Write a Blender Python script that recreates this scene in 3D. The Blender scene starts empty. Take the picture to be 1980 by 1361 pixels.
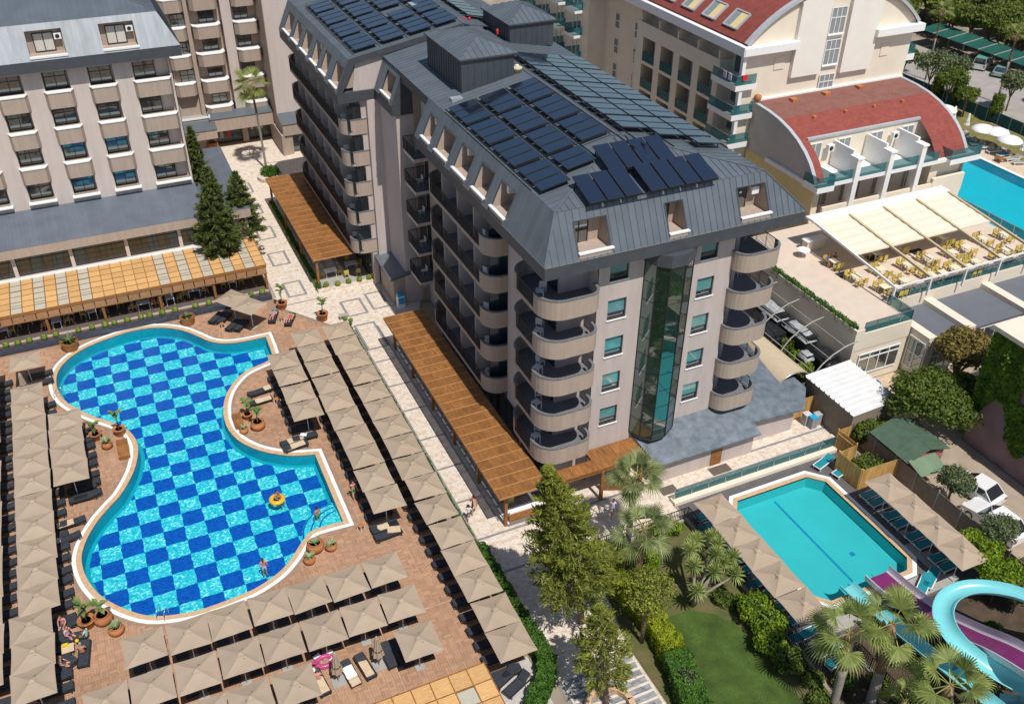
import bpy, bmesh, math, random
from mathutils import Vector, Matrix
from mathutils.geometry import tessellate_polygon

R = math.radians
rnd = random.Random(7)
scene = bpy.context.scene
COL = scene.collection

# ---------------------------------------------------------------- camera
cam_data = bpy.data.cameras.new('camera')
cam = bpy.data.objects.new('camera', cam_data)
COL.objects.link(cam)
_y, _p, _r = R(24.837), R(34.598), R(-0.4876)
_f = Vector((math.sin(_y) * math.cos(_p), math.cos(_y) * math.cos(_p), -math.sin(_p)))
_rt = Vector((math.cos(_y), -math.sin(_y), 0))
_d = _f.cross(_rt)
_r2 = math.cos(_r) * _rt + math.sin(_r) * _d
_d2 = -math.sin(_r) * _rt + math.cos(_r) * _d
_m = Matrix((_r2, -_d2, -_f)).transposed().to_4x4()
_m.translation = (0, 0, 47.9)
cam.matrix_world = _m
cam_data.sensor_width = 36
cam_data.lens = 36 * 1825.16 / 1980
cam_data.clip_end = 2000
scene.camera = cam

# ---------------------------------------------------------------- sky, sun, exposure
world = bpy.data.worlds.new('World')
scene.world = world
world.use_nodes = True
wn = world.node_tree
sky = wn.nodes.new('ShaderNodeTexSky')
sky.sky_type = 'NISHITA'
sky.sun_disc = False
SUN_DIR = Vector((-0.05, 0.56, -1.0)).normalized()
sky.sun_elevation = math.asin(-SUN_DIR.z)
sky.sun_rotation = math.atan2(-SUN_DIR.x, -SUN_DIR.y)
sky.air_density = 1.0
sky.dust_density = 0.6
wn.links.new(sky.outputs[0], wn.nodes['Background'].inputs[0])
wn.nodes['Background'].inputs[1].default_value = 0.093
sun_data = bpy.data.lights.new('sun', 'SUN')
sun_data.energy = 4.4
sun_data.angle = R(0.5)
sun_data.color = (1.0, 0.955, 0.89)
sun = bpy.data.objects.new('sun', sun_data)
COL.objects.link(sun)
sun.rotation_euler = SUN_DIR.to_track_quat('-Z', 'Y').to_euler()
sun.location = (0, -40, 120)
vs = scene.view_settings
vs.view_transform = 'Standard'
vs.look = 'None'
vs.exposure = 0.0
vs.gamma = 1.0
vs.use_curve_mapping = False
scene.render.engine = 'CYCLES'
scene.cycles.max_bounces = 8
scene.cycles.transparent_max_bounces = 12

# ---------------------------------------------------------------- helpers
class MB:
    """collects faces, builds one mesh"""
    def __init__(s):
        s.v, s.f, s.m, s.c = [], [], [], []
    def add(s, vs_, fs, mi=0):
        b = len(s.v)
        s.v.extend([tuple(p) for p in vs_])
        for f in fs:
            s.f.append(tuple(b + i for i in f)); s.m.append(mi)
        return s
    def poly(s, pts, mi=0):
        return s.add(pts, [tuple(range(len(pts)))], mi)
    def box(s, x0, x1, y0, y1, z0, z1, mi=0):
        if x0 > x1: x0, x1 = x1, x0
        if y0 > y1: y0, y1 = y1, y0
        if z0 > z1: z0, z1 = z1, z0
        return s.add([(x0,y0,z0),(x1,y0,z0),(x1,y1,z0),(x0,y1,z0),(x0,y0,z1),(x1,y0,z1),(x1,y1,z1),(x0,y1,z1)],
              [(0,3,2,1),(4,5,6,7),(0,1,5,4),(1,2,6,5),(2,3,7,6),(3,0,4,7)], mi)
    def obox(s, c, u, v, w, mi=0):
        c, u, v, w = Vector(c), Vector(u), Vector(v), Vector(w)
        P = [c + a*u + b*v + d*w for d in (-1,1) for a,b in ((-1,-1),(1,-1),(1,1),(-1,1))]
        return s.add(P, [(0,3,2,1),(4,5,6,7),(0,1,5,4),(1,2,6,5),(2,3,7,6),(3,0,4,7)], mi)
    def bar(s, a, b, w, h=None, mi=0, up=(0,0,1)):
        a, b = Vector(a), Vector(b); h = h or w
        d = b - a; L = d.length
        if L < 1e-6: return s
        d /= L; up = Vector(up)
        if abs(d.dot(up)) > .98: up = Vector((1,0,0))
        sd = d.cross(up).normalized(); u2 = sd.cross(d)
        return s.obox((a+b)/2, d*L/2, sd*w/2, u2*h/2, mi)
    def prism(s, poly, z0, z1, mi=0, bottom=True, mt=None):
        n = len(poly); P = [(x,y,z0) for x,y in poly] + [(x,y,z1) for x,y in poly]
        fs = [(i,(i+1)%n,n+(i+1)%n,n+i) for i in range(n)]
        s.add(P, fs, mi)
        tri = tessellate_polygon([[Vector((x,y,0)) for x,y in poly]])
        for t in tri:
            s.add([(poly[i][0],poly[i][1],z1) for i in t], [(0,1,2)], mi if mt is None else mt)
            if bottom: s.add([(poly[i][0],poly[i][1],z0) for i in t], [(0,2,1)], mi)
        return s
    def sheet(s, outer, z, holes=(), mi=0):
        loops = [[Vector((x,y,0)) for x,y in L] for L in [outer]+list(holes)]
        flat = [p for L in loops for p in L]
        for t in tessellate_polygon(loops):
            a, b, c = [flat[i] for i in t]
            if (b-a).cross(c-a).z < 0: b, c = c, b
            s.add([(p.x,p.y,z) for p in (a,b,c)], [(0,1,2)], mi)
        return s
    def tube(s, pts, r, n=6, mi=0, cap=True):
        pts = [Vector(p) for p in pts]; k = len(pts)
        rs = r if isinstance(r, (list,tuple)) else [r]*k
        V = []; ref = None
        for i,p in enumerate(pts):
            d = (pts[min(i+1,k-1)] - pts[max(i-1,0)])
            d = d.normalized() if d.length > 1e-9 else Vector((0,0,1))
            if ref is None:
                ref = Vector((1,0,0)) if abs(d.x) < .9 else Vector((0,1,0))
            a = (ref - d*ref.dot(d)).normalized(); b = d.cross(a); ref = a
            for j in range(n):
                t = 2*math.pi*j/n
                V.append(p + (a*math.cos(t) + b*math.sin(t))*rs[i])
        F = [(i*n+j, i*n+(j+1)%n, (i+1)*n+(j+1)%n, (i+1)*n+j) for i in range(k-1) for j in range(n)]
        if cap: F += [tuple(range(n-1,-1,-1)), tuple((k-1)*n+j for j in range(n))]
        return s.add(V, F, mi)
    def lathe(s, prof, n=14, mi=0, c=(0,0,0)):
        V = [(c[0]+r*math.cos(2*math.pi*j/n), c[1]+r*math.sin(2*math.pi*j/n), c[2]+z) for r,z in prof for j in range(n)]
        F = [(i*n+j, i*n+(j+1)%n, (i+1)*n+(j+1)%n, (i+1)*n+j) for i in range(len(prof)-1) for j in range(n)]
        F += [tuple(range(n-1,-1,-1)), tuple((len(prof)-1)*n+j for j in range(n))]
        return s.add(V, F, mi)
    def ribbon(s, path, w, z0, z1, mi=0, closed=False):
        """vertical wall of thickness w following a 2d path (left side = offset)"""
        inn = offset(path, w, closed); n = len(path)
        rng = range(n if closed else n-1)
        V = [(x,y,z) for z in (z0,z1) for x,y in path] + [(x,y,z) for z in (z0,z1) for x,y in inn]
        F = []
        for i in rng:
            j = (i+1) % n
            F += [(i,j,n+j,n+i), (2*n+j,2*n+i,3*n+i,3*n+j), (n+i,n+j,3*n+j,3*n+i), (j,i,2*n+i,2*n+j)]
        if not closed:
            F += [(0,n,3*n,2*n), (n-1,2*n+n-1,3*n+n-1,n+n-1)]
        return s.add(V, F, mi)
    def mesh(s, name, mats, smooth=False):
        me = bpy.data.meshes.new(name)
        me.from_pydata(s.v, [], s.f)
        for m in (mats if isinstance(mats,(list,tuple)) else [mats]): me.materials.append(m)
        if any(s.m): me.polygons.foreach_set('material_index', s.m)
        if smooth: me.polygons.foreach_set('use_smooth', [True]*len(s.f))
        me.validate(); me.update()
        return me

def offset(path, w, closed=False):
    n = len(path); out = []
    for i,(x,y) in enumerate(path):
        if closed: a, b = path[i-1], path[(i+1)%n]
        else: a, b = path[max(i-1,0)], path[min(i+1,n-1)]
        d1 = Vector((x-a[0], y-a[1])); d2 = Vector((b[0]-x, b[1]-y))
        if d1.length < 1e-7: d1 = d2
        if d2.length < 1e-7: d2 = d1
        d1.normalize(); d2.normalize()
        n1 = Vector((-d1.y,d1.x)); n2 = Vector((-d2.y,d2.x)); nn = n1+n2
        if nn.length < 1e-6: nn = n1
        nn.normalize(); k = max(.45, nn.dot(n1))
        out.append((x+nn.x*w/k, y+nn.y*w/k))
    return out
def arc(cx, cy, r, a0, a1, n=6):
    return [(cx+r*math.cos(R(a0+(a1-a0)*i/n)), cy+r*math.sin(R(a0+(a1-a0)*i/n))) for i in range(n+1)]
def catmull(P, k=3):
    n = len(P); out = []
    for i in range(n):
        p0,p1,p2,p3 = [Vector(P[(i+j-1)%n]) for j in range(4)]
        for t in range(k):
            t /= k
            out.append(tuple(.5*((2*p1)+(p2-p0)*t+(2*p0-5*p1+4*p2-p3)*t*t+(3*p1-p0-3*p2+p3)*t**3)))
    return out
def spline(P, k=6):
    out = []
    for i in range(len(P)-1):
        p0,p1,p2,p3 = [Vector(P[min(max(i+j-1,0),len(P)-1)]) for j in range(4)]
        for t in range(k):
            t /= k
            out.append(.5*((2*p1)+(p2-p0)*t+(2*p0-5*p1+4*p2-p3)*t*t+(3*p1-p0-3*p2+p3)*t**3))
    out.append(Vector(P[-1])); return out
def clip(poly, a, b, c):
    """keep the side a*x+b*y>=c of a 2d polygon"""
    out = []; n = len(poly)
    for i in range(n):
        p, q = poly[i], poly[(i+1)%n]
        dp, dq = a*p[0]+b*p[1]-c, a*q[0]+b*q[1]-c
        if dp >= 0: out.append(p)
        if (dp >= 0) != (dq >= 0):
            t = dp/(dp-dq); out.append((p[0]+(q[0]-p[0])*t, p[1]+(q[1]-p[1])*t))
    return out
def parea(p): return .5*sum(p[i][0]*p[(i+1)%len(p)][1]-p[(i+1)%len(p)][0]*p[i][1] for i in range(len(p)))
def inside(pt, poly):
    x,y = pt; c = False; n = len(poly)
    for i in range(n):
        (x1,y1),(x2,y2) = poly[i], poly[i-1]
        if (y1>y) != (y2>y) and x < (x2-x1)*(y-y1)/(y2-y1)+x1: c = not c
    return c

def link(name, data, parent=None):
    o = bpy.data.objects.new(name, data); COL.objects.link(o)
    if parent is not None:
        o.parent = parent
        if parent.type == 'EMPTY' and 'org' not in parent:
            o.matrix_parent_inverse = Matrix.Translation(-Vector(parent.location))
    return o
def tag(o, label=None, cat=None, group=None, kind=None):
    if label: o['label'] = label
    if cat: o['category'] = cat
    if group: o['group'] = group
    if kind: o['kind'] = kind
    return o
def thing(name, label, cat, loc=(0,0,0), group=None, proto=False):
    o = bpy.data.objects.new(name, None); COL.objects.link(o)
    o.location = loc; o.empty_display_size = .3
    return tag(o, label, cat, group)
def part(name, mb, mat, parent, smooth=False, label=None):
    me = mb.mesh(name, mat, smooth) if isinstance(mb, MB) else mb
    o = link(name, me, parent)
    if label: o['label'] = label
    return o
def solo(name, mb, mat, label=None, cat=None, group=None, kind=None, smooth=False):
    return tag(part(name, mb, mat, None, smooth), label, cat, group, kind)
KIDS = {}
def kids(o):
    if not KIDS.get('_done'):
        pass
    return [c for c in COL.objects if c.parent is o]
def tree_of(o):
    """list form of a prototype so copies need no scan"""
    return (o, [tree_of(c) for c in o.children])
def copy_tree(t, loc=None, rz=None, parent=None, scale=None):
    o, ch = t
    c = o.copy(); COL.objects.link(c)
    c.parent = parent
    if loc is not None: c.location = loc
    if rz is not None: c.rotation_euler = (0,0,rz)
    if scale is not None: c.scale = scale if isinstance(scale,(tuple,list)) else (scale,)*3
    for k in ch: copy_tree(k, parent=c)
    return c
class Proto:
    """first use moves the original, later ones copy it with its parts"""
    def __init__(s, root): s.t = tree_of(root); s.used = False
    def put(s, loc, rz=0, label=None, group=None, scale=None, cat=None):
        if not s.used:
            s.used = True; o = s.t[0]; o.location = loc; o.rotation_euler = (0,0,rz)
            if scale is not None: o.scale = scale if isinstance(scale,(tuple,list)) else (scale,)*3
        else: o = copy_tree(s.t, loc, rz, scale=scale)
        if scale is None and s.used and o is not s.t[0]: o.scale = (1,1,1)
        return tag(o, label, cat, group)
ORD = ['first','second','third','fourth','fifth','sixth','seventh','eighth','ninth','tenth','eleventh','twelfth','thirteenth','fourteenth','fifteenth','sixteenth','seventeenth','eighteenth','nineteenth','twentieth']
def nth(i): 
    if i < 20: return ORD[i]
    u = (i+1) % 10
    return ('twenty-'+ORD[u-1]) if u and i < 30 else ('thirtieth' if i == 29 else 'thirty-'+ORD[(i-30)%9])

# ---------------------------------------------------------------- materials
MATS = {}
def mat(name, col, rough=.7, var=.12, scale=3.0, bump=0.0, bscale=30.0, metal=0.0, spec=.35, rand=0.0, col2=None, detail=4, coat=0.0, stretch=None):
    if name in MATS: return MATS[name]
    m = bpy.data.materials.new(name); m.use_nodes = True; MATS[name] = m
    nt = m.node_tree; N = nt.nodes; L = nt.links
    b = N['Principled BSDF']
    b.inputs['Roughness'].default_value = rough
    b.inputs['Metallic'].default_value = metal
    b.inputs['Specular IOR Level'].default_value = spec
    if coat: b.inputs['Coat Weight'].default_value = coat; b.inputs['Coat Roughness'].default_value = .08
    tc = N.new('ShaderNodeTexCoord'); src = tc.outputs['Object']
    geo = N.new('ShaderNodeNewGeometry'); src = geo.outputs['Position']
    if stretch:
        mp = N.new('ShaderNodeMapping'); mp.inputs['Scale'].default_value = stretch
        L.new(src, mp.inputs[0]); src = mp.outputs[0]
    ns = N.new('ShaderNodeTexNoise'); ns.inputs['Scale'].default_value = scale; ns.inputs['Detail'].default_value = detail
    L.new(src, ns.inputs['Vector'])
    rp = N.new('ShaderNodeValToRGB')
    c2 = col2 or tuple(min(1, c*(1+var)) for c in col)
    c1 = col if col2 else tuple(c*(1-var) for c in col)
    rp.color_ramp.elements[0].position = .3; rp.color_ramp.elements[1].position = .7
    rp.color_ramp.elements[0].color = (*c1,1); rp.color_ramp.elements[1].color = (*c2,1)
    L.new(ns.outputs['Fac'], rp.inputs[0]); out = rp.outputs[0]
    if rand:
        oi = N.new('ShaderNodeObjectInfo'); mr = N.new('ShaderNodeMapRange')
        mr.inputs['To Min'].default_value = 1-rand; mr.inputs['To Max'].default_value = 1+rand
        L.new(oi.outputs['Random'], mr.inputs[0])
        mx = N.new('ShaderNodeMix'); mx.data_type = 'RGBA'; mx.blend_type = 'MULTIPLY'; mx.inputs[0].default_value = 1
        L.new(out, mx.inputs[6]); L.new(mr.outputs[0], mx.inputs[7]); out = mx.outputs[2]
    L.new(out, b.inputs['Base Color'])
    if bump:
        n2 = N.new('ShaderNodeTexNoise'); n2.inputs['Scale'].default_value = bscale; n2.inputs['Detail'].default_value = 3
        L.new(src, n2.inputs['Vector'])
        bp = N.new('ShaderNodeBump'); bp.inputs['Strength'].default_value = bump; bp.inputs['Distance'].default_value = .02
        L.new(n2.outputs['Fac'], bp.inputs['Height']); L.new(bp.outputs[0], b.inputs['Normal'])
    return m
def glass(name, col, refl=.5, rough=.03):
    """coated window pane: dark room behind, mirror like sheen in front"""
    if name in MATS: return MATS[name]
    m = bpy.data.materials.new(name); m.use_nodes = True; MATS[name] = m
    nt = m.node_tree; N = nt.nodes; L = nt.links; b = N['Principled BSDF']
    b.inputs['Base Color'].default_value = (*col,1); b.inputs['Roughness'].default_value = .35
    g = N.new('ShaderNodeBsdfGlossy'); g.inputs['Roughness'].default_value = rough
    g.inputs['Color'].default_value = (.85,.95,.95,1)
    lw = N.new('ShaderNodeLayerWeight'); lw.inputs['Blend'].default_value = .35
    mr = N.new('ShaderNodeMapRange'); mr.inputs['To Min'].default_value = refl*.35; mr.inputs['To Max'].default_value = min(1,refl*1.6)
    L.new(lw.outputs['Facing'], mr.inputs[0])
    mx = N.new('ShaderNodeMixShader'); L.new(mr.outputs[0], mx.inputs[0]); L.new(b.outputs[0], mx.inputs[1]); L.new(g.outputs[0], mx.inputs[2])
    ns = N.new('ShaderNodeTexNoise'); ns.inputs['Scale'].default_value = .6
    geo = N.new('ShaderNodeNewGeometry'); L.new(geo.outputs['Position'], ns.inputs['Vector'])
    bp = N.new('ShaderNodeBump'); bp.inputs['Strength'].default_value = .03; bp.inputs['Distance'].default_value = .1
    L.new(ns.outputs['Fac'], bp.inputs['Height']); L.new(bp.outputs[0], g.inputs['Normal'])
    L.new(mx.outputs[0], N['Material Output'].inputs[0])
    return m
def clearglass(name, col, alpha=.45):
    """see-through tinted pane"""
    if name in MATS: return MATS[name]
    m = bpy.data.materials.new(name); m.use_nodes = True; MATS[name] = m
    nt = m.node_tree; N = nt.nodes; L = nt.links
    b = N['Principled BSDF']; b.inputs['Base Color'].default_value = (*col,1); b.inputs['Roughness'].default_value = .08
    t = N.new('ShaderNodeBsdfTransparent'); t.inputs['Color'].default_value = tuple(.55+.45*c for c in col)+(1,)
    mx = N.new('ShaderNodeMixShader'); mx.inputs[0].default_value = alpha
    L.new(t.outputs[0], mx.inputs[1]); L.new(b.outputs[0], mx.inputs[2]); L.new(mx.outputs[0], N['Material Output'].inputs[0])
    return m
def water(name, tint, bscale=1.6, strength=.25):
    """clear pool water: tinted transmission plus fresnel mirror with ripples"""
    m = bpy.data.materials.new(name); m.use_nodes = True; MATS[name] = m
    nt = m.node_tree; N = nt.nodes; L = nt.links
    N.remove(N['Principled BSDF'])
    t = N.new('ShaderNodeBsdfTransparent'); t.inputs['Color'].default_value = (*tint,1)
    g = N.new('ShaderNodeBsdfGlossy'); g.inputs['Roughness'].default_value = .02
    fr = N.new('ShaderNodeFresnel'); fr.inputs['IOR'].default_value = 1.33
    geo = N.new('ShaderNodeNewGeometry')
    n1 = N.new('ShaderNodeTexNoise'); n1.inputs['Scale'].default_value = bscale; n1.inputs['Detail'].default_value = 3; n1.inputs['Distortion'].default_value = .6
    L.new(geo.outputs['Position'], n1.inputs['Vector'])
    bp = N.new('ShaderNodeBump'); bp.inputs['Strength'].default_value = strength; bp.inputs['Distance'].default_value = .12
    L.new(n1.outputs['Fac'], bp.inputs['Height']); L.new(bp.outputs[0], g.inputs['Normal']); L.new(bp.outputs[0], fr.inputs['Normal'])
    mx = N.new('ShaderNodeMixShader'); L.new(fr.outputs[0], mx.inputs[0]); L.new(t.outputs[0], mx.inputs[1]); L.new(g.outputs[0], mx.inputs[2])
    L.new(mx.outputs[0], N['Material Output'].inputs[0])
    return m
def leafmat(name, col, col2, var_scale=.8, trans=.25):
    if name in MATS: return MATS[name]
    m = bpy.data.materials.new(name); m.use_nodes = True; MATS[name] = m
    nt = m.node_tree; N = nt.nodes; L = nt.links; b = N['Principled BSDF']
    b.inputs['Roughness'].default_value = .55; b.inputs['Specular IOR Level'].default_value = .25
    col = tuple(min(.5,c*1.45) for c in col); col2 = tuple(min(.6,c*1.5) for c in col2); trans = min(.5, trans+.12)
    geo = N.new('ShaderNodeNewGeometry')
    ns = N.new('ShaderNodeTexNoise'); ns.inputs['Scale'].default_value = var_scale; ns.inputs['Detail'].default_value = 5
    L.new(geo.outputs['Position'], ns.inputs['Vector'])
    ad = N.new('ShaderNodeMath'); ad.operation = 'MULTIPLY_ADD'; ad.inputs[1].default_value = .45; 
    L.new(geo.outputs['Random Per Island'], ad.inputs[0]); L.new(ns.outputs['Fac'], ad.inputs[2])
    rp = N.new('ShaderNodeValToRGB'); rp.color_ramp.elements[0].position = .35; rp.color_ramp.elements[1].position = 1.0
    rp.color_ramp.elements[0].color = (*col,1); rp.color_ramp.elements[1].color = (*col2,1)
    L.new(ad.outputs[0], rp.inputs[0]); L.new(rp.outputs[0], b.inputs['Base Color'])
    t = N.new('ShaderNodeBsdfTranslucent'); L.new(rp.outputs[0], t.inputs['Color'])
    mx = N.new('ShaderNodeMixShader'); mx.inputs[0].default_value = trans
    L.new(b.outputs[0], mx.inputs[1]); L.new(t.outputs[0], mx.inputs[2]); L.new(mx.outputs[0], N['Material Output'].inputs[0])
    return m

M_wall = mat('stucco_mauve', (.50,.425,.395), .85, .075, 1.6, .15, 40, stretch=(1.6,1.6,.22), detail=6)
M_wallC = mat('stucco_pink_grey', (.55,.475,.43), .85, .06, 1.2, .15, 40, stretch=(1.6,1.6,.22), detail=6)
M_tan = mat('stucco_taupe', (.40,.315,.255), .85, .085, 2.0, .15, 40, stretch=(1.6,1.6,.25), detail=6)
M_tanD = mat('stucco_brown', (.33,.255,.20), .85, .06, 1.5)
M_cream = mat('stucco_cream', (.74,.655,.53), .85, .04, .6, .1, 40)
M_white = mat('white_paint', (.80,.79,.77), .55, .03)
M_slate = mat('zinc_slate', (.105,.125,.145), .42, .10, .7, rand=.07, spec=.5)
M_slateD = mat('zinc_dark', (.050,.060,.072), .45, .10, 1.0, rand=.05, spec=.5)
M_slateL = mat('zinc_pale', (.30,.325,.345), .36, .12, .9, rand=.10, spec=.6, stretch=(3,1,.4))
M_fascia = mat('fascia_zinc', (.060,.066,.076), .5, .12, 2.0, spec=.45)
M_black = mat('black_metal', (.018,.02,.023), .45, .2, 4)
M_frame = mat('window_frame_dark', (.028,.03,.033), .45, .1)
M_floor = mat('balcony_floor', (.17,.17,.185), .7, .1, 3)
M_cap = mat('balcony_cap', (.16,.165,.175), .3, .35, 9, spec=.6)
M_glassD = glass('pane_dark', (.012,.018,.022), .42)
M_glassT = glass('pane_teal', (.10,.30,.31), .30)
M_glassG = glass('pane_bay_green', (.004,.024,.015), .34, .015)
M_glassG2 = glass('pane_bay_left', (.022,.075,.052), .26, .02)
M_glassB = glass('pane_blue', (.010,.03,.045), .4)
M_rail = clearglass('rail_teal', (.05,.25,.27), .30)
M_wood = mat('cedar', (.275,.118,.036), .6, .28, 6, .25, 60, rand=.16, stretch=(1,.25,1))
M_woodL = mat('pine_slat', (.62,.37,.15), .65, .16, 9, .25, 60, rand=.10, stretch=(.35,2.5,1))
M_woodB = mat('timber_beam', (.27,.115,.035), .6, .2, 3)
M_woodBr = mat('timber_batten', (.42,.215,.075), .6, .15, 3)
M_woodF = mat('fence_timber', (.54,.31,.10), .7, .22, 4, .2, 30, rand=.15, stretch=(1,1,.2))
M_fab = mat('umbrella_fabric', (.375,.292,.212), .85, .05, 1.3, .12, 90, rand=.05)
M_fabL = mat('awning_fabric', (.74,.67,.52), .8, .04, 2.0)
M_fabG = mat('shade_cloth', (.46,.43,.34), .85, .05, 2.0)
M_dark = mat('lounger_frame', (.022,.024,.028), .4, .2, 4)
M_sling = mat('lounger_sling', (.035,.04,.05), .65, .2, 6)
M_teal = mat('lounger_teal', (.012,.24,.29), .6, .12, 4)
M_conc = mat('concrete', (.36,.34,.31), .8, .1, 2.0, .2, 30)
M_pink = mat('coping_stone', (.55,.37,.22), .75, .12, 3.0, .15, 40)
M_terra = mat('terracotta', (.42,.165,.06), .7, .15, 5, .1, 30, rand=.1)
M_steel = mat('steel', (.55,.56,.58), .3, .05, 5, metal=.8)
M_cushion = mat('cushion_beige', (.58,.45,.31), .85, .06, 4)
M_towel = mat('towel_white', (.82,.82,.84), .9, .04, 6)
M_trunk = mat('bark', (.17,.12,.085), .9, .3, 6, .5, 25)
M_palmtrunk = mat('palm_bark', (.20,.125,.075), .9, .3, 4, .5, 20, stretch=(1,1,6))
M_palmgrey = mat('palm_bark_grey', (.27,.235,.20), .9, .2, 4, .4, 20, stretch=(1,1,6))
M_shade = mat('room_dark', (.02,.021,.024), .8, .1)
# ================================================================ ground, deck, paths, pools
def stone_mat(name, c1, c2, mortar, bw, rh, ms=.012, rough=.75, nvar=.35, nscale=2.2, blot=None, rot=0):
    m = bpy.data.materials.new(name); m.use_nodes = True; MATS[name] = m
    nt = m.node_tree; N = nt.nodes; L = nt.links; b = N['Principled BSDF']; b.inputs['Roughness'].default_value = rough
    b.inputs['Specular IOR Level'].default_value = .25
    geo = N.new('ShaderNodeNewGeometry'); mp = N.new('ShaderNodeMapping'); mp.inputs['Rotation'].default_value = (0,0,rot)
    L.new(geo.outputs['Position'], mp.inputs[0])
    br = N.new('ShaderNodeTexBrick'); br.inputs['Scale'].default_value = 1.0
    br.inputs['Brick Width'].default_value = bw; br.inputs['Row Height'].default_value = rh
    br.inputs['Mortar Size'].default_value = ms; br.inputs['Color1'].default_value = (*c1,1); br.inputs['Color2'].default_value = (*c2,1)
    br.inputs['Mortar'].default_value = (*mortar,1); L.new(mp.outputs[0], br.inputs['Vector'])
    ns = N.new('ShaderNodeTexNoise'); ns.inputs['Scale'].default_value = nscale; ns.inputs['Detail'].default_value = 6; ns.inputs['Roughness'].default_value = .7
    L.new(mp.outputs[0], ns.inputs['Vector'])
    rp = N.new('ShaderNodeValToRGB'); rp.color_ramp.elements[0].position = .36; rp.color_ramp.elements[1].position = .54
    bl = blot or (1-nvar,)*3
    rp.color_ramp.elements[0].color = (*bl,1); rp.color_ramp.elements[1].color = (1,1,1,1)
    L.new(ns.outputs['Fac'], rp.inputs[0])
    mx = N.new('ShaderNodeMix'); mx.data_type = 'RGBA'; mx.blend_type = 'MULTIPLY'; mx.inputs[0].default_value = 1
    L.new(br.outputs['Color'], mx.inputs[6]); L.new(rp.outputs[0], mx.inputs[7]); L.new(mx.outputs[2], b.inputs['Base Color'])
    return m
M_trav = stone_mat('travertine_paving', (.74,.67,.59), (.66,.57,.475), (.50,.45,.40), .42, .15, .010, nscale=2.4, blot=(.80,.68,.56))
M_travD = stone_mat('granite_strip', (.24,.235,.23), (.29,.285,.28), (.18,.18,.18), .4, .25, .01, nvar=.2)
M_pool2deck = mat('grey_deck', (.115,.108,.108), .8, .12, 1.5, .1, 30)
M_soil = mat('soil', (.075,.052,.034), .95, .3, 1.5, .5, 8)
M_dirt = mat('dry_ground', (.30,.25,.19), .95, .2, .5, .3, 8)
M_grassb = mat('turf_base', (.058,.098,.018), .95, .35, .8, .3, 20, detail=6)
M_asph = mat('asphalt_road', (.34,.31,.28), .9, .10, .6, .2, 20)
M_deckbase = mat('deck_mortar', (.30,.20,.145), .9, .1, 3)
def deck_material():
    m = bpy.data.materials.new('deck_tile'); m.use_nodes = True
    nt = m.node_tree; N = nt.nodes; L = nt.links; b = N['Principled BSDF']; b.inputs['Roughness'].default_value = .7
    b.inputs['Specular IOR Level'].default_value = .3
    geo = N.new('ShaderNodeNewGeometry')
    rp = N.new('ShaderNodeValToRGB'); e = rp.color_ramp.elements
    e[0].color = (.35,.20,.12,1); e[1].color = (.46,.275,.17,1); e.new(.5).color = (.405,.24,.148,1)
    L.new(geo.outputs['Random Per Island'], rp.inputs[0])
    ns = N.new('ShaderNodeTexNoise'); ns.inputs['Scale'].default_value = .35; ns.inputs['Detail'].default_value = 6
    L.new(geo.outputs['Position'], ns.inputs['Vector'])
    mr = N.new('ShaderNodeMapRange'); mr.inputs['From Min'].default_value = .3; mr.inputs['From Max'].default_value = .7
    mr.inputs['To Min'].default_value = .84; mr.inputs['To Max'].default_value = 1.12; L.new(ns.outputs['Fac'], mr.inputs[0])
    mx = N.new('ShaderNodeMix'); mx.data_type = 'RGBA'; mx.blend_type = 'MULTIPLY'; mx.inputs[0].default_value = 1
    L.new(rp.outputs[0], mx.inputs[6]); L.new(mr.outputs[0], mx.inputs[7]); L.new(mx.outputs[2], b.inputs['Base Color'])
    return m
M_deck = deck_material()

POOL_A = [(9.64,74.34),(9.61,72.37),(9.52,71.0)]
POOL_B = [(9.52,71.0),(8.97,70.45),(8.12,70.15),(6.95,69.7),(6.1,69.0),(4.98,67.5),(4.2,65.4),(3.95,63.0),(4.4,60.8),(5.42,59.1),(6.6,57.95),(7.9,57.1),(9.51,56.55)]
POOL_C = [(9.51,56.55),(9.46,48.67)]
POOL_D = [(9.46,48.67),(7.8,48.74),(7.05,48.6),(6.6,48.2),(5.95,47.48),(5.33,46.75),(4.43,45.95),(3.29,45.35),(1.87,44.95),(-0.84,44.75),(-2.34,44.95),(-3.94,45.5),(-5.2,46.55),(-6.44,48.09),(-7.05,49.3),(-7.45,50.6),(-7.62,51.93),(-7.55,52.95),(-7.15,54.25),(-6.38,55.7),(-5.45,56.9),(-4.65,57.8),(-4.05,58.8),(-3.35,60.3),(-2.87,62.1),(-2.78,63.6),(-3.1,65.1),(-3.82,66.4),(-4.85,67.6),(-6.0,68.95),(-7.3,71.0),(-7.9,72.7),(-8.07,74.35),(-7.9,75.95),(-7.25,77.4),(-6.15,78.6),(-4.65,79.45),(-2.9,80.0),(-1.6,80.25),(-.1,80.2),(1.44,79.65),(2.9,78.5),(3.98,77.0),(4.9,75.6),(6.1,74.75),(7.59,74.4),(9.64,74.34)]
def seg(P, k): return [tuple(p)[:2] for p in spline([(x,y,0) for x,y in P], k)][:-1]
POOL = POOL_A[:-1] + seg(POOL_B, 3) + POOL_C[:-1] + seg(POOL_D, 3)      # clockwise
POOL2 = [(36.25,38.95),(42.55,38.95),(43.5,37.95),(43.5,29.6),(42.7,28.75),(36.25,28.75),(35.5,29.6),(35.5,38.0)]
POOL3 = [(89.5,71.0),(91.2,73.2),(93.2,75.6),(95.4,78.0),(102.1,80.0),(102.2,52.0),(84.0,52.0),(84.0,66.5)]
out_main = offset(POOL, .62, True)
out_2 = offset(POOL2, .62, True)
out_3 = offset(POOL3, .5, True)

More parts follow.
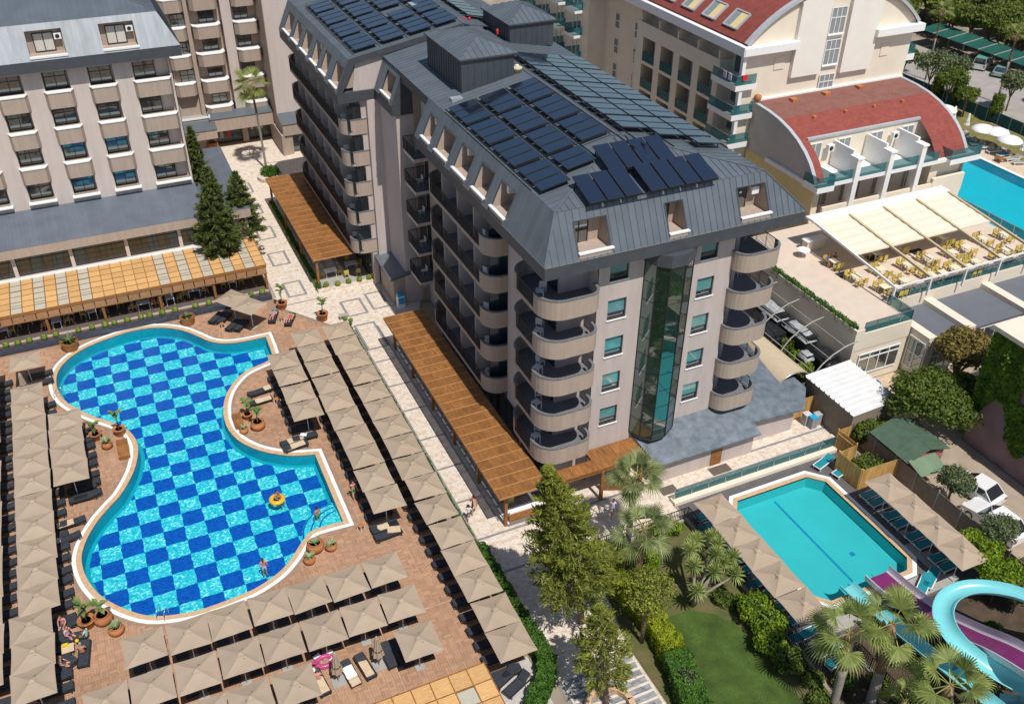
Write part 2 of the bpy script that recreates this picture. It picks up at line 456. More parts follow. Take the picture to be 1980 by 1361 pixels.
g_ = MB(); g_.sheet([(-300,-150),(600,-150),(600,700),(-300,700)], -.05, [out_main, out_2, out_3])
solo('ground', g_, M_dirt, kind='structure')
DECK = [(-30,18),(16.45,18),(16.45,72.75),(12.4,78.2),(11.85,80.6),(-30,80.6)]
d_ = MB(); d_.sheet(DECK, .0, [out_main])
deck = solo('pool_deck', d_, M_deckbase, kind='structure')
# basket-weave deck tiles
out_poly = offset(POOL, .66, True)
bx0 = min(p[0] for p in out_poly); bx1 = max(p[0] for p in out_poly); by0 = min(p[1] for p in out_poly); by1 = max(p[1] for p in out_poly)
S_ = .48; t_ = MB(); gp = .012
ny = int((80.4-28)/S_); nx = int((16.4+15)/S_)
for j in range(ny):
    for i in range(nx):
        x0 = -15 + i*S_; y0 = 28 + j*S_
        cx, cy = x0+S_/2, y0+S_/2
        if x0+S_ > 16.4 or (cy > 72.2 and cx > 16.2-(cy-72.75)*.743-.35): continue
        pts4 = [(x0,y0),(x0+S_,y0),(x0+S_,y0+S_),(x0,y0+S_)]
        if bx0-.5 < cx < bx1+.5 and by0-.5 < cy < by1+.5 and any(inside(q, out_poly) for q in pts4): 
            small = True
        else: small = False
        for k in range(3):
            a, b = k*S_/3, (k+1)*S_/3
            if (i+j) % 2: q = (x0+a+gp/2, x0+b-gp/2, y0+gp/2, y0+S_-gp/2)
            else: q = (x0+gp/2, x0+S_-gp/2, y0+a+gp/2, y0+b-gp/2)
            if small and any(inside(c, out_poly) for c in ((q[0],q[2]),(q[1],q[2]),(q[1],q[3]),(q[0],q[3]))): continue
            zt = .016 + rnd.uniform(-.002,.002); e = .012
            t_.add([(q[0],q[2],.001),(q[1],q[2],.001),(q[1],q[3],.001),(q[0],q[3],.001),(q[0]+e,q[2]+e,zt),(q[1]-e,q[2]+e,zt),(q[1]-e,q[3]-e,zt),(q[0]+e,q[3]-e,zt)],
                   [(4,5,6,7),(0,1,5,4),(1,2,6,5),(2,3,7,6),(3,0,4,7)])
tag(part('deck_tile', t_, M_deck, deck), kind='stuff')
# expansion joints of the deck
jm = MB()
for xx in (-9.2,-2.0,8.9,): jm.box(xx, xx+.03, 28, 43.6, .0, .0215)
for yy in (33.2,38.9): jm.box(-15, 16.4, yy, yy+.03, .0, .022)
part('expansion_joint', jm, mat('joint', (.50,.38,.29), .8), deck)

PATH = [(17.25,20),(22.4,20),(22.4,31.2),(23.3,36),(24.2,39.0),(31.7,39.0),(31.7,40.55),(48.5,40.55),(48.5,46),(24,46),(24,73),(27,80),(27,123),(11.9,123),(11.9,80.6),(12.4,78.25),(16.45,72.8),(17.25,72)]
p_ = MB(); p_.sheet(PATH, .006)
path = solo('promenade_paving', p_, M_trav, kind='structure')
sp = MB()
def strip(x0,x1,y0,y1,z=.012): sp.box(x0,x1,y0,y1,.0,z)
strip(17.26,17.5,20,72.2); strip(19.45,19.6,44.2,72)
for yy in (66.4,62.5,58.8,54.8,51,47.1): strip(17.5,19.45,yy-.09,yy+.09)
for yy in (43.1,): strip(17.5,31,yy-.1,yy+.1)
strip(31.7,48.4,43.0,43.2); strip(17.5,22.3,39.6,39.8)
def square(x0,x1,y0,y1,w=.24):
    strip(x0,x1,y0,y0+w); strip(x0,x1,y1-w,y1); strip(x0,x0+w,y0+w,y1-w); strip(x1-w,x1,y0+w,y1-w)
for yc in (81.7,88.4,94.6,101.0): square(13.15,15.05,yc-1.5,yc+1.5)
square(17.4,19.5,74.5,77.5); square(20.0,21.75,74.8,78.0); square(17.45,19.5,68.4,72.9); square(12.6,15.2,105.5,108.5)
strip(12.1,16.3,78.9,79.05); strip(17.0,24.0,113.2,113.35); strip(11.95,12.1,80.7,122)
part('border_stone', sp, M_travD, path)

# ---- pools
def mosaic(name, c1, c2, scale=7, rough=.35, caustic=None):
    m = bpy.data.materials.new(name); m.use_nodes = True; MATS[name] = m
    nt = m.node_tree; N = nt.nodes; L = nt.links; b = N['Principled BSDF']; b.inputs['Roughness'].default_value = rough
    geo = N.new('ShaderNodeNewGeometry'); vo = N.new('ShaderNodeTexVoronoi'); vo.inputs['Scale'].default_value = scale
    ns = N.new('ShaderNodeTexNoise'); ns.inputs['Scale'].default_value = scale*.55; ns.inputs['Detail'].default_value = 3; ns.inputs['Distortion'].default_value = 1.2
    L.new(geo.outputs['Position'], vo.inputs['Vector']); L.new(geo.outputs['Position'], ns.inputs['Vector'])
    rp = N.new('ShaderNodeValToRGB'); e = rp.color_ramp.elements
    e[0].position = .25; e[0].color = (*c1,1); e[1].position = .72; e[1].color = (*c2,1)
    if caustic: e[1].position = .62; q = e.new(.80); q.color = (*caustic,1)
    sep = N.new('ShaderNodeSeparateColor'); L.new(vo.outputs['Color'], sep.inputs[0])
    ma = N.new('ShaderNodeMath'); ma.operation = 'MULTIPLY_ADD'; ma.inputs[1].default_value = .45
    L.new(sep.outputs[0], ma.inputs[0])
    mb = N.new('ShaderNodeMath'); mb.operation = 'MULTIPLY'; mb.inputs[1].default_value = .62
    L.new(ns.outputs['Fac'], mb.inputs[0]); L.new(mb.outputs[0], ma.inputs[2])
    L.new(ma.outputs[0], rp.inputs[0]); L.new(rp.outputs[0], b.inputs['Base Color'])
    return m
M_mosD = mosaic('mosaic_deep_blue', (.0015,.052,.30), (.003,.105,.46), 8)
M_mosCaus = mosaic('mosaic_aqua_caustic', (.004,.36,.46), (.05,.60,.65), 8, caustic=(.42,.86,.84))  # aqua mosaic; the palest flecks are water caustics painted into the tile colour
M_poolwall = mat('pool_wall_tile', (.004,.33,.41), .4, .10, 3)
M_aqua = mat('pool_plain_aqua', (.05,.45,.475), .5, .04, .5)
M_aquaD = mat('pool_line', (.006,.22,.42), .5, .05, 2)
M_water = water('pool_water', (.80,.965,.99), 1.7, .22)
M_waterC = water('pool_water_calm', (.80,.96,.97), 3.0, .30)
M_cyan = mat('pool_cyan', (.004,.44,.54), .5, .04, .3)

def pool(name, outline, outer, floor_z, wz, m_floor, m_wall, m_w, mid=.36, m_cop=M_pink, m_gut=M_white):
    o = thing(name, None, None, (outline[0][0],outline[0][1],0)); o['kind'] = 'structure'
    f = MB(); f.sheet(outline, floor_z); part('pool_floor', f, m_floor, o)
    w = MB(); w.ribbon(outline, .05, floor_z, .0, closed=True); part('pool_wall', w, m_wall, o)
    mo = offset(outline, mid, True)
    for nm, a, b, z, mm in (('coping', outline, mo, .035, m_cop), ('gutter', mo, outer, .042, m_gut)):
        c = MB(); n = len(a)
        c.add([(x,y,z) for x,y in a]+[(x,y,z) for x,y in b]+[(x,y,-.12) for x,y in a]+[(x,y,-.06) for x,y in b],
              [(i,n+i,n+(i+1)%n,(i+1)%n) for i in range(n)]+[(2*n+i,i,(i+1)%n,2*n+(i+1)%n) for i in range(n)]+[(n+i,3*n+i,3*n+(i+1)%n,n+(i+1)%n) for i in range(n)])
        part(nm, c, mm, o)
    ws = MB(); ws.sheet(outline, wz)
    solo('pool_water', ws, m_w, kind='structure')
    return o
mp_ = pool('swimming_pool', POOL, out_main, -.98, -.06, M_poolwall, M_poolwall, M_water)
# checkerboard of mosaic panels on the floor
CC = 1.4425; ccw = list(reversed(POOL)); shrunk = offset(POOL, -.30, True); ccw = list(reversed(shrunk))
for i in range(-8, 12):
    for j in range(28, 60):
        x0 = -.8534+i*CC; y1 = .5365+j*1.44; y0 = y1-1.44
        q = clip(clip(clip(clip(ccw,1,0,x0+.01),-1,0,-(x0+CC-.01)),0,1,y0+.01),0,-1,-(y1-.01))
        if len(q) < 3 or abs(parea(q)) < .03: continue
        qq = []  # panel edges waved: refraction through the water is put into their shape
        for a_, b_ in zip(q, q[1:]+q[:1]):
            n_ = max(1,int(math.hypot(b_[0]-a_[0],b_[1]-a_[1])/.24))
            for t_k in range(n_):
                xx, yy_ = a_[0]+(b_[0]-a_[0])*t_k/n_, a_[1]+(b_[1]-a_[1])*t_k/n_
                qq.append((xx+.026*math.sin(5.1*yy_+1.7*xx)+.016*math.sin(11.3*yy_), yy_+.026*math.sin(4.7*xx+2.1*yy_)+.016*math.sin(12.1*xx)))
        c = MB(); c.prism(qq, -.979, -.955, bottom=False)
        part('tile_panel', c, M_mosD if (i+j) % 2 == 0 else M_mosCaus, mp_)
# curved entry steps in the near corner, ladder rails
st = MB()
for k,r in enumerate((2.9,2.3,1.7)):
    st.prism([(9.44,48.69)]+arc(9.44,48.69,r,90,180,10), -.98, -.72+k*.18)
part('entry_step', st, M_mosCaus, mp_)
stl = MB()
for k,r in enumerate((2.9,2.3,1.7)): stl.ribbon(arc(9.44,48.69,r-.02,92,178,10), .1, -.72+k*.18-.02, -.72+k*.18+.006)
part('step_edge', stl, M_mosD, mp_)
def ladder(x, y, ang, parent):
    m = MB(); c, s = math.cos(ang), math.sin(ang)
    for k in (-.25,.25):
        P = [(x-s*k-c*.5, y+c*k-s*.5, 0),(x-s*k-c*.45, y+c*k-s*.45,.55),(x-s*k-c*.2,y+c*k-s*.2,.8),(x-s*k+c*.1,y+c*k+s*.1,.65),(x-s*k+c*.2,y+c*k+s*.2,-.3)]
        m.tube(spline(P,4), .025, 6)
    part('ladder_rail', m, M_steel, parent, True)
ladder(-7.75,72.2,R(-20),mp_); ladder(-3.2,45.2,R(60),mp_)
p2_ = pool('side_swimming_pool', POOL2, out_2, -1.0, -.1, M_aqua, M_aqua, M_waterC, .34)
ln = MB(); ln.box(39.40,39.56,29.4,38.6,-1.0,-.985); part('lane_line', ln, M_aquaD, p2_)
dr = MB(); dr.box(41.0,41.35,31.9,32.25,-1.0,-.98); part('drain', dr, M_aquaD, p2_)
p3_ = pool('far_swimming_pool', POOL3, out_3, -1.1, -.1, M_cyan, M_cyan, M_waterC, .2, M_white, M_white)
d2 = MB(); d2.sheet([(32.0,16),(46.9,16),(46.9,40.3),(32.0,40.3)], .0, [out_2]); solo('side_pool_deck', d2, M_pool2deck, kind='structure')
# pale apron by the slides and kerbs
ap = MB(); ap.sheet([(34.6,26.6),(44.9,26.6),(44.9,27.9),(43.0,28.1),(42.8,28.05),(36.0,28.05),(34.6,28.05)], .008); ap.sheet([(44.15,27.9),(44.9,27.9),(44.9,30.6),(44.15,30.6)], .008)
solo('slide_apron', ap, M_conc, kind='structure')
d3 = MB(); d3.sheet([(82.6,40),(108.2,40),(108.2,92),(82.6,92)], .0, [out_3]); solo('far_pool_terrace', d3, stone_mat('sandstone_paving', (.62,.47,.33), (.66,.54,.41), (.5,.4,.3), .5, .5, .01, nvar=.2), kind='structure')
gl = MB(); gl.sheet([(106.2,40),(113.3,40),(113.3,100),(106.2,100)], .006); solo('far_lawn', gl, mat('dry_lawn', (.13,.13,.035), .95, .3, 1.2, .3, 15, col2=(.24,.19,.07)), kind='structure')
rd = MB(); rd.sheet([(113.6,30),(131,30),(131,150),(117,150),(117,100),(113.6,98)], .006); solo('service_road', rd, M_asph, kind='structure')
gd = MB(); gd.sheet([(22.5,10),(31.6,10),(31.6,38.9),(24.3,38.9),(23.4,36),(22.5,31)], .012); solo('garden_soil', gd, mat('garden_earth', (.062,.092,.020), .95, .35, .9, .5, 14, col2=(.15,.115,.055), detail=7), kind='structure')
LAWN = [(25.3,32.0),(27.4,31.9),(28.7,31.0),(29.5,29.8),(29.6,28.2),(29.4,26.2),(29.7,24.0),(29.6,15),(24.0,15),(24.3,24.5),(24.7,27.5),(25.1,30)]
lw_ = MB(); lw_.sheet(LAWN, .018); solo('lawn', lw_, M_grassb, kind='structure')
cp = MB(); cp.sheet([(13.15,18),(16.44,18),(16.44,33.0),(13.15,31.9)], .03); solo('concrete_apron', cp, mat('pale_concrete', (.47,.44,.41), .8, .08, 2.0), kind='structure')
# garden bed beside the slides
b2 = MB(); b2.sheet([(32.0,10),(60,10),(60,26.4),(35.5,26.4),(35.0,24.5),(32.0,24.5)], .014); solo('slide_bed', b2, M_soil, kind='structure')
# striped steps of the promenade
sm = MB(); s2 = MB()
for k in range(9):
    y1 = 30.6-.55*k
    s2.box(17.6,22.2,y1-.55,y1-.16,.0,.03-.0*k+.004*k); sm.box(17.6,22.2,y1-.16,y1,.0,.036+.004*k)
stt = thing('promenade_step', None, None, (19.9,28,0)); stt['kind'] = 'structure'
part('step_tread', s2, stone_mat('step_slate', (.33,.33,.34),(.16,.17,.19),(.4,.4,.4),.35,.14,.01,nvar=.3), stt); part('step_nosing', sm, M_trav, stt)
# ================================================================ building helpers
ZV = Vector((0,0,1))
def wall_holes(mb, org, U, N, u0, u1, z0, z1, holes, depth=.2, mi=0, mr=None):
    org, U, N = Vector(org), Vector(U), Vector(N)
    P = lambda u,z,d=0: org+U*u+ZV*z-N*d
    us = sorted({u0,u1,*[h[0] for h in holes],*[h[1] for h in holes]}); zs = sorted({z0,z1,*[h[2] for h in holes],*[h[3] for h in holes]})
    us = [u for u in us if u0-1e-6 <= u <= u1+1e-6]; zs = [z for z in zs if z0-1e-6 <= z <= z1+1e-6]
    for a,b in zip(us,us[1:]):
        for c,d in zip(zs,zs[1:]):
            um, zm = (a+b)/2, (c+d)/2
            if any(h[0] < um < h[1] and h[2] < zm < h[3] for h in holes): continue
            mb.poly([P(a,c),P(b,c),P(b,d),P(a,d)], mi)
    for h in holes:
        a,b,c,d = h[:4]; m = mi if mr is None else mr
        for q in ([P(a,c),P(b,c),P(b,c,depth),P(a,c,depth)],[P(a,d),P(b,d),P(b,d,depth),P(a,d,depth)],
                  [P(a,c),P(a,d),P(a,d,depth),P(a,c,depth)],[P(b,c),P(b,d),P(b,d,depth),P(b,c,depth)]): mb.poly(q, m)
def window(parent, org, U, N, h, depth=.16, pane=None, frame=None, nu=2, nz=1, fw=.06, sill=None, name='window', sash=None, panes=None):
    org, U, N = Vector(org), Vector(U), Vector(N); a,b,c,d = h
    P = lambda u,z,q=0: org+U*u+ZV*z-N*q
    f = MB()
    def bar(u0,u1,z0,z1,q0,q1):
        f.add([P(u0,z0,q0),P(u1,z0,q0),P(u1,z1,q0),P(u0,z1,q0),P(u0,z0,q1),P(u1,z0,q1),P(u1,z1,q1),P(u0,z1,q1)],[(0,1,2,3),(4,7,6,5),(0,4,5,1),(1,5,6,2),(2,6,7,3),(3,7,4,0)])
    q0, q1 = depth-.07, depth
    bar(a,b,c,c+fw,q0,q1); bar(a,b,d-fw,d,q0,q1); bar(a,a+fw,c+fw,d-fw,q0,q1); bar(b-fw,b,c+fw,d-fw,q0,q1)
    us = [a+fw+(b-a-2*fw)*i/nu for i in range(nu+1)]; zs = [c+fw+(d-c-2*fw)*i/nz for i in range(nz+1)]
    if sash: zs = [c+fw, c+fw+(d-c-2*fw)*sash, d-fw]
    for u in us[1:-1]: bar(u-fw*.45,u+fw*.45,c+fw,d-fw,q0+.004,q1)
    for z in zs[1:-1]: bar(a+fw,b-fw,z-fw*.45,z+fw*.45,q0+.008,q1)
    o = part(name, f, frame or M_frame, parent)
    for i in range(len(us)-1):
        for j in range(len(zs)-1):
            g = MB(); g.poly([P(us[i],zs[j],q1-.02),P(us[i+1],zs[j],q1-.02),P(us[i+1],zs[j+1],q1-.02),P(us[i],zs[j+1],q1-.02)])
            pm = pane or M_glassD
            if panes: pm = panes(i,j) or pm
            part('pane', g, pm, o)
    if sill:
        s = MB()
        s.add([P(a-.06,c-.09,-.08),P(b+.06,c-.09,-.08),P(b+.06,c,-.08),P(a-.06,c,-.08),P(a-.06,c-.09,depth-.08),P(b+.06,c-.09,depth-.08),P(b+.06,c,depth-.08),P(a-.06,c,depth-.08)],[(0,1,2,3),(4,7,6,5),(0,4,5,1),(1,5,6,2),(2,6,7,3),(3,7,4,0)])
        part('sill', s, sill, o)
    return o
def seam_roof(parent, P0, U, V, poly, width, mt, holes=(), name='roof_panel', th=.03, stuff=False, rib=.045, jit=0.0, u_off=0.0):
    """cover a sloped plane with separate standing-seam sheets; poly in (u,v)"""
    P0, U, V = Vector(P0), Vector(U).normalized(), Vector(V).normalized(); Nn = U.cross(V).normalized()
    if Nn.z < 0: Nn = -Nn
    us = [p[0] for p in poly]; u = min(us)+u_off; cuts = []
    while u < max(us)-1e-4: cuts.append(u); u += width
    cuts.append(max(us))
    if u_off: cuts.insert(0, min(us))
    big = MB()
    for a,b in zip(cuts,cuts[1:]):
        segs = [(a,b)]
        for h in holes:
            for e in (h[0],h[1]):
                segs = [s2 for s in segs for s2 in ([(s[0],e),(e,s[1])] if s[0]+.02 < e < s[1]-.02 else [s])]
        for s in segs:
            q = clip(clip(poly,1,0,s[0]),-1,0,-s[1]); pieces = [q]
            for h in holes:
                if s[0] >= h[0]-.03 and s[1] <= h[1]+.03:
                    pieces = [x for p in pieces for x in (clip(p,0,-1,-h[2]), clip(p,0,1,h[3]))]
            for p in pieces:
                if len(p) < 3 or abs(parea(p)) < .012: continue
                m = big if stuff else MB()
                W = [P0+U*x+V*y for x,y in p]; n = len(p)
                m.add(W+[w+Nn*th for w in W], [tuple(range(n,2*n)) if parea(p) > 0 else tuple(range(2*n-1,n-1,-1))]+[(i,(i+1)%n,n+(i+1)%n,n+i) for i in range(n)])
                left = [i for i in range(n) if abs(p[i][0]-s[0]) < 1e-4]
                if len(left) == 2 and (s[0] in (a,)):
                    A, B = W[left[0]], W[left[1]]
                    if (A-B).length > .05: m.bar(A+Nn*(th+rib/2)+U*.012, B+Nn*(th+rib/2)+U*.012, .024, rib, up=Nn)
                if not stuff: part(name, m, mt, parent)
    if stuff: tag(part(name, big, mt, parent), kind='stuff')
def railing(mb, path, z0, z1, sp=.13, r=.012, post=.022):
    P = [Vector((*p,0)) for p in path]
    for a,b in zip(P,P[1:]):
        L = (b-a).length; n = max(1,int(L/sp))
        for i in range(n+1):
            p = a+(b-a)*i/n; w = post if i % 8 == 0 else r
            mb.box(p.x-w,p.x+w,p.y-w,p.y+w,z0+.05,z1)
        mb.bar(a+ZV*(z1), b+ZV*(z1), .05,.04); mb.bar(a+ZV*(z0+.08), b+ZV*(z0+.08), .03,.03)
def balcony(parent, path, z, solids, rails, mt=M_tan, mfl=M_floor, h=1.05, drop=.3, close=None, label=None, glassy=None):
    m = MB(); poly = list(path)+(close or [])
    m.prism(poly, z-drop, z)
    for s in solids: m.ribbon(s, .14, z, z+h)
    o = part('balcony', m, mt, parent, label=label)
    f = MB(); f.sheet(offset_in(poly,.03), z+.006); part('floor', f, mfl, o)
    for s in solids: part('parapet_cap', MB().ribbon(offset(s,-.025), .19, z+h, z+h+.07), M_cap, o)
    for r in rails:
        q = MB(); railing(q, r, z, z+h+.05); part('railing', q, M_black, o)
        if glassy:
            gq = MB(); gq.ribbon([(x+.02,y) for x,y in r], .012, z+.1, z+h); part('railing_glass', gq, glassy, o)
    return o
def offset_in(poly, w):
    a = parea(poly); return offset(poly, w if a > 0 else -w, True)

# ================================================================ the hotel with the solar roof
hotel = thing('hotel_building', 'mauve stucco hotel with slate mansard roof, green glass bay and solar roof', 'hotel', (31.5,56,0))
FL = [4,7,10,13,16]
body = MB()
body.box(25.0,39.2,46.8,68.5,0,18.9)          # block A core
body.box(24.35,25.0,49.95,53.4,0,18.8)        # pier on the long side
body.box(24.35,25.0,66.3,67.4,0,18.8)
body.box(25.6,39.0,68.5,79.3,0,22.3)          # link
body.box(23.4,25.6,74.5,79.3,0,18.8)
body.box(21.7,38.5,79.3,100.4,0,18.9)         # block B core
body.box(22.2,23.4,78.9,79.3,0,18.8)
wall_holes(body, (0,45.5,0), (1,0,0), (0,-1,0), 27.1, 37.8, 0, 18.9, [(28.0,29.42,f+.9,f+2.42) for f in FL]+[(35.0,36.38,f+.9,f+2.42) for f in FL], .2)
body.box(27.1,27.16,45.5,46.8,0,18.9); body.box(37.74,37.8,45.5,46.8,0,18.9)
# recess wall of the stair link facing the promenade
part('wall', body, M_wall, hotel)
for f in FL:
    for x0,x1 in ((28.0,29.42),(35.0,36.38)):
        window(hotel, (0,45.5,0), (1,0,0), (0,-1,0), (x0,x1,f+.9,f+2.42), .2, M_glassT, M_frame, 1, 1, .05, M_white, sash=.26,
               panes=lambda i,j: M_glassD if j == 0 else M_glassT)
# long-side glazing
for f in FL:
    for (ya,yb,n) in ((46.9,49.8,1),(53.6,66.2,4)):
        w = (yb-ya)/n
        for k in range(n):
            window(hotel, (24.99,0,0), (0,1,0), (-1,0,0), (ya+k*w+.12, ya+(k+1)*w-.12, f+.05, f+2.5), .0, M_glassD, M_frame, 2, 1, .06, name='balcony_door')
    for k in range(7):
        window(hotel, (21.69,0,0), (0,1,0), (-1,0,0), (79.9+k*2.9+.12, 79.9+(k+1)*2.9-.12, f+.05, f+2.5), .0, M_glassD, M_frame, 2, 1, .06, name='balcony_door')
    # glass screen beside the rounded balcony ends
    window(hotel, (0,54.2,0), (1,0,0), (0,-1,0), (23.2,24.98,f+.02,f+2.6), .06, M_glassB, M_frame, 2, 1, .05, name='side_screen')
    window(hotel, (0,79.25,0), (1,0,0), (0,-1,0), (20.4,21.65,f+.02,f+2.4), .06, M_glassD, M_frame, 2, 1, .05, name='side_screen')
dv = MB()
for f in FL:
    for y in (56.7,59.85,63.0): part('room_divider', MB().box(23.1,24.99,y-.06,y+.06,f+.008,f+2.6), M_wall, hotel)
    for k in range(1,7): part('room_divider', MB().box(20.2,21.69,79.9+k*2.9-.06,79.9+k*2.9+.06,f+.008,f+2.6), M_wall, hotel)
# balconies
for i,f in enumerate(FL):
    e1 = arc(24.35,48.5,1.6,90,180,6); fr = arc(24.3,45.75,1.55,180,270,7)+[(26.0,44.2)]+arc(26.0,45.1,.9,-90,0,5)[1:]+[(26.9,45.5)]
    balcony(hotel, e1+fr, f, [e1, [(22.75,46.0)]+fr], [[(22.76,48.5),(22.76,46.0)]], close=[(27.1,45.6),(27.1,46.9),(25.0,46.9),(25.0,50.1)])
    e1 = arc(24.35,64.7,1.6,90,180,6); e2 = [(22.75,54.9)]+arc(23.95,54.6,1.2,180,270,7)+[(24.35,53.4)]
    balcony(hotel, e1+e2, f, [e1, e2], [[(22.76,64.7),(22.76,54.9)]], close=[(25.0,53.4),(25.0,66.3)])
    e = arc(38.7,45.5,1.1,180,270,6)+[(40.2,44.4)]+arc(40.2,45.6,1.2,-90,0,6)
    balcony(hotel, e+[(41.4,49.9),(39.2,49.9)], f, [e], [[(41.38,45.6),(41.38,49.9),(39.3,49.9)]], close=[(39.2,46.8),(37.6,46.8)])
    e1 = arc(21.4,99.0,1.5,90,180,6); e2 = [(19.9,80.6)]+arc(21.1,80.4,1.2,180,270,7)+[(22.15,79.2)]
    balcony(hotel, e1+e2, f, [e1, e2], [[(19.91,99.0),(19.91,80.6)]], close=[(22.15,79.3),(21.7,79.3),(21.7,100.4)])
    # small stair balconies between the blocks
    b = [(24.9,76.6),(23.35,76.6),(23.35,74.4),(24.9,74.4)]
    b = [(25.6,73.9),(23.7,73.9),(23.7,71.2),(25.6,71.2)]
    balcony(hotel, b, f, [], [b], mt=M_wall)
lk = MB(); lk.box(24.9,25.6,68.4,71.0,0,22.3); lk.box(24.9,25.6,74.2,74.6,0,22.3)
part('link_wall', lk, M_tanD, hotel)
for f in FL:
    window(hotel, (25.58,0,0), (0,1,0), (-1,0,0), (71.4,73.7,f+.05,f+2.35), .0, M_glassD, M_frame, 2, 1, .06, name='balcony_door')
# top floor fascia slabs
fa = MB()
fa.prism([(22.65,44.3),(42.3,44.3),(42.3,69.5),(24.0,69.5),(24.0,67.5),(22.65,67.5)], 18.8, 19.7)
fa.prism([(19.6,79.0),(39.6,79.0),(39.6,100.6),(19.6,100.6)], 18.8, 19.7)
fa.prism([(23.0,74.3),(25.5,74.3),(25.5,78.95),(23.0,78.95)], 18.8, 19.7)
part('fascia', fa, M_fascia, hotel)
gu = MB()
gu.ribbon([(22.62,67.5),(22.62,44.27),(42.33,44.27),(42.33,69.5)], .07, 19.66, 19.74); gu.ribbon([(19.57,100.6),(19.57,78.97)], .07, 19.66,19.74)
part('gutter', gu, mat('zinc_edge', (.20,.20,.20), .4, .1), hotel)
# mansard and upper roof planes
def slope(a, b): return (Vector(b)-Vector(a))
hol_f = [(25.0-22.65,27.3-22.65,.40,2.38),(31.5-22.65,32.85-22.65,.40,2.38),(37.0-22.65,39.3-22.65,.40,2.38)]
vlen = math.hypot(1.45,2.8)
seam_roof(hotel, (22.65,44.3,19.7), (1,0,0), (0,1.45,2.8), [(0,0),(19.65,0),(16.75,vlen),(1.3,vlen)], .48, M_slate, hol_f)
ll = math.hypot(1.3,2.8)
Lsill = [(64.5,66.2),(60.9,63.3),(57.3,59.7),(53.9,56.0),(50.55,52.8)]
seam_roof(hotel, (22.65,44.3,19.7), (0,1,0), (1.3,0,2.8), [(0,0),(23.2,0),(23.2,ll),(1.45,ll)], .48, M_slate, [(a-44.3,b-44.3,.36,2.28) for a,b in Lsill])
Bs = [(96.4,98.9),(93.1,95.4),(89.5,91.9),(86.05,88.2),(82.9,84.9),(79.3,81.5)]
seam_roof(hotel, (19.6,79.0,19.7), (0,1,0), (1.3,0,2.8), [(0,0),(21.6,0),(21.6,ll),(0,ll)], .48, M_slate, [(a-79,b-79,.36,2.28) for a,b in Bs])
seam_roof(hotel, (23.0,74.3,19.7), (0,1,0), (1.1,0,2.8), [(0,0),(4.7,0),(4.7,3.0),(0,3.0)], .48, M_slate, [(.7,3.05,.36,2.3)])
rl = math.hypot(2.9,2.8)
seam_roof(hotel, (42.3,44.3,19.7), (0,1,0), (-2.9,0,2.8), [(0,0),(25,0),(25,rl),(1.45,rl)], .6, M_slate, stuff=True, name='roof_sheeting')
sl = math.hypot(7.65,1.5)
seam_roof(hotel, (23.95,45.75,22.5), (0,1,0), (7.65,0,1.5), [(0,0),(20.7,0),(20.7,sl),(6.25,sl)], .55, M_slate)
seam_roof(hotel, (23.95,66.45,22.5), (0,1,0), (7.65,0,1.5), [(0,0),(12.4,0),(12.4,sl),(0,sl)], .55, M_slate)
hl = math.hypot(6.25,1.5)
seam_roof(hotel, (23.95,45.75,22.5), (1,0,0), (0,6.25,1.5), [(0,0),(15.45,0),(7.65,hl)], .48, M_slate)
sr = math.hypot(7.8,1.5)
seam_roof(hotel, (39.4,45.75,22.5), (0,1,0), (-7.8,0,1.5), [(0,0),(33.2,0),(33.2,sr),(6.25,sr)], .6, M_slate, stuff=True, name='roof_sheeting')
sb = math.hypot(10.7,1.9)
seam_roof(hotel, (20.9,78.95,22.5), (0,1,0), (10.7,0,1.9), [(0,0),(21.6,0),(21.6,sb),(0,sb)], .55, M_slate)
seam_roof(hotel, (38.4,78.95,22.9), (0,1,0), (-6.8,0,1.5), [(0,0),(21.6,0),(21.6,6.96),(0,6.96)], .6, M_slate, stuff=True, name='roof_sheeting')
# ridge and hip caps
rc = MB()
for a,b in (((23.95,45.75,22.5),(31.6,52,24)),((39.4,45.75,22.5),(31.6,52,24)),((31.6,52,24.0),(31.6,79,24.0)),((31.6,79,24.4),(31.6,100.5,24.4)),((22.65,44.3,19.7),(23.95,45.75,22.5)),((42.3,44.3,19.7),(39.4,45.75,22.5))):
    rc.bar(Vector(a)+ZV*.06, Vector(b)+ZV*.06, .14,.05)
part('ridge_cap', rc, M_slate, hotel)
# gable wall of block B and the end faces of the mansard
gw = MB()
gw.add([(21.0,79.2,18.8),(28.5,79.2,18.8),(28.5,79.2,23.6),(21.5,79.2,22.35)], [(0,1,2,3)])
part('gable_wall', gw, M_wall, hotel)
ge = MB()
ge.prism([(19.6,78.92),(22.4,78.92),(22.4,79.1),(19.6,79.1)], 18.8, 19.72)
ge.add([(19.6,78.9,19.72),(20.1,78.9,19.72),(21.4,78.9,22.15),(31.6,78.9,24.0),(31.6,78.9,24.5),(20.9,78.9,22.6)], [(0,1,2,5),(2,3,4,5)])
ge.add([(22.65,67.52,19.7),(24.3,67.52,19.7),(24.3,67.52,22.5),(23.95,67.52,22.5)], [(0,1,2,3)])
ge.add([(23.95,66.45,22.44),(23.95,78.9,22.44),(23.95,78.9,21.7),(23.95,66.45,21.7)], [(0,1,2,3)])
ge.add([(23.0,74.28,19.7),(25.5,74.28,19.7),(25.5,74.28,22.45),(24.1,74.28,22.45)], [(0,1,2,3)])
part('gable_trim', ge, M_fascia, hotel)
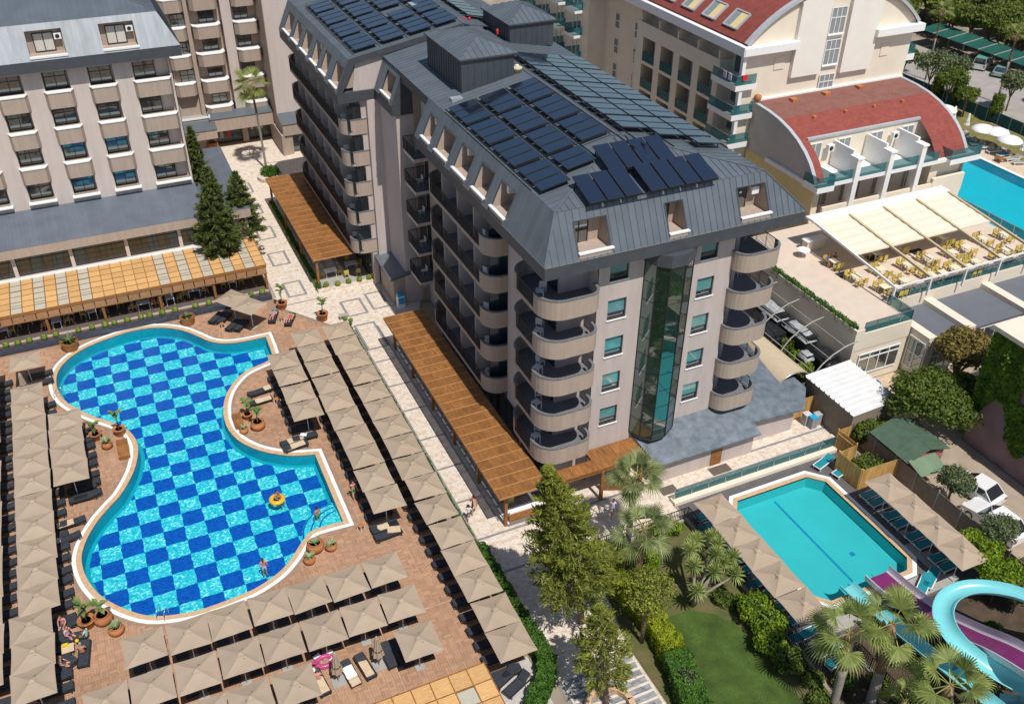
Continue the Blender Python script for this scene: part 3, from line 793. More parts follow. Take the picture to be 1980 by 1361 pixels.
# dormer recesses cut into the mansard
def dormer(kind, a, b, base, tan=M_tan, unit=None):
    m = MB(); z0, z1 = 19.98, 21.85
    if kind == 'y':
        y0, yb = base+.2, base+1.75
        m.poly([(a,y0,z0),(b,y0,z0),(b,yb,z0),(a,yb,z0)]); m.poly([(a,yb,z0),(b,yb,z0),(b,yb,z1+.2),(a,yb,z1+.2)])
        for x in (a,b): m.poly([(x,y0,z0),(x,yb,z0),(x,yb,z1+.2),(x,y0+.9,z1+.0)])
        m.poly([(a,y0+.85,z1+.02),(b,y0+.85,z1+.02),(b,yb,z1+.02),(a,yb,z1+.02)])
        o = part('dormer', m, tan, hotel)
        s = MB(); s.box(a-.02,b+.12,base-.04,base+.2,20.09,20.19); s.box(a,b,base+.02,base+.18,19.72,20.09,1); part('sill', s, [M_white,tan], o)
        w = MB(); wb = a+(b-a)*.62
        w.box(a+.05,wb,yb-.05,yb-.005,z0+.02,z1); part('door', w, M_glassD, o)
        q = MB()
        for x in (a+.05,(a+.05+wb)/2,wb-.06): q.box(x,x+.06,yb-.08,yb-.01,z0,z1)
        part('door_frame', q, M_frame, o)
        q = MB(); q.box(a-.05,a,base+.15,base+1.1,20.0,20.0+.02); q.bar((a,base+.15,20.05),(a,base+1.05,21.83),.1,.05); q.bar((b,base+.15,20.05),(b,base+1.05,21.83),.1,.05); q.bar((a,base+1.08,21.86),(b,base+1.08,21.86),.08,.05)
        part('flashing', q, M_slateD, o)
    else:
        x0, xb = base+.2, base+1.75
        m.poly([(x0,a,z0),(x0,b,z0),(xb,b,z0),(xb,a,z0)]); m.poly([(xb,a,z0),(xb,b,z0),(xb,b,z1+.2),(xb,a,z1+.2)])
        for y in (a,b): m.poly([(x0,y,z0),(xb,y,z0),(xb,y,z1+.2),(x0+.82,y,z1)])
        m.poly([(x0+.8,a,z1+.02),(x0+.8,b,z1+.02),(xb,b,z1+.02),(xb,a,z1+.02)])
        o = part('dormer', m, tan, hotel)
        s = MB(); s.box(base-.04,base+.2,a-.05,b+.05,20.09,20.19); s.box(base+.02,base+.18,a,b,19.72,20.09,1); part('sill', s, [M_white,tan], o)
        w = MB(); w.box(xb-.05,xb-.005,a+.1,a+(b-a)*.6,z0+.02,z1); part('door', w, M_glassD, o)
        q = MB(); q.bar((base+.15,a,20.05),(base+.97,a,21.83),.1,.05); q.bar((base+.15,b,20.05),(base+.97,b,21.83),.1,.05); q.bar((base+1.0,a,21.86),(base+1.0,b,21.86),.08,.05)
        part('flashing', q, M_slateD, o)
    if unit:
        u = MB(); x,y = unit; u.box(x-.28,x+.28,y-.15,y+.15,21.0,21.5); u.lathe([(.17,-.01),(.17,.01)],12,0,(x,y,21.51)); part('air_conditioner', u, M_white, o)
    return o
for (a,b),u in zip(((25.0,27.3),(31.5,32.85),(37.0,39.3)),(None,None,(38.85,45.8))): dormer('y', a, b, 44.3, unit=u)
for k,(a,b) in enumerate(Lsill): dormer('x', a, b, 22.65, unit=(24.1,b-.45) if k in (0,2,4) else None)
for k,(a,b) in enumerate(Bs): dormer('x', a, b, 19.6, unit=(21.05,b-.45) if k in (1,3) else None)
dormer('x', 75.0, 77.35, 23.0)
# green glass bay
bayp = [(30.6,45.49),(30.95,44.55),(31.6,43.95),(32.75,43.95),(33.8,44.6),(34.2,45.49)]
bm = MB(); bm.prism(bayp+[(34.2,45.6),(30.6,45.6)], 3.42, 3.62); bay = part('glass_bay', bm, M_fascia, hotel)
part('bay_canopy', MB().prism(offset_in(bayp+[(34.2,45.6),(30.6,45.6)],-.12), 17.9, 18.78), M_fascia, bay)
zz = [3.62+(17.9-3.62)*i/10 for i in range(11)]
for k,(p,q) in enumerate(zip(bayp,bayp[1:])):
    for a,b in zip(zz,zz[1:]):
        c = MB(); c.poly([(*p,a+.02),(*q,a+.02),(*q,b-.02),(*p,b-.02)])
        part('pane', c, M_glassG2 if k == 0 else M_glassG, bay)
ml = MB()
for p in bayp: ml.bar((*p,3.6),(*p,17.9),.07,.07)
for z in zz:
    for p,q in zip(bayp,bayp[1:]): ml.bar((*p,z),(*q,z),.035,.03)
part('mullion', ml, M_black, bay)
# rooftop plant rooms clad in vertical sheets
def pavilion(x0,x1,y0,y1,zb,ze,zr,nm):
    m = MB(); m.box(x0,x1,y0,y1,zb,ze)
    o = part('roof_pavilion', m, M_slateD, hotel)
    def sheets(o_, U, L):
        n = int(L/.5); U = Vector(U)
        for i in range(n):
            c = MB(); a = Vector(o_)+U*(L*i/n); b = Vector(o_)+U*(L*(i+1)/n); nn = U.cross(ZV)
            c.add([a+U*.01,b-U*.01,b-U*.01+ZV*(ze-zb),a+U*.01+ZV*(ze-zb)],[(0,1,2,3)]); c.v = [tuple(Vector(v)+nn*.02) for v in c.v]
            c.bar(a+nn*.03, a+nn*.03+ZV*(ze-zb), .03,.05); part('cladding_panel', c, M_slateD, o)
    sheets((x0,y0,zb),(1,0,0),x1-x0); sheets((x0,y1,zb),(0,-1,0),y1-y0)
    X0,X1,Y0,Y1 = x0-.22,x1+.22,y0-.22,y1+.22; w = (X1-X0)/2; s = math.hypot(w,zr-ze); Lh = Y1-Y0
    for (P,U,V,pl) in (((X0,Y0,ze),(0,1,0),(w,0,zr-ze),[(0,0),(Lh,0),(Lh-w,s),(w,s)]),((X1,Y0,ze),(0,1,0),(-w,0,zr-ze),[(0,0),(Lh,0),(Lh-w,s),(w,s)]),((X0,Y0,ze),(1,0,0),(0,w,zr-ze),[(0,0),(2*w,0),(w,s)]),((X0,Y1,ze),(1,0,0),(0,-w,zr-ze),[(0,0),(2*w,0),(w,s)])):
        seam_roof(o, P, U, V, pl, .5, M_slate, name='roof_sheet')
    e = MB(); e.prism([(X0,Y0),(X1,Y0),(X1,Y1),(X0,Y1)], ze-.1, ze-.004); part('eave', e, M_fascia, o)
pavilion(26.2,30.6,66.2,73.5,22.8,25.6,26.45,'a')
pavilion(34.2,38.4,74.9,80.6,22.9,25.1,26.0,'b')
# low annex with marbled roof
an = MB(); an.box(31.6,40.4,43.0,45.4,0,2.1); an.box(40.4,45.0,44.0,52.3,0,2.2)
annex = part('annex_wall', an, M_wall, hotel)
ar = MB()
T_ = [(30.7,45.46,3.46),(31.4,42.5,2.2),(40.6,42.5,2.2),(40.6,43.5,2.62),(45.5,43.5,2.3),(47.1,45.4,2.6),(46.6,52.4,3.3),(39.25,52.4,3.5),(39.25,45.46,3.46)]
nT = len(T_)
for (i,j,k) in ((0,1,2),(0,2,3),(0,3,8),(8,3,4),(8,4,5),(8,5,6),(8,6,7)):
    ar.poly([T_[i],T_[j],T_[k]])
for i in range(1,7): a_, b_ = T_[i], T_[i+1]; ar.poly([a_,(a_[0],a_[1],a_[2]-.16),(b_[0],b_[1],b_[2]-.16),b_])
ar.poly([(p[0],p[1],p[2]-.16) for p in (T_[0],T_[8],T_[3],T_[2],T_[1])])
part('annex_roof', ar, mat('marbled_roof', (.095,.118,.14), .38, .1, 1.6, .5, 5, spec=.5, col2=(.185,.215,.245), detail=10), annex)
dd = MB(); dd.box(36.55,37.5,42.93,42.99,.02,1.98); part('door', dd, M_woodB, annex)
mt_ = MB(); mt_.box(36.2,37.9,41.9,42.75,.013,.026)
solo('door_mat', mt_, mat('mat_brown', (.13,.10,.085), .9, .1), 'brown mat on the paving outside the wooden annex door', 'mat')
mt_ = MB(); mt_.box(31.6,32.9,41.6,42.4,.013,.026)
solo('door_mat', mt_, mat('mat_brown', (.13,.10,.085), .9, .1), 'brown mat on the paving beside the palm fronds near the pergola end', 'mat')
# porch between the blocks
po = MB(); po.box(22.2,25.2,74.9,75.2,0,3.1); po.box(22.2,22.5,75.2,79.8,0,3.1)
pr_ = MB(); pr_.add([(21.8,79.9,3.1),(24.6,79.9,3.5),(25.3,74.3,3.5),(21.6,74.0,3.1),(21.8,79.9,3.35),(24.6,79.9,3.75),(25.3,74.3,3.75),(21.6,74.0,3.35)],[(3,2,1,0),(4,5,6,7),(0,1,5,4),(1,2,6,5),(2,3,7,6),(3,0,4,7)])
pw = part('porch_wall', po, M_tan, hotel); part('porch_roof', pr_, M_slate, pw)
# ground floor glazing behind the pergolas
for k in range(5): window(hotel, (24.34,0,0), (0,1,0), (-1,0,0), (46.9+k*4.2,46.9+k*4.2+3.8,.1,3.0), .0, M_glassD, M_frame, 3, 1, .07, name='restaurant_window')
for k in range(5): window(hotel, (21.68,0,0), (0,1,0), (-1,0,0), (80+k*4,80+k*4+3.6,.1,3.0), .0, M_glassD, M_frame, 3, 1, .07, name='restaurant_window')

# ================================================================ solar collectors
def solar_proto(nm, w, d, leg):
    o = thing(nm, None, None); o['org'] = 1
    f = MB(); f.box(-w/2,w/2,-d/2,d/2,0,.06); part('frame', f, mat('collector_frame', (.03,.032,.036), .4, .1, spec=.5), o)
    g = MB(); g.box(-w/2+.03,w/2-.03,-d/2+.03,d/2-.03,.055,.072); part('absorber', g, M_solar, o)
    for sx in (-.8,.8):
        for sy in (-.7,.7): part('stand_leg', MB().box(sx*w/2-.03,sx*w/2+.03,sy*d/2-.03,sy*d/2+.03,-leg,0), M_black, o)
    return o
M_solar = glass('solar_absorber', (.004,.008,.022), .30, .06)
pA = Proto(solar_proto('solar_panel', 2.08, 1.11, .25))
pF = Proto(solar_proto('solar_panel', 1.15, 2.55, .75))
tl = -math.atan(1.5/7.65); tr_ = math.atan(1.5/7.8); tB = -math.atan(1.9/10.7)
def sol(pr, x, y, z, rx, ry, label, group):
    o = pr.put((x,y,z), 0, label, group, cat='solar panel'); o.rotation_euler = (rx,ry,0)
def roofz(x): return 22.5+(x-23.95)*1.5/7.65
for c,xc in enumerate((25.17,27.63,30.12)):
    k = 0
    for grp in range(4):
        for j in range(3):
            y = 63.25-grp*4.05-j*1.235
            if (c == 1 and y < 49.6) or (c == 2 and y < 51.6): continue
            sol(pA, xc, y, roofz(xc)+.36, 0, tl, f'{nth(k)} solar panel from the plant room, {["outer","middle","inner"][c]} row left of the near ridge', 'solar panels left of the ridge, near block'); k += 1
for c,xc in enumerate((33.2,35.4,37.6)):
    k = 0
    for grp in range(6):
        for j in range(3):
            y = 69.6-grp*3.9-j*1.235
            if y < (52.4,51.0,49.7)[c]: continue
            sol(pA, xc, y, 24.0-(xc-31.6)*1.5/7.8+.42, 0, tr_, f'{nth(k)} pale solar panel from the far end, {["inner","middle","outer"][c]} row right of the near ridge', 'solar panels right of the ridge, near block'); k += 1
for row,(xs,yc) in enumerate(((( 26.6,27.87,29.14,30.95,32.22,33.49,34.76),46.45),((29.3,30.56,31.82,33.08),48.85))):
    for k,x in enumerate(xs):
        zc = (23.3,23.95)[row]
        sol(pF, x, yc, zc, .30, 0, f'{nth(k)} large solar panel from the left, {["front","rear"][row]} row over the front roof hip', 'solar panels over the front hip')
for c,xc in enumerate((22.75,25.35,27.9,30.3)):
    k = 0
    for grp in range(5):
        for j in range(3):
            y = 95.6-grp*4.25-j*1.28
            if y < 79.4 or (c == 2 and grp == 2 and j == 0): continue
            sol(pA, xc+.0, y, 22.5+(xc-20.9)*1.9/10.7+.36, 0, tB, f'{nth(k)} solar panel from the back, {nth(c)} row in from the far block roof edge', 'solar panels on the far block'); k += 1
for k in range(9):
    sol(pA, 33.9, 92.0-k*1.29, 24.25, 0, math.atan(1.5/6.8), f'{nth(k)} pale solar panel from the back, right of the far block ridge', 'solar panels on the far block')
# racks and pipes between panels
rk = MB()
for xc in (23.98,26.4,28.88,31.3): rk.bar((xc,49,roofz(xc)+.28),(xc,64,roofz(xc)+.28),.07,.07)
for xc in (32.1,34.3,36.5,38.7): rk.bar((xc,49,24.0-(xc-31.6)*1.5/7.8+.34),(xc,70,24.0-(xc-31.6)*1.5/7.8+.34),.07,.07)
for grp in range(3): rk.bar((24.1,63.25-grp*4.05-3.27,roofz(24.1)+.42),(31.2,63.25-grp*4.05-3.27,roofz(31.2)+.42),.06,.06)
rk.bar((26.0,45.3,22.85),(35.4,45.3,22.85),.07,.07); rk.bar((28.7,47.7,23.5),(33.7,47.7,23.5),.07,.07)
for xc in (21.6,24.05,26.6,29.1): rk.bar((xc,79.6,22.5+(xc-20.9)*.1776+.28),(xc,96,22.5+(xc-20.9)*.1776+.28),.07,.07)
solo('collector_rack', rk, M_black, 'black steel rails and pipes carrying the solar panels on the hotel roof', 'rack')
# roof hatches, vents
hb = MB(); hb.box(25.0,25.9,65.2,65.8,22.7,23.0); solo('roof_hatch', hb, M_slateL, 'small pale roof hatch beside the plant room and first solar panels', 'hatch')
hb = MB(); hb.box(29.3,30.3,86.2,87.2,24.1,24.5); solo('roof_hatch', hb, M_slateL, 'small pale roof hatch in a gap between far block solar panels', 'hatch')
def dish():
    o = thing('roof_vent', 'beige round vent on the roof right of the plant room', 'vent', (31.0,66.5,23.9))
    m = MB(); m.lathe([(.3,0),(.35,.25),(.42,.3),(.42,.42),(.2,.5)],14,0,(31.0,66.5,23.9)); part('cowl', m, M_cushion, o, True)
    q = MB(); q.lathe([(.15,.5),(.15,.6)],10,0,(31.0,66.5,23.9)); part('cap', q, M_white, o)
dish()
for k,(x,y) in enumerate(((32.4,80.9),(32.8,80.6),(33.6,76.2))):
    m = MB(); m.lathe([(.12,0),(.13,.35),(.06,.45)],8,0,(x,y,24.0)); solo('warning_lamp', m, mat('lamp_red', (.6,.03,.015), .4, .05), ['red roof valve left of the pair beyond the plant room','red roof valve right of the pair beyond the plant room','red roof valve at the foot of the far plant room'][k], 'valve')
# ================================================================ pergolas
def slat_mesh(nm, w, d, mt, n=9, along='x'):
    m = MB()
    for i in range(n):
        if along == 'x':
            a = -d/2+d*i/n; m.box(-w/2,w/2,a+.006,a+d/n-.006,-.02,.02)
        else:
            a = -w/2+w*i/n; m.box(a+.006,a+w/n-.006,-d/2,d/2,-.02,.02)
    return m.mesh(nm, mt)
def put(name, me, parent, x, y, z, rot=None):
    o = bpy.data.objects.new(name, me); COL.objects.link(o); o.parent = parent
    o.matrix_parent_inverse = Matrix.Translation(-Vector(parent.location)); o.location = (x,y,z)
    if rot: o.rotation_euler = rot
    return o
def pergola(label, x0, x1, y0, y1, z, nx, ny, posts, slat, along, batten='x', mb_=None, cloth=None, valance=None, keep=None, mbeam=None, rise=0):
    o = thing('pergola', label, 'pergola', ((x0+x1)/2,(y0+y1)/2,0))
    px, py = (x1-x0)/nx, (y1-y0)/ny
    me = slat_mesh('slat_panel', px-.06, py-.06, slat, 9, along)
    beam = mbeam or M_woodB
    for i in range(nx):
        for j in range(ny):
            if keep and not keep(x0+(i+.5)*px, y0+(j+.5)*py): continue
            if cloth and cloth(i): continue
            put('slat_panel', me, o, x0+(i+.5)*px, y0+(j+.5)*py, z+rnd.uniform(-.004,.004))
        if cloth and cloth(i):
            for a,b in ((0,.24),(.24,.66),(.66,1)):
                c = MB(); c.box(x0+i*px+.05,x0+(i+1)*px-.05,y0+(y1-y0)*a+.05,y0+(y1-y0)*b-.05,z-.015,z+.015); part('shade_panel', c, M_fabG, o)
    for j in range(ny+1):
        if keep and not any(keep(x0+(i+.5)*px, min(max(y0+(j+d)*py,y0+.1),y1-.1)) for i in range(nx) for d in (-.5,.5)): continue
        xs = [x0+(i+.5)*px for i in range(nx) if not keep or keep(x0+(i+.5)*px, y0+(j-.5)*py) or keep(x0+(i+.5)*px, y0+(j+.5)*py)]
        if not xs: continue
        part('batten', MB().box(min(xs)-px/2,max(xs)+px/2,y0+j*py-.035,y0+j*py+.035,z-.06,z+.045), mb_ or M_woodBr if batten == 'x' else beam, o)
    for i in range(nx+1):
        ys = [y0+(j+.5)*py for j in range(ny) if not keep or keep(x0+(i-.5)*px, y0+(j+.5)*py) or keep(x0+(i+.5)*px, y0+(j+.5)*py)]
        if not ys: continue
        part('rafter', MB().box(x0+i*px-.03,x0+i*px+.03,min(ys)-py/2,max(ys)+py/2,z-.16,z+(.03 if batten == 'x' else .05)), beam, o)
    for (x,y) in posts:
        part('post', MB().box(x-.11,x+.11,y-.11,y+.11,0,z-.16), beam, o)
    for a,b in zip(posts,posts[1:]):
        part('beam', MB().bar((a[0],a[1],z-.25),(b[0],b[1],z-.25),.12,.2), beam, o)
    if valance:
        yv, zb, zt = valance
        for i in range(nx):
            m = MB()
            for k in range(6):
                q = zb+(zt-zb)*k/6; m.box(x0+i*px+.04,x0+(i+1)*px-.04,yv-.03,yv+.03,q+.012,q+(zt-zb)/6-.012)
            part('valance_panel', m, mat('valance_slat', (.40,.22,.11), .7, .2, 8, rand=.15), o)
        part('valance_rail', MB().box(x0,x1,yv-.05,yv+.05,zb-.07,zb), beam, o)
        part('valance_rail', MB().box(x0,x1,yv-.06,yv+.06,zt,zt+.14), beam, o)
    return o
pergola('long cedar slatted pergola along the promenade side of the near block', 19.05,22.72,42.95,68.0,3.3,4,24,[(19.8,y) for y in (43.6,48.45,53.3,58.05,62.9,67.65)], M_wood, 'y')
pergola('short cedar pergola joining the front of the hotel below the balconies', 23.0,30.7,43.1,46.3,3.05,8,3,[(24.2,43.2),(27.2,43.2),(30.5,43.2)], M_wood, 'x', batten='y', keep=lambda x,y: y < 44.2 or (x > 27.0 and y < 45.4) or (x > 27.0 and x < 30.4 and y < 45.4))
pergola('cedar slatted pergola beside the far block, above the cafe terrace', 16.05,20.35,80.5,101.3,3.3,4,19,[(16.4,y) for y in (80.8,87.5,94.2,101)], M_wood, 'y')
CLOTHS = {1,3,5,7,14,16,18,20,22}
pergola('wide pale pine pergola over the restaurant terrace by the pool', -14.6,11.8,82.05,88.35,3.05,27,6,[(x,82.15) for x in (-13.0,-8.05,-3.24,1.73,6.7,11.63)], M_woodL, 'x', batten='y', mbeam=M_woodB, cloth=lambda i: (i-3) in CLOTHS, valance=(82.0,2.2,2.85))
pergola('pale pine pergola at the bottom of the deck beside the loungers', 4.2,13.05,27.0,31.65,2.8,8,4,[(5,31.4),(9,31.4),(12.9,31.4),(12.9,27.2)], M_woodL, 'x', batten='y', cloth=None, keep=lambda x,y: not (10.7 < x < 11.9 and y < 30.5))
cl = MB(); cl.box(10.85,11.9,28.2,30.4,2.79,2.82); cl.box(8.65,9.7,27.2,29.3,2.845,2.86)
solo('shade_cloth', cl, M_fabG, 'grey shade cloth set into the pine pergola at the bottom edge', 'shade cloth')

# ================================================================ long hotel wing behind the restaurant
wing = thing('hotel_wing', 'pinkish grey hotel wing with tan bow fronts above the restaurant terrace', 'hotel', (-3,95,0))
SILL = [8.7,12.05,15.4,18.75]; CX = [-14.95,-11.1,-7.27,-3.43,.38,4.2]
wb = MB(); holes = []
for ci,x in enumerate(CX):
    for s in SILL: holes.append((x+.05, x+(3.2 if ci == 5 else 2.2), s, s+1.75))
wall_holes(wb, (0,92.5,0), (1,0,0), (0,-1,0), -30, 7.65, 6.5, 20.9, holes, .75, 0, 1)
wb.box(7.6,7.65,92.5,106,0,20.9); wb.box(-30,7.6,93.3,106,0,20.7)
part('wall', wb, [M_wallC, M_tanD], wing)
for ci,x in enumerate(CX):
    wd = 1.9
    for ri,s in enumerate(SILL):
        cyan = (ci,ri) in ((4,2),(3,1),(3,2),(4,1),(2,2))
        window(wing, (0,92.5,0), (1,0,0), (0,-1,0), (x+.12,x+.12+wd,s+.02,s+1.68), .7, M_glassD, M_frame, 2, 1, .07, sash=.68,
               panes=lambda i,j,c=cyan: (M_cyanp if c and j == 1 else (M_curtain if (j == 0 and i == (ci+ri) % 2) else M_glassD)))if False else \
        window(wing, (0,92.5,0), (1,0,0), (0,-1,0), (x+.12,x+.12+wd,s+.02,s+1.68), .7, M_glassD, M_frame, 2, 1, .07, sash=.68)
        w = 3.25 if ci == 5 else 2.35
        if ri > 0:
            plan = [(x-.12,92.52),(x+.14,91.9),(x+w-.25,91.9),(x+w+.02,92.52)]
            b = part('bow_front', MB().prism(plan, s-1.42, s-.02), M_tan, wing)
            part('sill', MB().prism([(plan[0][0]-.05,92.55),(plan[1][0]-.03,91.84),(plan[2][0]+.03,91.84),(plan[3][0]+.05,92.55)], s-.02, s+.07), M_white, b)
        else:
            part('sill', MB().box(x-.1,x+w,91.95,92.55,s-.1,s), M_white, wing)
part('fascia', MB().prism([(-30,91.5),(8.7,91.5),(8.7,106),(-30,106)], 20.85, 21.8), M_fascia, wing)
vC = math.hypot(1.4,2.8)
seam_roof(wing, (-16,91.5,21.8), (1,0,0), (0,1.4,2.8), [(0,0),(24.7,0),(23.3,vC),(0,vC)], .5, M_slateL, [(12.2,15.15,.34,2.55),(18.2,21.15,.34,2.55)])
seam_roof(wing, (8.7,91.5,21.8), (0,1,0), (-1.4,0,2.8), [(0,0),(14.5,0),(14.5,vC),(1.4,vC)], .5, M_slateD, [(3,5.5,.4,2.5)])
hC = math.hypot(6.0,1.9)
seam_roof(wing, (-16,92.9,24.6), (1,0,0), (0,6.0,1.9), [(0,0),(23.3,0),(17.3,hC),(0,hC)], .5, M_slate)
seam_roof(wing, (7.3,92.9,24.6), (0,1,0), (-6,0,1.9), [(0,0),(13,0),(7,hC),(6.0,hC)], .5, M_slate)
for k,(a,b) in enumerate(((-3.8,-.85),(2.2,5.15))):
    m = MB(); z0,z1 = 22.05,24.1
    m.poly([(a,91.65,z0),(b,91.65,z0),(b,93.2,z0),(a,93.2,z0)]); m.poly([(a,93.2,z0),(b,93.2,z0),(b,93.2,z1),(a,93.2,z1)])
    for x in (a,b): m.poly([(x,91.65,z0),(x,93.2,z0),(x,93.2,z1),(x,92.65,z1)])
    m.poly([(a,92.6,z1),(b,92.6,z1),(b,93.2,z1),(a,93.2,z1)])
    d = part('dormer', m, M_tan, wing)
    part('sill', MB().box(a-.05,b+.1,91.45,91.8,22.0,22.16), M_white, d)
    window(d, (0,93.18,0), (1,0,0), (0,-1,0), (a+.5,b-.75,22.1,23.75), .0, mat('curtain', (.55,.53,.48), .9, .15, 6, stretch=(8,1,.3)), M_frame, 2, 1, .08, name='dormer_window')
    u = MB(); u.box(b-.7,b-.1,92.75,93.1,23.15,23.65); u.tube([(b-.42,92.73,23.4),(b-.42,92.76,23.4)],.18,14,1); part('air_conditioner', u, [M_white,M_frame], d)
# podium with sloping metal roof and window band
pd = MB()
ph = [(x,x+4.62,3.25,5.4) for x in (-19.6,-14.65,-9.7,-4.75,.2,5.15)]
wall_holes(pd, (0,88.5,0), (1,0,0), (0,-1,0), -30, 11.7, 0, 5.6, ph, .3)
pd.box(11.65,11.7,88.5,103.2,0,5.6); pd.box(-30,11.65,88.9,103.2,0,5.4)
pod = part('podium_wall', pd, M_wallC, wing)
for h in ph: window(wing, (0,88.5,0), (1,0,0), (0,-1,0), h, .28, glass('pane_black', (.006,.008,.010), .16), M_frame, 4, 1, .06, name='podium_window', sash=.75)
part('podium_fascia', MB().prism([(-30,87.9),(12.0,87.9),(12.0,103.4),(-30,103.4)], 5.5, 6.4), M_tan, wing)
part('ledge', MB().box(-30,11.75,88.3,88.5,3.05,3.2), M_white, wing)
pl_ = math.hypot(4.6,1.6)
seam_roof(wing, (-16,87.9,6.4), (1,0,0), (0,4.6,1.6), [(0,0),(23.7,0),(23.7,pl_),(0,pl_)], .35, mat('podium_zinc', (.115,.135,.165), .42, .10, .8, rand=.04, spec=.5), rib=.03)
seam_roof(wing, (7.7,87.9,6.4), (1,0,0), (0,15.5,.6), [(0,0),(4.3,0),(4.3,15.5),(0,15.5)], .35, MATS['podium_zinc'], rib=.03)

# ================================================================ rear hotel block with the shops
rear = thing('rear_hotel_block', 'taupe rear hotel block with bow balconies above the shops', 'hotel', (17,125,0))
rb = MB()
rb.box(6,13.0,121.6,135,0,30); rb.box(13.0,16.9,122.2,135,4,30); rb.box(16.9,18.0,121.0,135,4,30); rb.box(18.0,21.2,122.2,135,4,30); rb.box(12.6,13.05,120.9,122,4,30)
rb.box(21.2,40,117.5,135,0,30)
part('wall', rb, M_tan, rear)
part('bright_wall', MB().box(21.25,40.1,117.42,117.5,4.4,30.1), M_wallC, rear)
part('bright_pier', MB().box(16.85,18.05,120.92,121.0,4.4,30.1), M_wallC, rear)
for k in range(8):
    z = 5.25+3.35*k
    for ci,(a,b) in enumerate(((9.9,12.55),(13.3,16.6),(18.2,21.1))):
        if ci == 0 and k == 0: continue
        plan = [(a,122.2),(a,121.2),(a+.5,120.6),(b-.4,120.6),(b,121.2),(b,122.2)]
        bo = part('bow_balcony', MB().prism(plan, z-1.45, z-.02), M_tan, rear)
        part('parapet_cap', MB().prism(offset_in(plan,-.05), z-.02, z+.08), M_white, bo)
        window(rear, (0,122.18 if ci else 121.58,0), (1,0,0), (0,-1,0), (a+(1.0 if ci < 2 else .3),a+(2.8 if ci < 2 else 2.0),z-.2,z+1.55), .0, M_glassD, M_frame, 2, 1, .07, sash=.65)
sh = MB(); sh.box(13.2,21.2,119.4,121.6,2.6,4.2); sh.box(9.5,13.6,117.6,121.5,2.5,3.6)
sh.box(21.2,28,114.6,117.5,2.6,4.0); sh.box(13.2,13.7,120.6,122,0,2.7); sh.box(17.2,17.9,121.2,122,0,2.7); sh.box(20.9,21.3,114.6,122,0,2.7); sh.box(13.2,21.2,121.9,122.3,0,2.7)
sh.box(9.6,13.2,119.9,121.6,0,2.6); sh.box(21.3,22.3,114.8,117.5,0,2.7); sh.box(22.3,28,115.4,117.4,0,2.7)
shop = part('shop_front', sh, M_tan, rear)
cn = MB(); cn.add([(13.1,119.3,4.25),(21.3,119.3,4.25),(21.3,120.9,4.75),(13.1,120.9,4.75)],[(0,1,2,3)]); cn.add([(9.4,117.5,3.65),(13.7,117.5,3.65),(13.7,119.8,4.1),(9.4,119.8,4.1)],[(0,1,2,3)]); cn.add([(21.1,114.5,4.05),(28,114.5,4.05),(28,117.4,4.6),(21.1,117.4,4.6)],[(0,1,2,3)])
part('canopy_roof', cn, M_slate, shop)
part('terrace_roof', MB().box(9.4,13.3,119.9,121.55,3.9,4.4), M_conc, rear)
part('terrace_kerb', MB().ribbon([(9.4,119.8),(13.35,119.8),(13.35,121.5)], .12, 4.4, 4.62), M_white, rear)
for a,b in ((13.75,17.15),(17.95,20.9)): window(rear, (0,121.9,0), (1,0,0), (0,-1,0), (a,b,.1,2.6), .0, clearglass('shop_glass',(.12,.16,.16),.6), M_frame, 3, 1, .06, name='shop_window')
window(rear, (0,115.4,0), (1,0,0), (0,-1,0), (22.35,25.5,.2,2.5), .0, M_glassD, M_frame, 2, 1, .06, name='shop_window')
for k,(x,c) in enumerate(((14.6,(.45,.44,.4)),(15.5,(.55,.07,.05)),(18.3,(.6,.12,.1)),(18.55,(.7,.7,.68)),(18.8,(.12,.14,.2)),(19.05,(.1,.3,.3)),(19.3,(.7,.68,.62)),(19.55,(.2,.2,.22)),(19.8,(.65,.6,.5)))):
    m = MB(); w = .2 if k < 2 else .09
    m.add([(x-w,121.8,1.9 if k < 2 else 2.0),(x+w,121.8,1.9 if k < 2 else 2.0),(x+w*1.3,121.82,.75 if k < 2 else 1.35),(x-w*1.3,121.82,.75 if k < 2 else 1.35),(x-w,121.86,1.9),(x+w,121.86,1.9),(x+w*1.3,121.88,.75 if k < 2 else 1.35),(x-w*1.3,121.88,.75 if k < 2 else 1.35)],[(0,1,2,3),(4,7,6,5),(0,4,5,1),(1,5,6,2),(2,6,7,3),(3,7,4,0)])
    solo('hanging_garment', m, mat('garment%d'%k, c, .9, .1), ['pale dress displayed left in the shop window','red dress displayed in the shop window','red garment first on the rail in the right shop','white garment second on the rail in the right shop','navy garment third on the rail in the right shop','teal garment fourth on the rail in the right shop','ivory garment fifth on the rail in the right shop','grey garment sixth on the rail in the right shop','beige garment last on the rail in the right shop'][k], 'garment')
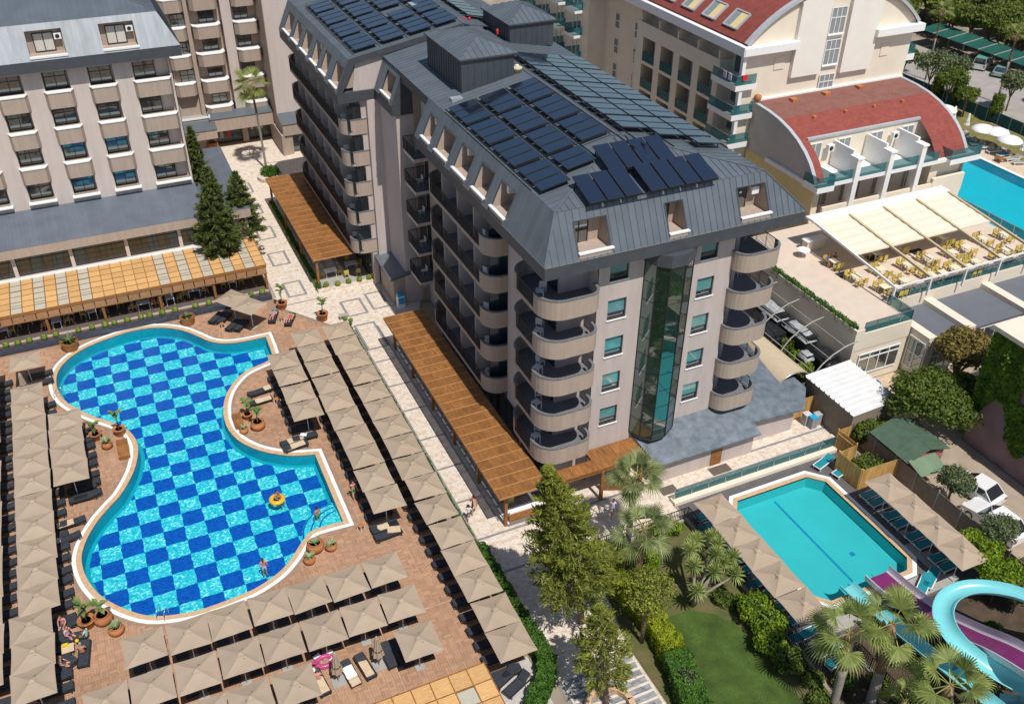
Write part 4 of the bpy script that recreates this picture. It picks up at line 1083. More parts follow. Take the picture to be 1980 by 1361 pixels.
# ================================================================ cream hotel with red barrel roof
M_red = stone_mat('red_shingle', (.29,.075,.058), (.25,.062,.048), (.20,.05,.04), .45, .22, .012, rough=.8, nvar=.16, nscale=1.2)
M_redB = stone_mat('brown_shingle', (.245,.11,.088), (.215,.095,.076), (.18,.08,.065), .45, .22, .012, rough=.85, nvar=.16, nscale=1.0)
M_trimG = mat('roof_edge_grey', (.42,.44,.46), .4, .08)
M_creamY = mat('stucco_yellow', (.70,.55,.27), .85, .05, 1)
M_wframe = mat('white_frame', (.78,.78,.77), .5, .03)
E_ = thing('cream_hotel', 'cream hotel with red barrel roof, arched gable and teal glass balconies', 'hotel', (71.7,90,0))
cxA, czA, RA = 71.7, 9.4, 15.3
def arcE(a0, a1, n, r=RA): return [(cxA+r*math.cos(R(t)), czA+r*math.sin(R(t))) for t in [a0+(a1-a0)*i/n for i in range(n+1)]]
aL = math.degrees(math.atan2(19.9-czA, 60.6-cxA)); aR = 180-aL
prof = arcE(aL, aR, 24)
gm = MB(); gm.add([(x,76.2,z) for x,z in [(60.9,8.0)]+prof+[(82.5,8.0)]], [tuple(range(27))])
gm.add([(x,76.2,z) for x,z in [(60.9,0),(82.5,0),(82.5,8.0),(60.9,8.0)]], [(0,1,2,3)])
part('gable_wall', gm, M_cream, E_)
for (x0,x1,zb) in ((66.6,70.4,15.9),(73.1,77.2,15.6)):
    top = [(x0, czA+math.sqrt(RA**2-(x0-cxA)**2)-.35)]+[(x0+(x1-x0)*i/6, czA+math.sqrt(RA**2-(x0+(x1-x0)*i/6-cxA)**2)-.35) for i in range(1,7)]
    P = [(x0,zb),(x1,zb)]+top[::-1]; n = len(P)
    m = MB(); m.add([(x,75.75,z) for x,z in P]+[(x,76.19,z) for x,z in P], [tuple(range(n))]+[(i,n+i,n+(i+1)%n,(i+1)%n) for i in range(n)])
    part('gable_panel', m, mat('stucco_white', (.78,.74,.67), .85, .03, .7), E_)
for z0,z1 in ((19.75,22.5),(16.55,19.2),(13.5,15.6)):
    window(E_, (0,76.0,0), (1,0,0), (0,-1,0), (70.75,72.75,z0,z1), .1, mat('pane_curtained', (.25,.28,.28), .15, .15, 2, spec=.6, stretch=(6,1,1)), M_wframe, 3, 2, .09, sash=.62, sill=M_white)
for x0,x1 in ((60.0,66.7),(76.9,83.4)): part('eave_band', MB().box(x0,x1,75.3,76.19,19.0,19.75), M_white, E_)
for z0 in (17.2,): 
    part('wall_niche', MB().box(64.5,65.8,76.12,76.2,16.9,18.2), M_cream, E_); part('wall_niche', MB().box(78.6,79.7,76.12,76.2,16.6,17.9), M_cream, E_)
eb = MB(); eb.box(62.2,82.4,76.25,128,0,19.4)
part('core', eb, M_cream, E_)
# right-hand glass balconies
for z in (16.2,11.0):
    b = part('balcony', MB().box(82.4,84.0,76.4,79.5,z-.7,z), M_white, E_)
    part('railing_glass', MB().ribbon([(82.5,76.45),(83.95,76.45),(83.95,79.4)], .03, z, z+1.0), M_rail, b)
# red barrel roof in two bands, white rim
def barrel(parent, pr, y0, y1, mt, name, th=.12):
    n = len(pr); m = MB()
    m.add([(x,y0,z) for x,z in pr]+[(x,y1,z) for x,z in pr], [(i,n+i,n+i+1,i+1) for i in range(n-1)])
    m.add([(x,y0,z-th) for x,z in pr]+[(x,y1,z-th) for x,z in pr], [(i+1,n+i+1,n+i,i) for i in range(n-1)])
    return part(name, m, mt, parent)
barrel(E_, arcE(aL,aR,24,RA+.15), 75.9, 128, M_red, 'roof')
rim = MB(); pr = arcE(aL,aR,24,RA+.22); n = len(pr); pr2 = arcE(aL,aR,24,RA-.12)
rim.add([(x,75.75,z) for x,z in pr]+[(x,75.75,z) for x,z in pr2]+[(x,76.3,z) for x,z in pr], [(i,i+1,n+i+1,n+i) for i in range(n-1)]+[(i,2*n+i,2*n+i+1,i+1) for i in range(n-1)])
part('roof_rim', rim, M_trimG, E_)
part('eave_gutter', MB().box(59.9,60.9,75.38,128,18.94,19.86), M_white, E_)
for k in range(6):
    y = 78.6+k*3.85; a = 129.5; x = cxA+RA*math.cos(R(a)); z = czA+RA*math.sin(R(a))
    tn = Vector((-math.sin(R(a)),0,math.cos(R(a)))); nn = Vector((math.cos(R(a)),0,math.sin(R(a)))); c = Vector((x,y+1.2,z))
    m = MB()
    for s in (-1,1): m.bar(c+tn*1.0*s+nn*.22+Vector((0,-1.1,0)), c+tn*1.0*s+nn*.22+Vector((0,1.1,0)), .14,.22, up=nn); m.bar(c+Vector((0,1.1*s,0))+nn*.22-tn*1.0, c+Vector((0,1.1*s,0))+nn*.22+tn*1.0, .14,.22, up=nn)
    d = part('roof_window', m, M_trimG, E_)
    q = MB(); A = [c+tn*i*.95+Vector((0,j*1.05,0))+nn*.24 for i,j in ((-1,-1),(1,-1),(1,1),(-1,1))]
    q.poly([A[0],A[1],(A[0]+A[3])/2*.0+A[2]*.0+A[1]*.45+A[2]*.55,A[0]*.45+A[3]*.55]); part('yellow_reveal', q, M_creamY, d)
    q = MB(); q.poly([A[0]*.45+A[3]*.55+nn*.002,A[1]*.45+A[2]*.55+nn*.002,A[2]+nn*.002,A[3]+nn*.002]); part('pane', q, MATS['pane_curtained'], d)
# loggias on the long side
lw = MB(); lh = []
for k in range(4): 
    for z in (12.95,9.85,6.75): lh.append((80.9+k*3.85, 83.55+k*3.85, z, z+2.75))
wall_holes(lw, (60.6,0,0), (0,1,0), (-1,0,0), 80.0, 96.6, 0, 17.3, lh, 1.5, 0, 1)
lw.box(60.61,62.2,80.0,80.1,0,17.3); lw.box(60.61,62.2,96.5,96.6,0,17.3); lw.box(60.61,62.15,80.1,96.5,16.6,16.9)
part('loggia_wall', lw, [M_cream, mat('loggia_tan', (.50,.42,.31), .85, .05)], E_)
for h in lh:
    part('railing_glass', MB().box(60.66,60.7,h[0],h[1],h[2]+.05,h[2]+1.05), M_rail, E_)
    window(E_, (62.15,0,0), (0,1,0), (-1,0,0), (h[0]+.2,h[1]-.9,h[2]+.05,h[3]-.25), .0, M_glassB, M_wframe, 2, 1, .07, name='balcony_door')
for k in range(5):
    y = 80.2+k*3.9
    m = MB(); m.add([(60.62,y,17.3),(62.2,y,17.3),(62.2,y,18.95),(61.2,y,18.95),(60.62,y,18.2)],[(0,1,2,3,4)]); m.add([(60.62,y+.2,17.3),(62.2,y+.2,17.3),(62.2,y+.2,18.95),(61.2,y+.2,18.95),(60.62,y+.2,18.2)],[(4,3,2,1,0)]); m.add([(60.62,y,17.3),(60.62,y+.2,17.3),(60.62,y+.2,18.2),(60.62,y,18.2)],[(0,1,2,3)])
    part('balcony_fin', m, M_cream, E_)
for z in (16.0,12.9,9.8,6.7):
    b = part('corner_balcony', MB().box(59.6,62.2,75.6,79.9,z-.55,z), M_white, E_)
    part('railing_glass', MB().ribbon([(59.65,79.8),(59.65,75.65),(62.1,75.65)], .03, z, z+1.0), M_rail, b)
    rl_ = MB(); rl_.bar((59.65,79.8,z+1.02),(59.65,75.65,z+1.02),.05); rl_.bar((59.65,75.65,z+1.02),(62.1,75.65,z+1.02),.05)
    part('handrail', rl_, M_steel, b)
    window(E_, (62.19,0,0), (0,1,0), (-1,0,0), (76.5,79.6,z+.05,z+2.3), .0, M_glassB, M_wframe, 3, 1, .07, name='balcony_door')
part('corner_column', MB().box(60.2,60.6,75.7,76.1,0,19), M_white, E_)
# farther stretch of the long side
fs = MB(); fs.box(59.8,62.2,107,128,0,19.2)
part('far_wall', fs, M_cream, E_)
for k in range(4):
    y = 108.5+k*4.6
    for z in (15.5,12.4,9.3):
        b = part('far_balcony', MB().box(58.6,59.79,y,y+2.8,z-.35,z), M_white, E_)
        part('railing_glass', MB().ribbon([(59.75,y+2.75),(58.65,y+2.75),(58.65,y+.05),(59.75,y+.05)], .03, z, z+1.0), M_rail, b)
        window(E_, (59.79,0,0), (0,1,0), (-1,0,0), (y+.3,y+2.5,z+.05,z+2.2), .0, M_glassB, M_wframe, 2, 1, .07, name='balcony_door')
for y in (98.5,103.2):
    for z in (14.2,11.1,8.0): window(E_, (62.19,0,0), (0,1,0), (-1,0,0), (y,y+1.1,z,z+1.9), .0, M_glassB, M_wframe, 1, 2, .08)
# laundry on the corner balcony
for k,(y,c,w) in enumerate(((77.6,(.55,.42,.55),.5),(76.7,(.62,.62,.75),.5))):
    m = MB(); m.box(59.55,59.61,y-w/2,y+w/2,16.35,17.04); solo('hung_towel', m, mat('laundry%d'%k,c,.9,.1), ['lilac towel hung on the top corner balcony of the cream hotel','pale blue towel hung on the top corner balcony rail'][k], 'towel')
m = MB(); m.box(60.3,60.9,75.55,75.61,16.5,17.04); solo('hung_towel', m, mat('laundry_red',(.6,.02,.03),.9,.1), 'red towel hung on the top corner balcony rail', 'towel')

# ================================================================ low annex with quarter barrel roof
F_ = thing('barrel_roof_annex', 'low cream annex with curved red roof and glass fronted loggias', 'building', (72.4,70,0))
FP = [(64.85,9.3),(65.3,10.0),(66.1,10.95),(67.1,11.75),(68.4,12.5),(69.9,13.1),(71.6,13.55),(73.4,13.8),(75.3,13.9),(76.1,13.92)]
x0F, x1F = 62.5, 82.3
part('side_ledge', MB().box(62.25,62.5,64.4,72.6,8.75,9.15), M_white, F_)
part('side_lower_wall', MB().box(62.46,62.5,64.86,76,0,8.8), M_creamY, F_)
for x in (x0F,x1F):
    sw = MB()
    P = [(x,76.1,0),(x,64.85,0)]+[(x,y,z-.05) for y,z in FP]; sw.add(P, [tuple(range(len(P)))])
    part('side_wall', sw, mat('stucco_greige', (.50,.46,.42), .85, .05, 1), F_)
def qroof(P, xa, xb, mt, nm, lift=.0):
    n = len(P); m = MB(); m.add([(xa,y,z+lift) for y,z in P]+[(xb,y,z+lift) for y,z in P], [(i+1,n+i+1,n+i,i)[::-1] for i in range(n-1)])
    return part(nm, m, mt, F_)
qroof(FP[6:], x0F, x1F, M_redB, 'roof'); qroof(FP[4:7], x0F, x1F, M_red, 'roof_skirt'); qroof(FP[:5], x0F, 63.6, M_red, 'roof_skirt'); qroof(FP[:5], 78.0, x1F, M_red, 'roof_skirt')
for x in (x0F,x1F):
    m = MB(); n = len(FP)
    m.add([(x-.2,y,z+.05) for y,z in FP]+[(x+.2,y,z+.05) for y,z in FP]+[(x-.2,y,z-.25) for y,z in FP], [(i,i+1,n+i+1,n+i) for i in range(n-1)]+[(i,2*n+i,2*n+i+1,i+1) for i in range(n-1)])
    part('roof_rim', m, M_trimG, F_)
part('ridge_wall', MB().box(62.3,82.5,75.9,76.3,13.6,14.1), M_white, F_)
fb = MB(); fb.box(62.55,82.25,68.3,76.1,0,12.3); fb.box(62.55,63.55,65.2,68.3,0,9.2); fb.box(78.0,82.25,65.2,68.3,0,9.2); fb.box(63.6,78.0,66.8,68.3,0,9.0)
part('core', fb, M_cream, F_)
part('loggia_slab', MB().box(62.6,79.5,64.5,68.3,8.9,9.28), M_white, F_)
part('opening_trim', MB().box(63.5,78.1,68.15,68.45,12.35,12.6), M_trimG, F_)
for k,x in enumerate((67.05,71.25,75.4)):
    m = MB(); m.box(x-.3,x+.3,64.3,65.3,5.2,11.3); m.box(x-.12,x+.12,65.3,68.2,9.3,11.9)
    c = part('loggia_column', m, M_white, F_); part('column_cap', MB().box(x-.42,x+.42,64.2,65.4,11.3,11.5), M_white, c)
for k,(a,b) in enumerate(((63.7,66.7),(67.4,70.9),(71.6,75.1),(75.75,78.0))):
    part('railing_glass', MB().box(a,b,64.56,64.6,9.3,10.3), M_rail, F_)
    window(F_, (0,68.29,0), (1,0,0), (0,-1,0), (a+.2,a+1.8,9.3,11.9), .0, MATS['pane_curtained'], M_wframe, 2, 1, .08, name='loggia_door')
    part('parapet', MB().box(a-.05,b+.05,64.5,64.75,5.2,6.7), M_cream, F_)
    window(F_, (0,66.79,0), (1,0,0), (0,-1,0), (a+.2,b-.6,5.6,8.4), .0, mat('pane_tan', (.30,.25,.17), .3, .2, 1.5), M_wframe, 3, 1, .08, name='loggia_door')
    if k in (0,2):
        u = MB(); u.box(b-.85,b-.1,67.6,68.0,11.0,11.7); u.tube([(b-.5,67.58,11.35),(b-.5,67.61,11.35)],.24,14,1); part('air_conditioner', u, [M_white,M_frame], F_)
part('parapet', MB().box(62.5,82.3,64.45,64.85,3.5,5.2), M_cream, F_)
part('end_parapet', MB().box(78.0,82.4,64.45,64.8,5.2,7.2), M_cream, F_)
for a,b in ((62.0,64.1),(79.2,83.4)):
    s = part('corner_balcony', MB().box(a,b,64.0,66.2,8.7,9.25), M_white, F_)
    part('railing_glass', MB().ribbon([(a+.03,66.2),(a+.03,64.05),(b-.03,64.05),(b-.03,66.2)], .03, 9.25, 10.3), M_rail, s)
for k,(x,y) in enumerate(((66.5,74.6),(70.9,74.8),(75.6,75.0))): part('roof_cowl', MB().box(x-.35,x+.35,y-.35,y+.35,13.8,14.15), M_terra, F_)
for k,x in enumerate((66.2,70.2,74.0,77.8)): part('roof_vent', MB().lathe([(.18,0),(.18,.3),(.1,.36)],8,0,(x,70.8,13.3)), M_terra, F_)
m = MB(); m.lathe([(.1,0),(.34,.15),(.42,.4),(.34,.65),(.1,.75)],12,0,(62.6,75.6,14.05)); solo('roof_urn', m, M_terra, 'brown round urn on the corner of the curved red roof', 'urn', smooth=True)

# ================================================================ raised restaurant terrace with awnings
G_ = thing('terrace_restaurant', 'cream restaurant building with a raised terrace deck and glass railing', 'restaurant', (62,55,0))
TZ = 5.2
tb = MB(); tb.prism([(52.7,46.75),(58.8,46.75),(58.8,49.8),(79,49.8),(79,64.6),(54.5,64.6),(52.7,60)], 3.6, TZ)
M_terr = mat('terrace_screed', (.62,.51,.415), .85, .05, 1.2)
tb.prism([(52.75,46.8),(58.75,46.8),(58.75,49.8),(79,49.8),(79,64.5),(54.5,64.5),(52.75,60)], 0, 3.6)
part('terrace_wall', tb, M_cream, G_)
ts = MB(); ts.sheet([(53.3,46.9),(58.7,46.9),(58.7,49.9),(79,49.9),(79,64.5),(56,64.5),(53.3,60.5)], TZ+.006); part('terrace_floor', ts, M_terr, G_)
part('planter_kerb', MB().ribbon([(52.72,60.2),(52.72,46.75),(53.6,46.75)], .18, TZ, TZ+.45), M_cream, G_)
wall_holes_mb = MB()
for a,b in ((53.6,58.1),): window(G_, (0,46.74,0), (1,0,0), (0,-1,0), (a,b,.9,3.1), .0, M_glassD, M_wframe, 4, 1, .1, sash=.78, name='dining_window')
part('railing_glass', MB().ribbon([(53.6,46.85),(58.7,46.85),(58.7,49.7)], .03, TZ+.05, TZ+1.0), M_rail, G_)
part('railing_glass', MB().box(58.9,78.5,49.88,49.91,TZ+.05,TZ+1.0), M_rail, G_)
hr = MB()
for a,b in (((53.6,46.85),(58.7,46.85)),((58.7,46.85),(58.7,49.7)),((58.9,49.9),(78.5,49.9))):
    hr.bar((*a,TZ+1.02),(*b,TZ+1.02),.05); n = int((Vector(b)-Vector(a)).length/1.2)
    for i in range(n+1): p = Vector(a).lerp(Vector(b),i/n); hr.box(p.x-.025,p.x+.025,p.y-.025,p.y+.025,TZ,TZ+1.0)
part('handrail', hr, M_steel, G_)
# lower roofs and dining rooms in front
for k,(a,b) in enumerate(((59.85,63.3),(64.25,70.2),(71.1,77.6))):
    part('dining_block', MB().box(a,b,45.1,49.75,0,3.85), M_cream, G_)
    part('flat_roof', MB().box(a-.02,b+.02,44.95,49.78,3.85,4.02), mat('roof_felt', (.135,.145,.165), .85, .06, .8), G_)
    window(G_, (0,45.08,0), (1,0,0), (0,-1,0), (a+.1,b-.1,.5,3.7), .0, M_glassB, M_wframe, max(3,int((b-a)/1.2)), 2, .1, name='dining_window')
for a,b in ((59.0,59.85),(63.3,64.25),(70.2,71.1),(77.6,78.4)): part('party_wall', MB().box(a,b,44.75,49.8,0,4.45), M_cream, G_)
window(G_, (58.97,0,0), (0,1,0), (-1,0,0), (44.9,46.7,.8,3.8), .0, M_glassD, M_wframe, 2, 2, .1, name='dining_window')
# awning structure
aw = thing('awning', 'cream retractable awning in four bays over the raised terrace', 'awning', (67,55,TZ))
BX = [58.75,62.85,67.0,71.15,75.3]
for x in BX:
    part('awning_beam', MB().bar((x,60.2,8.15),(x,49.3,7.0),.22 if x != BX[0] else .16,.2), mat('awning_beam', (.52,.42,.27), .6, .06) if x != BX[0] else M_wframe, aw)
    part('awning_post', MB().box(x-.08,x+.08,49.25,49.41,TZ,6.95), M_wframe, aw)
part('front_rail', MB().bar((BX[0],49.3,7.02),(BX[-1],49.3,7.02),.12,.14), M_wframe, aw); part('front_rail', MB().bar((BX[0],49.6,6.4),(BX[-1],49.6,6.4),.07,.07), M_wframe, aw)
for a,b in zip(BX,BX[1:]):
    m = MB(); n = 10; V = []
    for i in range(n+1):
        t = i/n; y = 60.1-t*5.5; z = 8.12-t*.58-(.05 if i % 2 else -.02)
        V += [(a+.14,y,z),(b-.14,y,z)]
    m.add(V, [(2*i,2*i+1,2*i+3,2*i+2) for i in range(n)]); V2 = [(x,y,z-.03) for x,y,z in V]; m.add(V2, [(2*i+2,2*i+3,2*i+1,2*i) for i in range(n)])
    m.box(a+.14,b-.14,54.5,54.62,7.42,7.56)
    part('awning_fabric', m, M_fabL, aw)
part('cassette', MB().box(58.6,75.5,60.1,61.3,8.1,8.3), M_white, aw)
# yellow chairs and tables of the terrace
M_chair = mat('chair_yellow', (.56,.42,.11), .6, .12, 4, rand=.1)
M_tabl = mat('table_cream', (.72,.66,.48), .5, .06, 4)
def chair_proto():
    o = thing('cafe_chair', None, None); o['org'] = 1
    part('seat', MB().box(-.22,.22,-.22,.22,.42,.48), M_chair, o)
    m = MB(); m.box(-.22,.22,.18,.23,.48,.9); part('backrest', m, M_chair, o)
    for sx in (-.19,.19):
        for sy in (-.19,.19): part('leg', MB().box(sx-.02,sx+.02,sy-.02,sy+.02,0,.42), M_chair, o)
        part('armrest', MB().box(sx-.025,sx+.025,-.2,.2,.62,.66), M_chair, o)
    return o
def table_proto(nm, mt, w=.8, d=.8):
    o = thing(nm, None, None); o['org'] = 1
    part('table_top', MB().box(-w/2,w/2,-d/2,d/2,.71,.75), mt, o)
    for sx in (-1,1):
        for sy in (-1,1): part('leg', MB().box(sx*w*.42-.025,sx*w*.42+.025,sy*d*.42-.025,sy*d*.42+.025,0,.71), M_wframe, o)
    return o
PC = Proto(chair_proto()); PT = Proto(table_proto('cafe_table', M_tabl))
TT = [(58.64,56.59),(58.6,53.61),(61.5,53.7),(59.6,51.15),(60.4,50.6),(64.4,53.4),(62.0,51.3),(64.9,51.15),(67.07,53.6),(66.2,50.95),(67.9,51.2),(69.97,53.5),(69.2,50.8),(71.9,53.7),(71.3,56.0),(70.6,51.3),(73.4,51.0),(74.75,54.36),(77.4,54.2),(75.0,51.8),(76.6,50.8),(63.2,56.2),(66.3,56.6)]
for k,(x,y) in enumerate(TT):
    PT.put((x,y,TZ+.01), 0, f'{nth(k)} cream cafe table on the raised terrace, counted from the back corner' if k else 'cream cafe table under the two seated guests on the raised terrace', 'cafe tables on the raised terrace', cat='table')
    for q,(dx,dy,rz) in enumerate(((-.28,-.72,math.pi),(.28,-.72,math.pi),(-.28,.72,0),(.28,.72,0))):
        PC.put((x+dx+rnd.uniform(-.06,.06),y+dy+rnd.uniform(-.06,.06),TZ+.01), rz+rnd.uniform(-.15,.15), f'yellow armchair at the {"near" if dy < 0 else "far"} {"left" if dx < 0 else "right"} of the {nth(k)} terrace table', 'yellow chairs on the raised terrace', cat='chair')
m = MB(); m.box(-1.1,1.1,-.4,.4,0,1.05)
ct = thing('service_counter', 'cream service counter at the back left of the raised terrace', 'counter', (59.4,60.4,TZ)); part('counter_body', MB().box(58.3,60.5,60.0,60.7,TZ+.01,TZ+1.0), M_cream, ct); part('counter_top', MB().box(58.2,60.6,59.9,60.8,TZ+1.0,TZ+1.06), M_white, ct)
m = MB(); m.box(57.2,58.2,58.6,59.4,TZ+.75,TZ+.8); wt = thing('round_table', 'pale round table beside the service counter on the terrace', 'table', (57.4,59.4,TZ)); part('table_top', MB().lathe([(.6,.72),(.6,.77)],20,0,(57.4,59.4,TZ)), M_white, wt); part('pedestal', MB().lathe([(.3,.01),(.05,.06),(.05,.72)],12,0,(57.4,59.4,TZ)), M_steel, wt)
dkm = MB(); dkm.box(57.4,58.9,55.0,56.1,TZ+.008,TZ+.02)
for k,(x,y) in enumerate(((58.7,55.2),(63.3,56.5),(68.0,55.8),(72.5,55.3))):
    solo('floor_mat', MB().box(x-.7,x+.7,y-.45,y+.45,TZ+.008,TZ+.02), mat('mat_dark', (.03,.028,.03), .9, .1), ['dark floor mat by the seated guests on the terrace','dark floor mat under the first awning bay','dark floor mat under the second awning bay','dark floor mat under the third awning bay'][k], 'mat')

# ================================================================ service yard between the hotel and the terrace
for k,y in enumerate((57.0,53.8,50.6,46.5)):
    P = [(48.3+.0,y,1.0)]+[(53.2-4.9*math.cos(R(t)),y,1.0+3.9*math.sin(R(t))) for t in (12,26,40,55,70,85)]
    m = MB(); m.tube(P, .06, 6); m.tube([(48.3,y,0),(48.3,y,1.0)], .06, 6)
    solo('steel_hoop', m, M_conc, f'{nth(k)} curved steel hoop from the back of the service yard', 'hoop', 'bare hoops over the service yard', smooth=True)
pu = MB()
for x,z in ((48.9,2.7),(50.1,3.9),(51.6,4.6)): pu.tube([(x,58,z),(x,46.4,z)], .035, 5)
solo('purlin_rods', pu, M_conc, 'thin steel rods linking the hoops over the service yard', 'rod')
yd = MB(); yd.sheet([(45.5,44.9),(52.7,44.9),(52.7,64),(45.5,64)], .01); solo('service_yard', yd, mat('yard_floor', (.09,.085,.085), .9, .15, 1), kind='structure')
M_tarp = mat('grey_tarpaulin', (.36,.38,.40), .5, .2, 3, .4, 6); M_tarpB = mat('black_tarpaulin', (.02,.021,.024), .4, .3, 4, .4, 8)
def tarp(label, x0,x1,y0,y1,z,mt):
    o = thing('covered_stack', label, 'stack', ((x0+x1)/2,(y0+y1)/2,0))
    part('load', MB().box(x0+.1,x1-.1,y0+.1,y1-.1,.02,z-.1), M_tarpB, o)
    m = MB(); n = 6; V = []
    for i in range(n+1):
        for j in range(n+1):
            e = i in (0,n) or j in (0,n); V.append((x0+(x1-x0)*i/n, y0+(y1-y0)*j/n, z-(.55 if e else 0)+rnd.uniform(-.06,.06)))
    m.add(V, [(i*(n+1)+j,(i+1)*(n+1)+j,(i+1)*(n+1)+j+1,i*(n+1)+j+1) for i in range(n) for j in range(n)]); part('cover', m, mt, o, True)
tarp('grey tarpaulin over a stack at the back of the service yard', 51.0,52.5,54.2,58.8,3.2,M_tarp); tarp('grey tarpaulin over a long stack beside the terrace wall', 51.3,52.6,50.6,54.0,3.0,M_tarp)
tarp('black tarpaulin over a low stack in the service yard', 49.3,51.2,52.8,58.5,2.4,M_tarpB); tarp('dark covered stack with grey top at the near end of the yard', 51.2,52.6,47.6,49.8,2.6,M_tarpB); tarp('grey and black covered crate in front of the terrace wall', 50.2,51.1,49.0,50.2,2.4,M_tarp)
# arched tan canopy and white corrugated roof
o = thing('arched_canopy', 'tan fabric canopy arched over the stacked loungers beside the hotel', 'canopy', (46.7,49.5,0))
m = MB(); pr = [(46.75+1.85*math.cos(R(t)), 2.0+1.5*math.sin(R(t))) for t in range(180,-1,-15)]; n = len(pr)
m.add([(x,46.4,z) for x,z in pr]+[(x,53.2,z) for x,z in pr], [(i,i+1,n+i+1,n+i) for i in range(n-1)]); m.add([(x,46.4,z-.03) for x,z in pr]+[(x,53.2,z-.03) for x,z in pr], [(i,n+i,n+i+1,i+1) for i in range(n-1)])
part('fabric', m, mat('canopy_tan', (.52,.42,.29), .8, .05, 2), o, True)
f = MB()
for y in (46.45,53.15): f.tube([(x,y,z) for x,z in pr], .04, 6); f.tube([(44.9,y,0),(44.9,y,2)],.04,6); f.tube([(48.6,y,0),(48.6,y,2)],.04,6)
part('frame', f, M_steel, o, True)
o = thing('shed_roof', 'white corrugated metal shed roof below the terrace restaurant', 'shed', (50,43.5,0))
for k in range(10):
    a = 40.6+k*.58
    m = MB(); m.add([(47.7,a,2.9),(52.3,a,3.15),(52.3,a+.40,3.15),(47.7,a+.40,2.9),(47.7,a+.45,3.02),(52.3,a+.45,3.27),(52.3,a+.53,3.27),(47.7,a+.53,3.02),(47.7,a+.58,2.9),(52.3,a+.58,3.15)],[(0,1,2,3),(3,2,5,4),(4,5,6,7),(7,6,9,8)]); part('roof_sheet', m, mat('white_sheet', (.68,.68,.67), .5, .06, 1.2), o)
part('shed_wall', MB().box(47.8,52.2,40.7,46.3,0,2.85), mat('shed_taupe', (.25,.20,.155), .85, .1, 2), o)
# ================================================================ umbrellas and loungers
def umbrella_proto(size=2.37, zr=2.40, za=2.74, seed=1, mt=None, nm='umbrella'):
    o = thing(nm, None, None); o['org'] = 1; mt = mt or M_fab; h = size/2; r_ = random.Random(seed); wr = [r_.uniform(.5,1.5) for _ in range(4)]; wp = [r_.uniform(0,6.3) for _ in range(8)]
    m = MB(); n = 6; C4 = [(-h,-h),(h,-h),(h,h),(-h,h)]
    for k in range(4):
        a, b = C4[k], C4[(k+1)%4]; V = []; idx = {}
        for i in range(n+1):            # ring from apex to rim
            t = i/n
            for j in range(n+1):
                s = j/n; x = (a[0]+(b[0]-a[0])*s)*t; y = (a[1]+(b[1]-a[1])*s)*t
                sag = .055*math.sin(math.pi*t)*(.35+.65*math.sin(math.pi*s))+.03*math.sin(math.pi*s)*t
                rim = 1-.022*math.sin(math.pi*s)*t
                wob = .014*math.sin(9*s+wp[k])*math.sin(math.pi*s)*t*t+.010*math.sin(5*t+wp[4+k])*math.sin(math.pi*s)
                V.append((x*rim, y*rim, za+(zr-za)*t-sag*.8*wr[k]+wob))
        F = [(i*(n+1)+j,(i+1)*(n+1)+j,(i+1)*(n+1)+j+1,i*(n+1)+j+1) for i in range(n) for j in range(n)]
        m.add(V, F)
    can = part('canopy', m, mt, o)
    v = MB(); q = .2; v.add([(-q,-q,za-.02),(q,-q,za-.02),(q,q,za-.02),(-q,q,za-.02),(0,0,za+.09)],[(0,1,4),(1,2,4),(2,3,4),(3,0,4)]); part('vent_cap', v, mt, o)
    w = MB()
    for k in range(4):
        a, b = C4[k], C4[(k+1)%4]; w.add([(a[0],a[1],zr),(b[0],b[1],zr),(b[0]*.998,b[1]*.998,zr-.10),(a[0]*.998,a[1]*.998,zr-.10)],[(0,1,2,3)])
    tgs = MB()
    for (x,y,an) in ((.12,-.34,.3),(-.28,-.1,1.4),(.1,.3,.9)):
        zz_ = za-.30*max(abs(x),abs(y))/h*1.8+.02; tgs.bar((x,y,zz_+.0),(x+.16*math.cos(an),y+.16*math.sin(an),zz_-.02),.03,.02)
    part('strap', tgs, mat('strap_brown', (.10,.08,.06), .8), o)
    p = MB(); p.tube([(0,0,.05),(0,0,za-.05)], .03, 8); part('pole', p, M_wframe, o, True)
    part('base', MB().box(-.3,.3,-.3,.3,.02,.09), M_conc, o)
    for k in range(4):
        a = C4[k]; part('rib', MB().bar((0,0,za-.12),(a[0]*.97,a[1]*.97,zr-.03),.03,.03), M_wframe, o)
    return o
PUS = [Proto(umbrella_proto(seed=q)) for q in range(5)]
UMB = []
def umb(x, y, label, group, rz=0.0):
    o = rnd.choice(PUS).put((x,y,.015), rz+rnd.uniform(-.03,.03), label, group, cat='umbrella')
    o.rotation_euler = (rnd.uniform(-.02,.02),rnd.uniform(-.02,.02),o.rotation_euler.z)
    UMB.append((x,y))
def lounger_proto(nm, m_frame, m_sling, back=.35):
    o = thing(nm, None, None); o['org'] = 1           # head at +y, 0.68 wide, 1.95 long
    f = MB()
    for s in (-.32,.32): f.box(s-.03,s+.03,-.98,.98,.27,.33)
    f.box(-.32,.32,-1.0,-.95,.27,.33); f.box(-.32,.32,.93,.98,.27,.33); part('frame', f, m_frame, o)
    s = MB(); s.box(-.28,.28,-.94,.30,.315,.345); part('seat', s, m_sling, o)
    b = MB(); c, q = math.cos(back), math.sin(back); b.obox((0,.30+.33*c,.34+.33*q),(.29,0,0),(0,.34*c,.34*q),(0,-.018*q,.018*c)); part('backrest', b, m_sling, o)
    for sx in (-.29,.29):
        for sy in (-.85,.8): part('leg', MB().box(sx-.03,sx+.03,sy-.04,sy+.04,0,.27), m_frame, o)
    return o
PL = Proto(lounger_proto('sun_lounger', M_dark, M_sling, .12))
PLT = Proto(lounger_proto('teal_lounger', M_wframe, M_teal, .15))
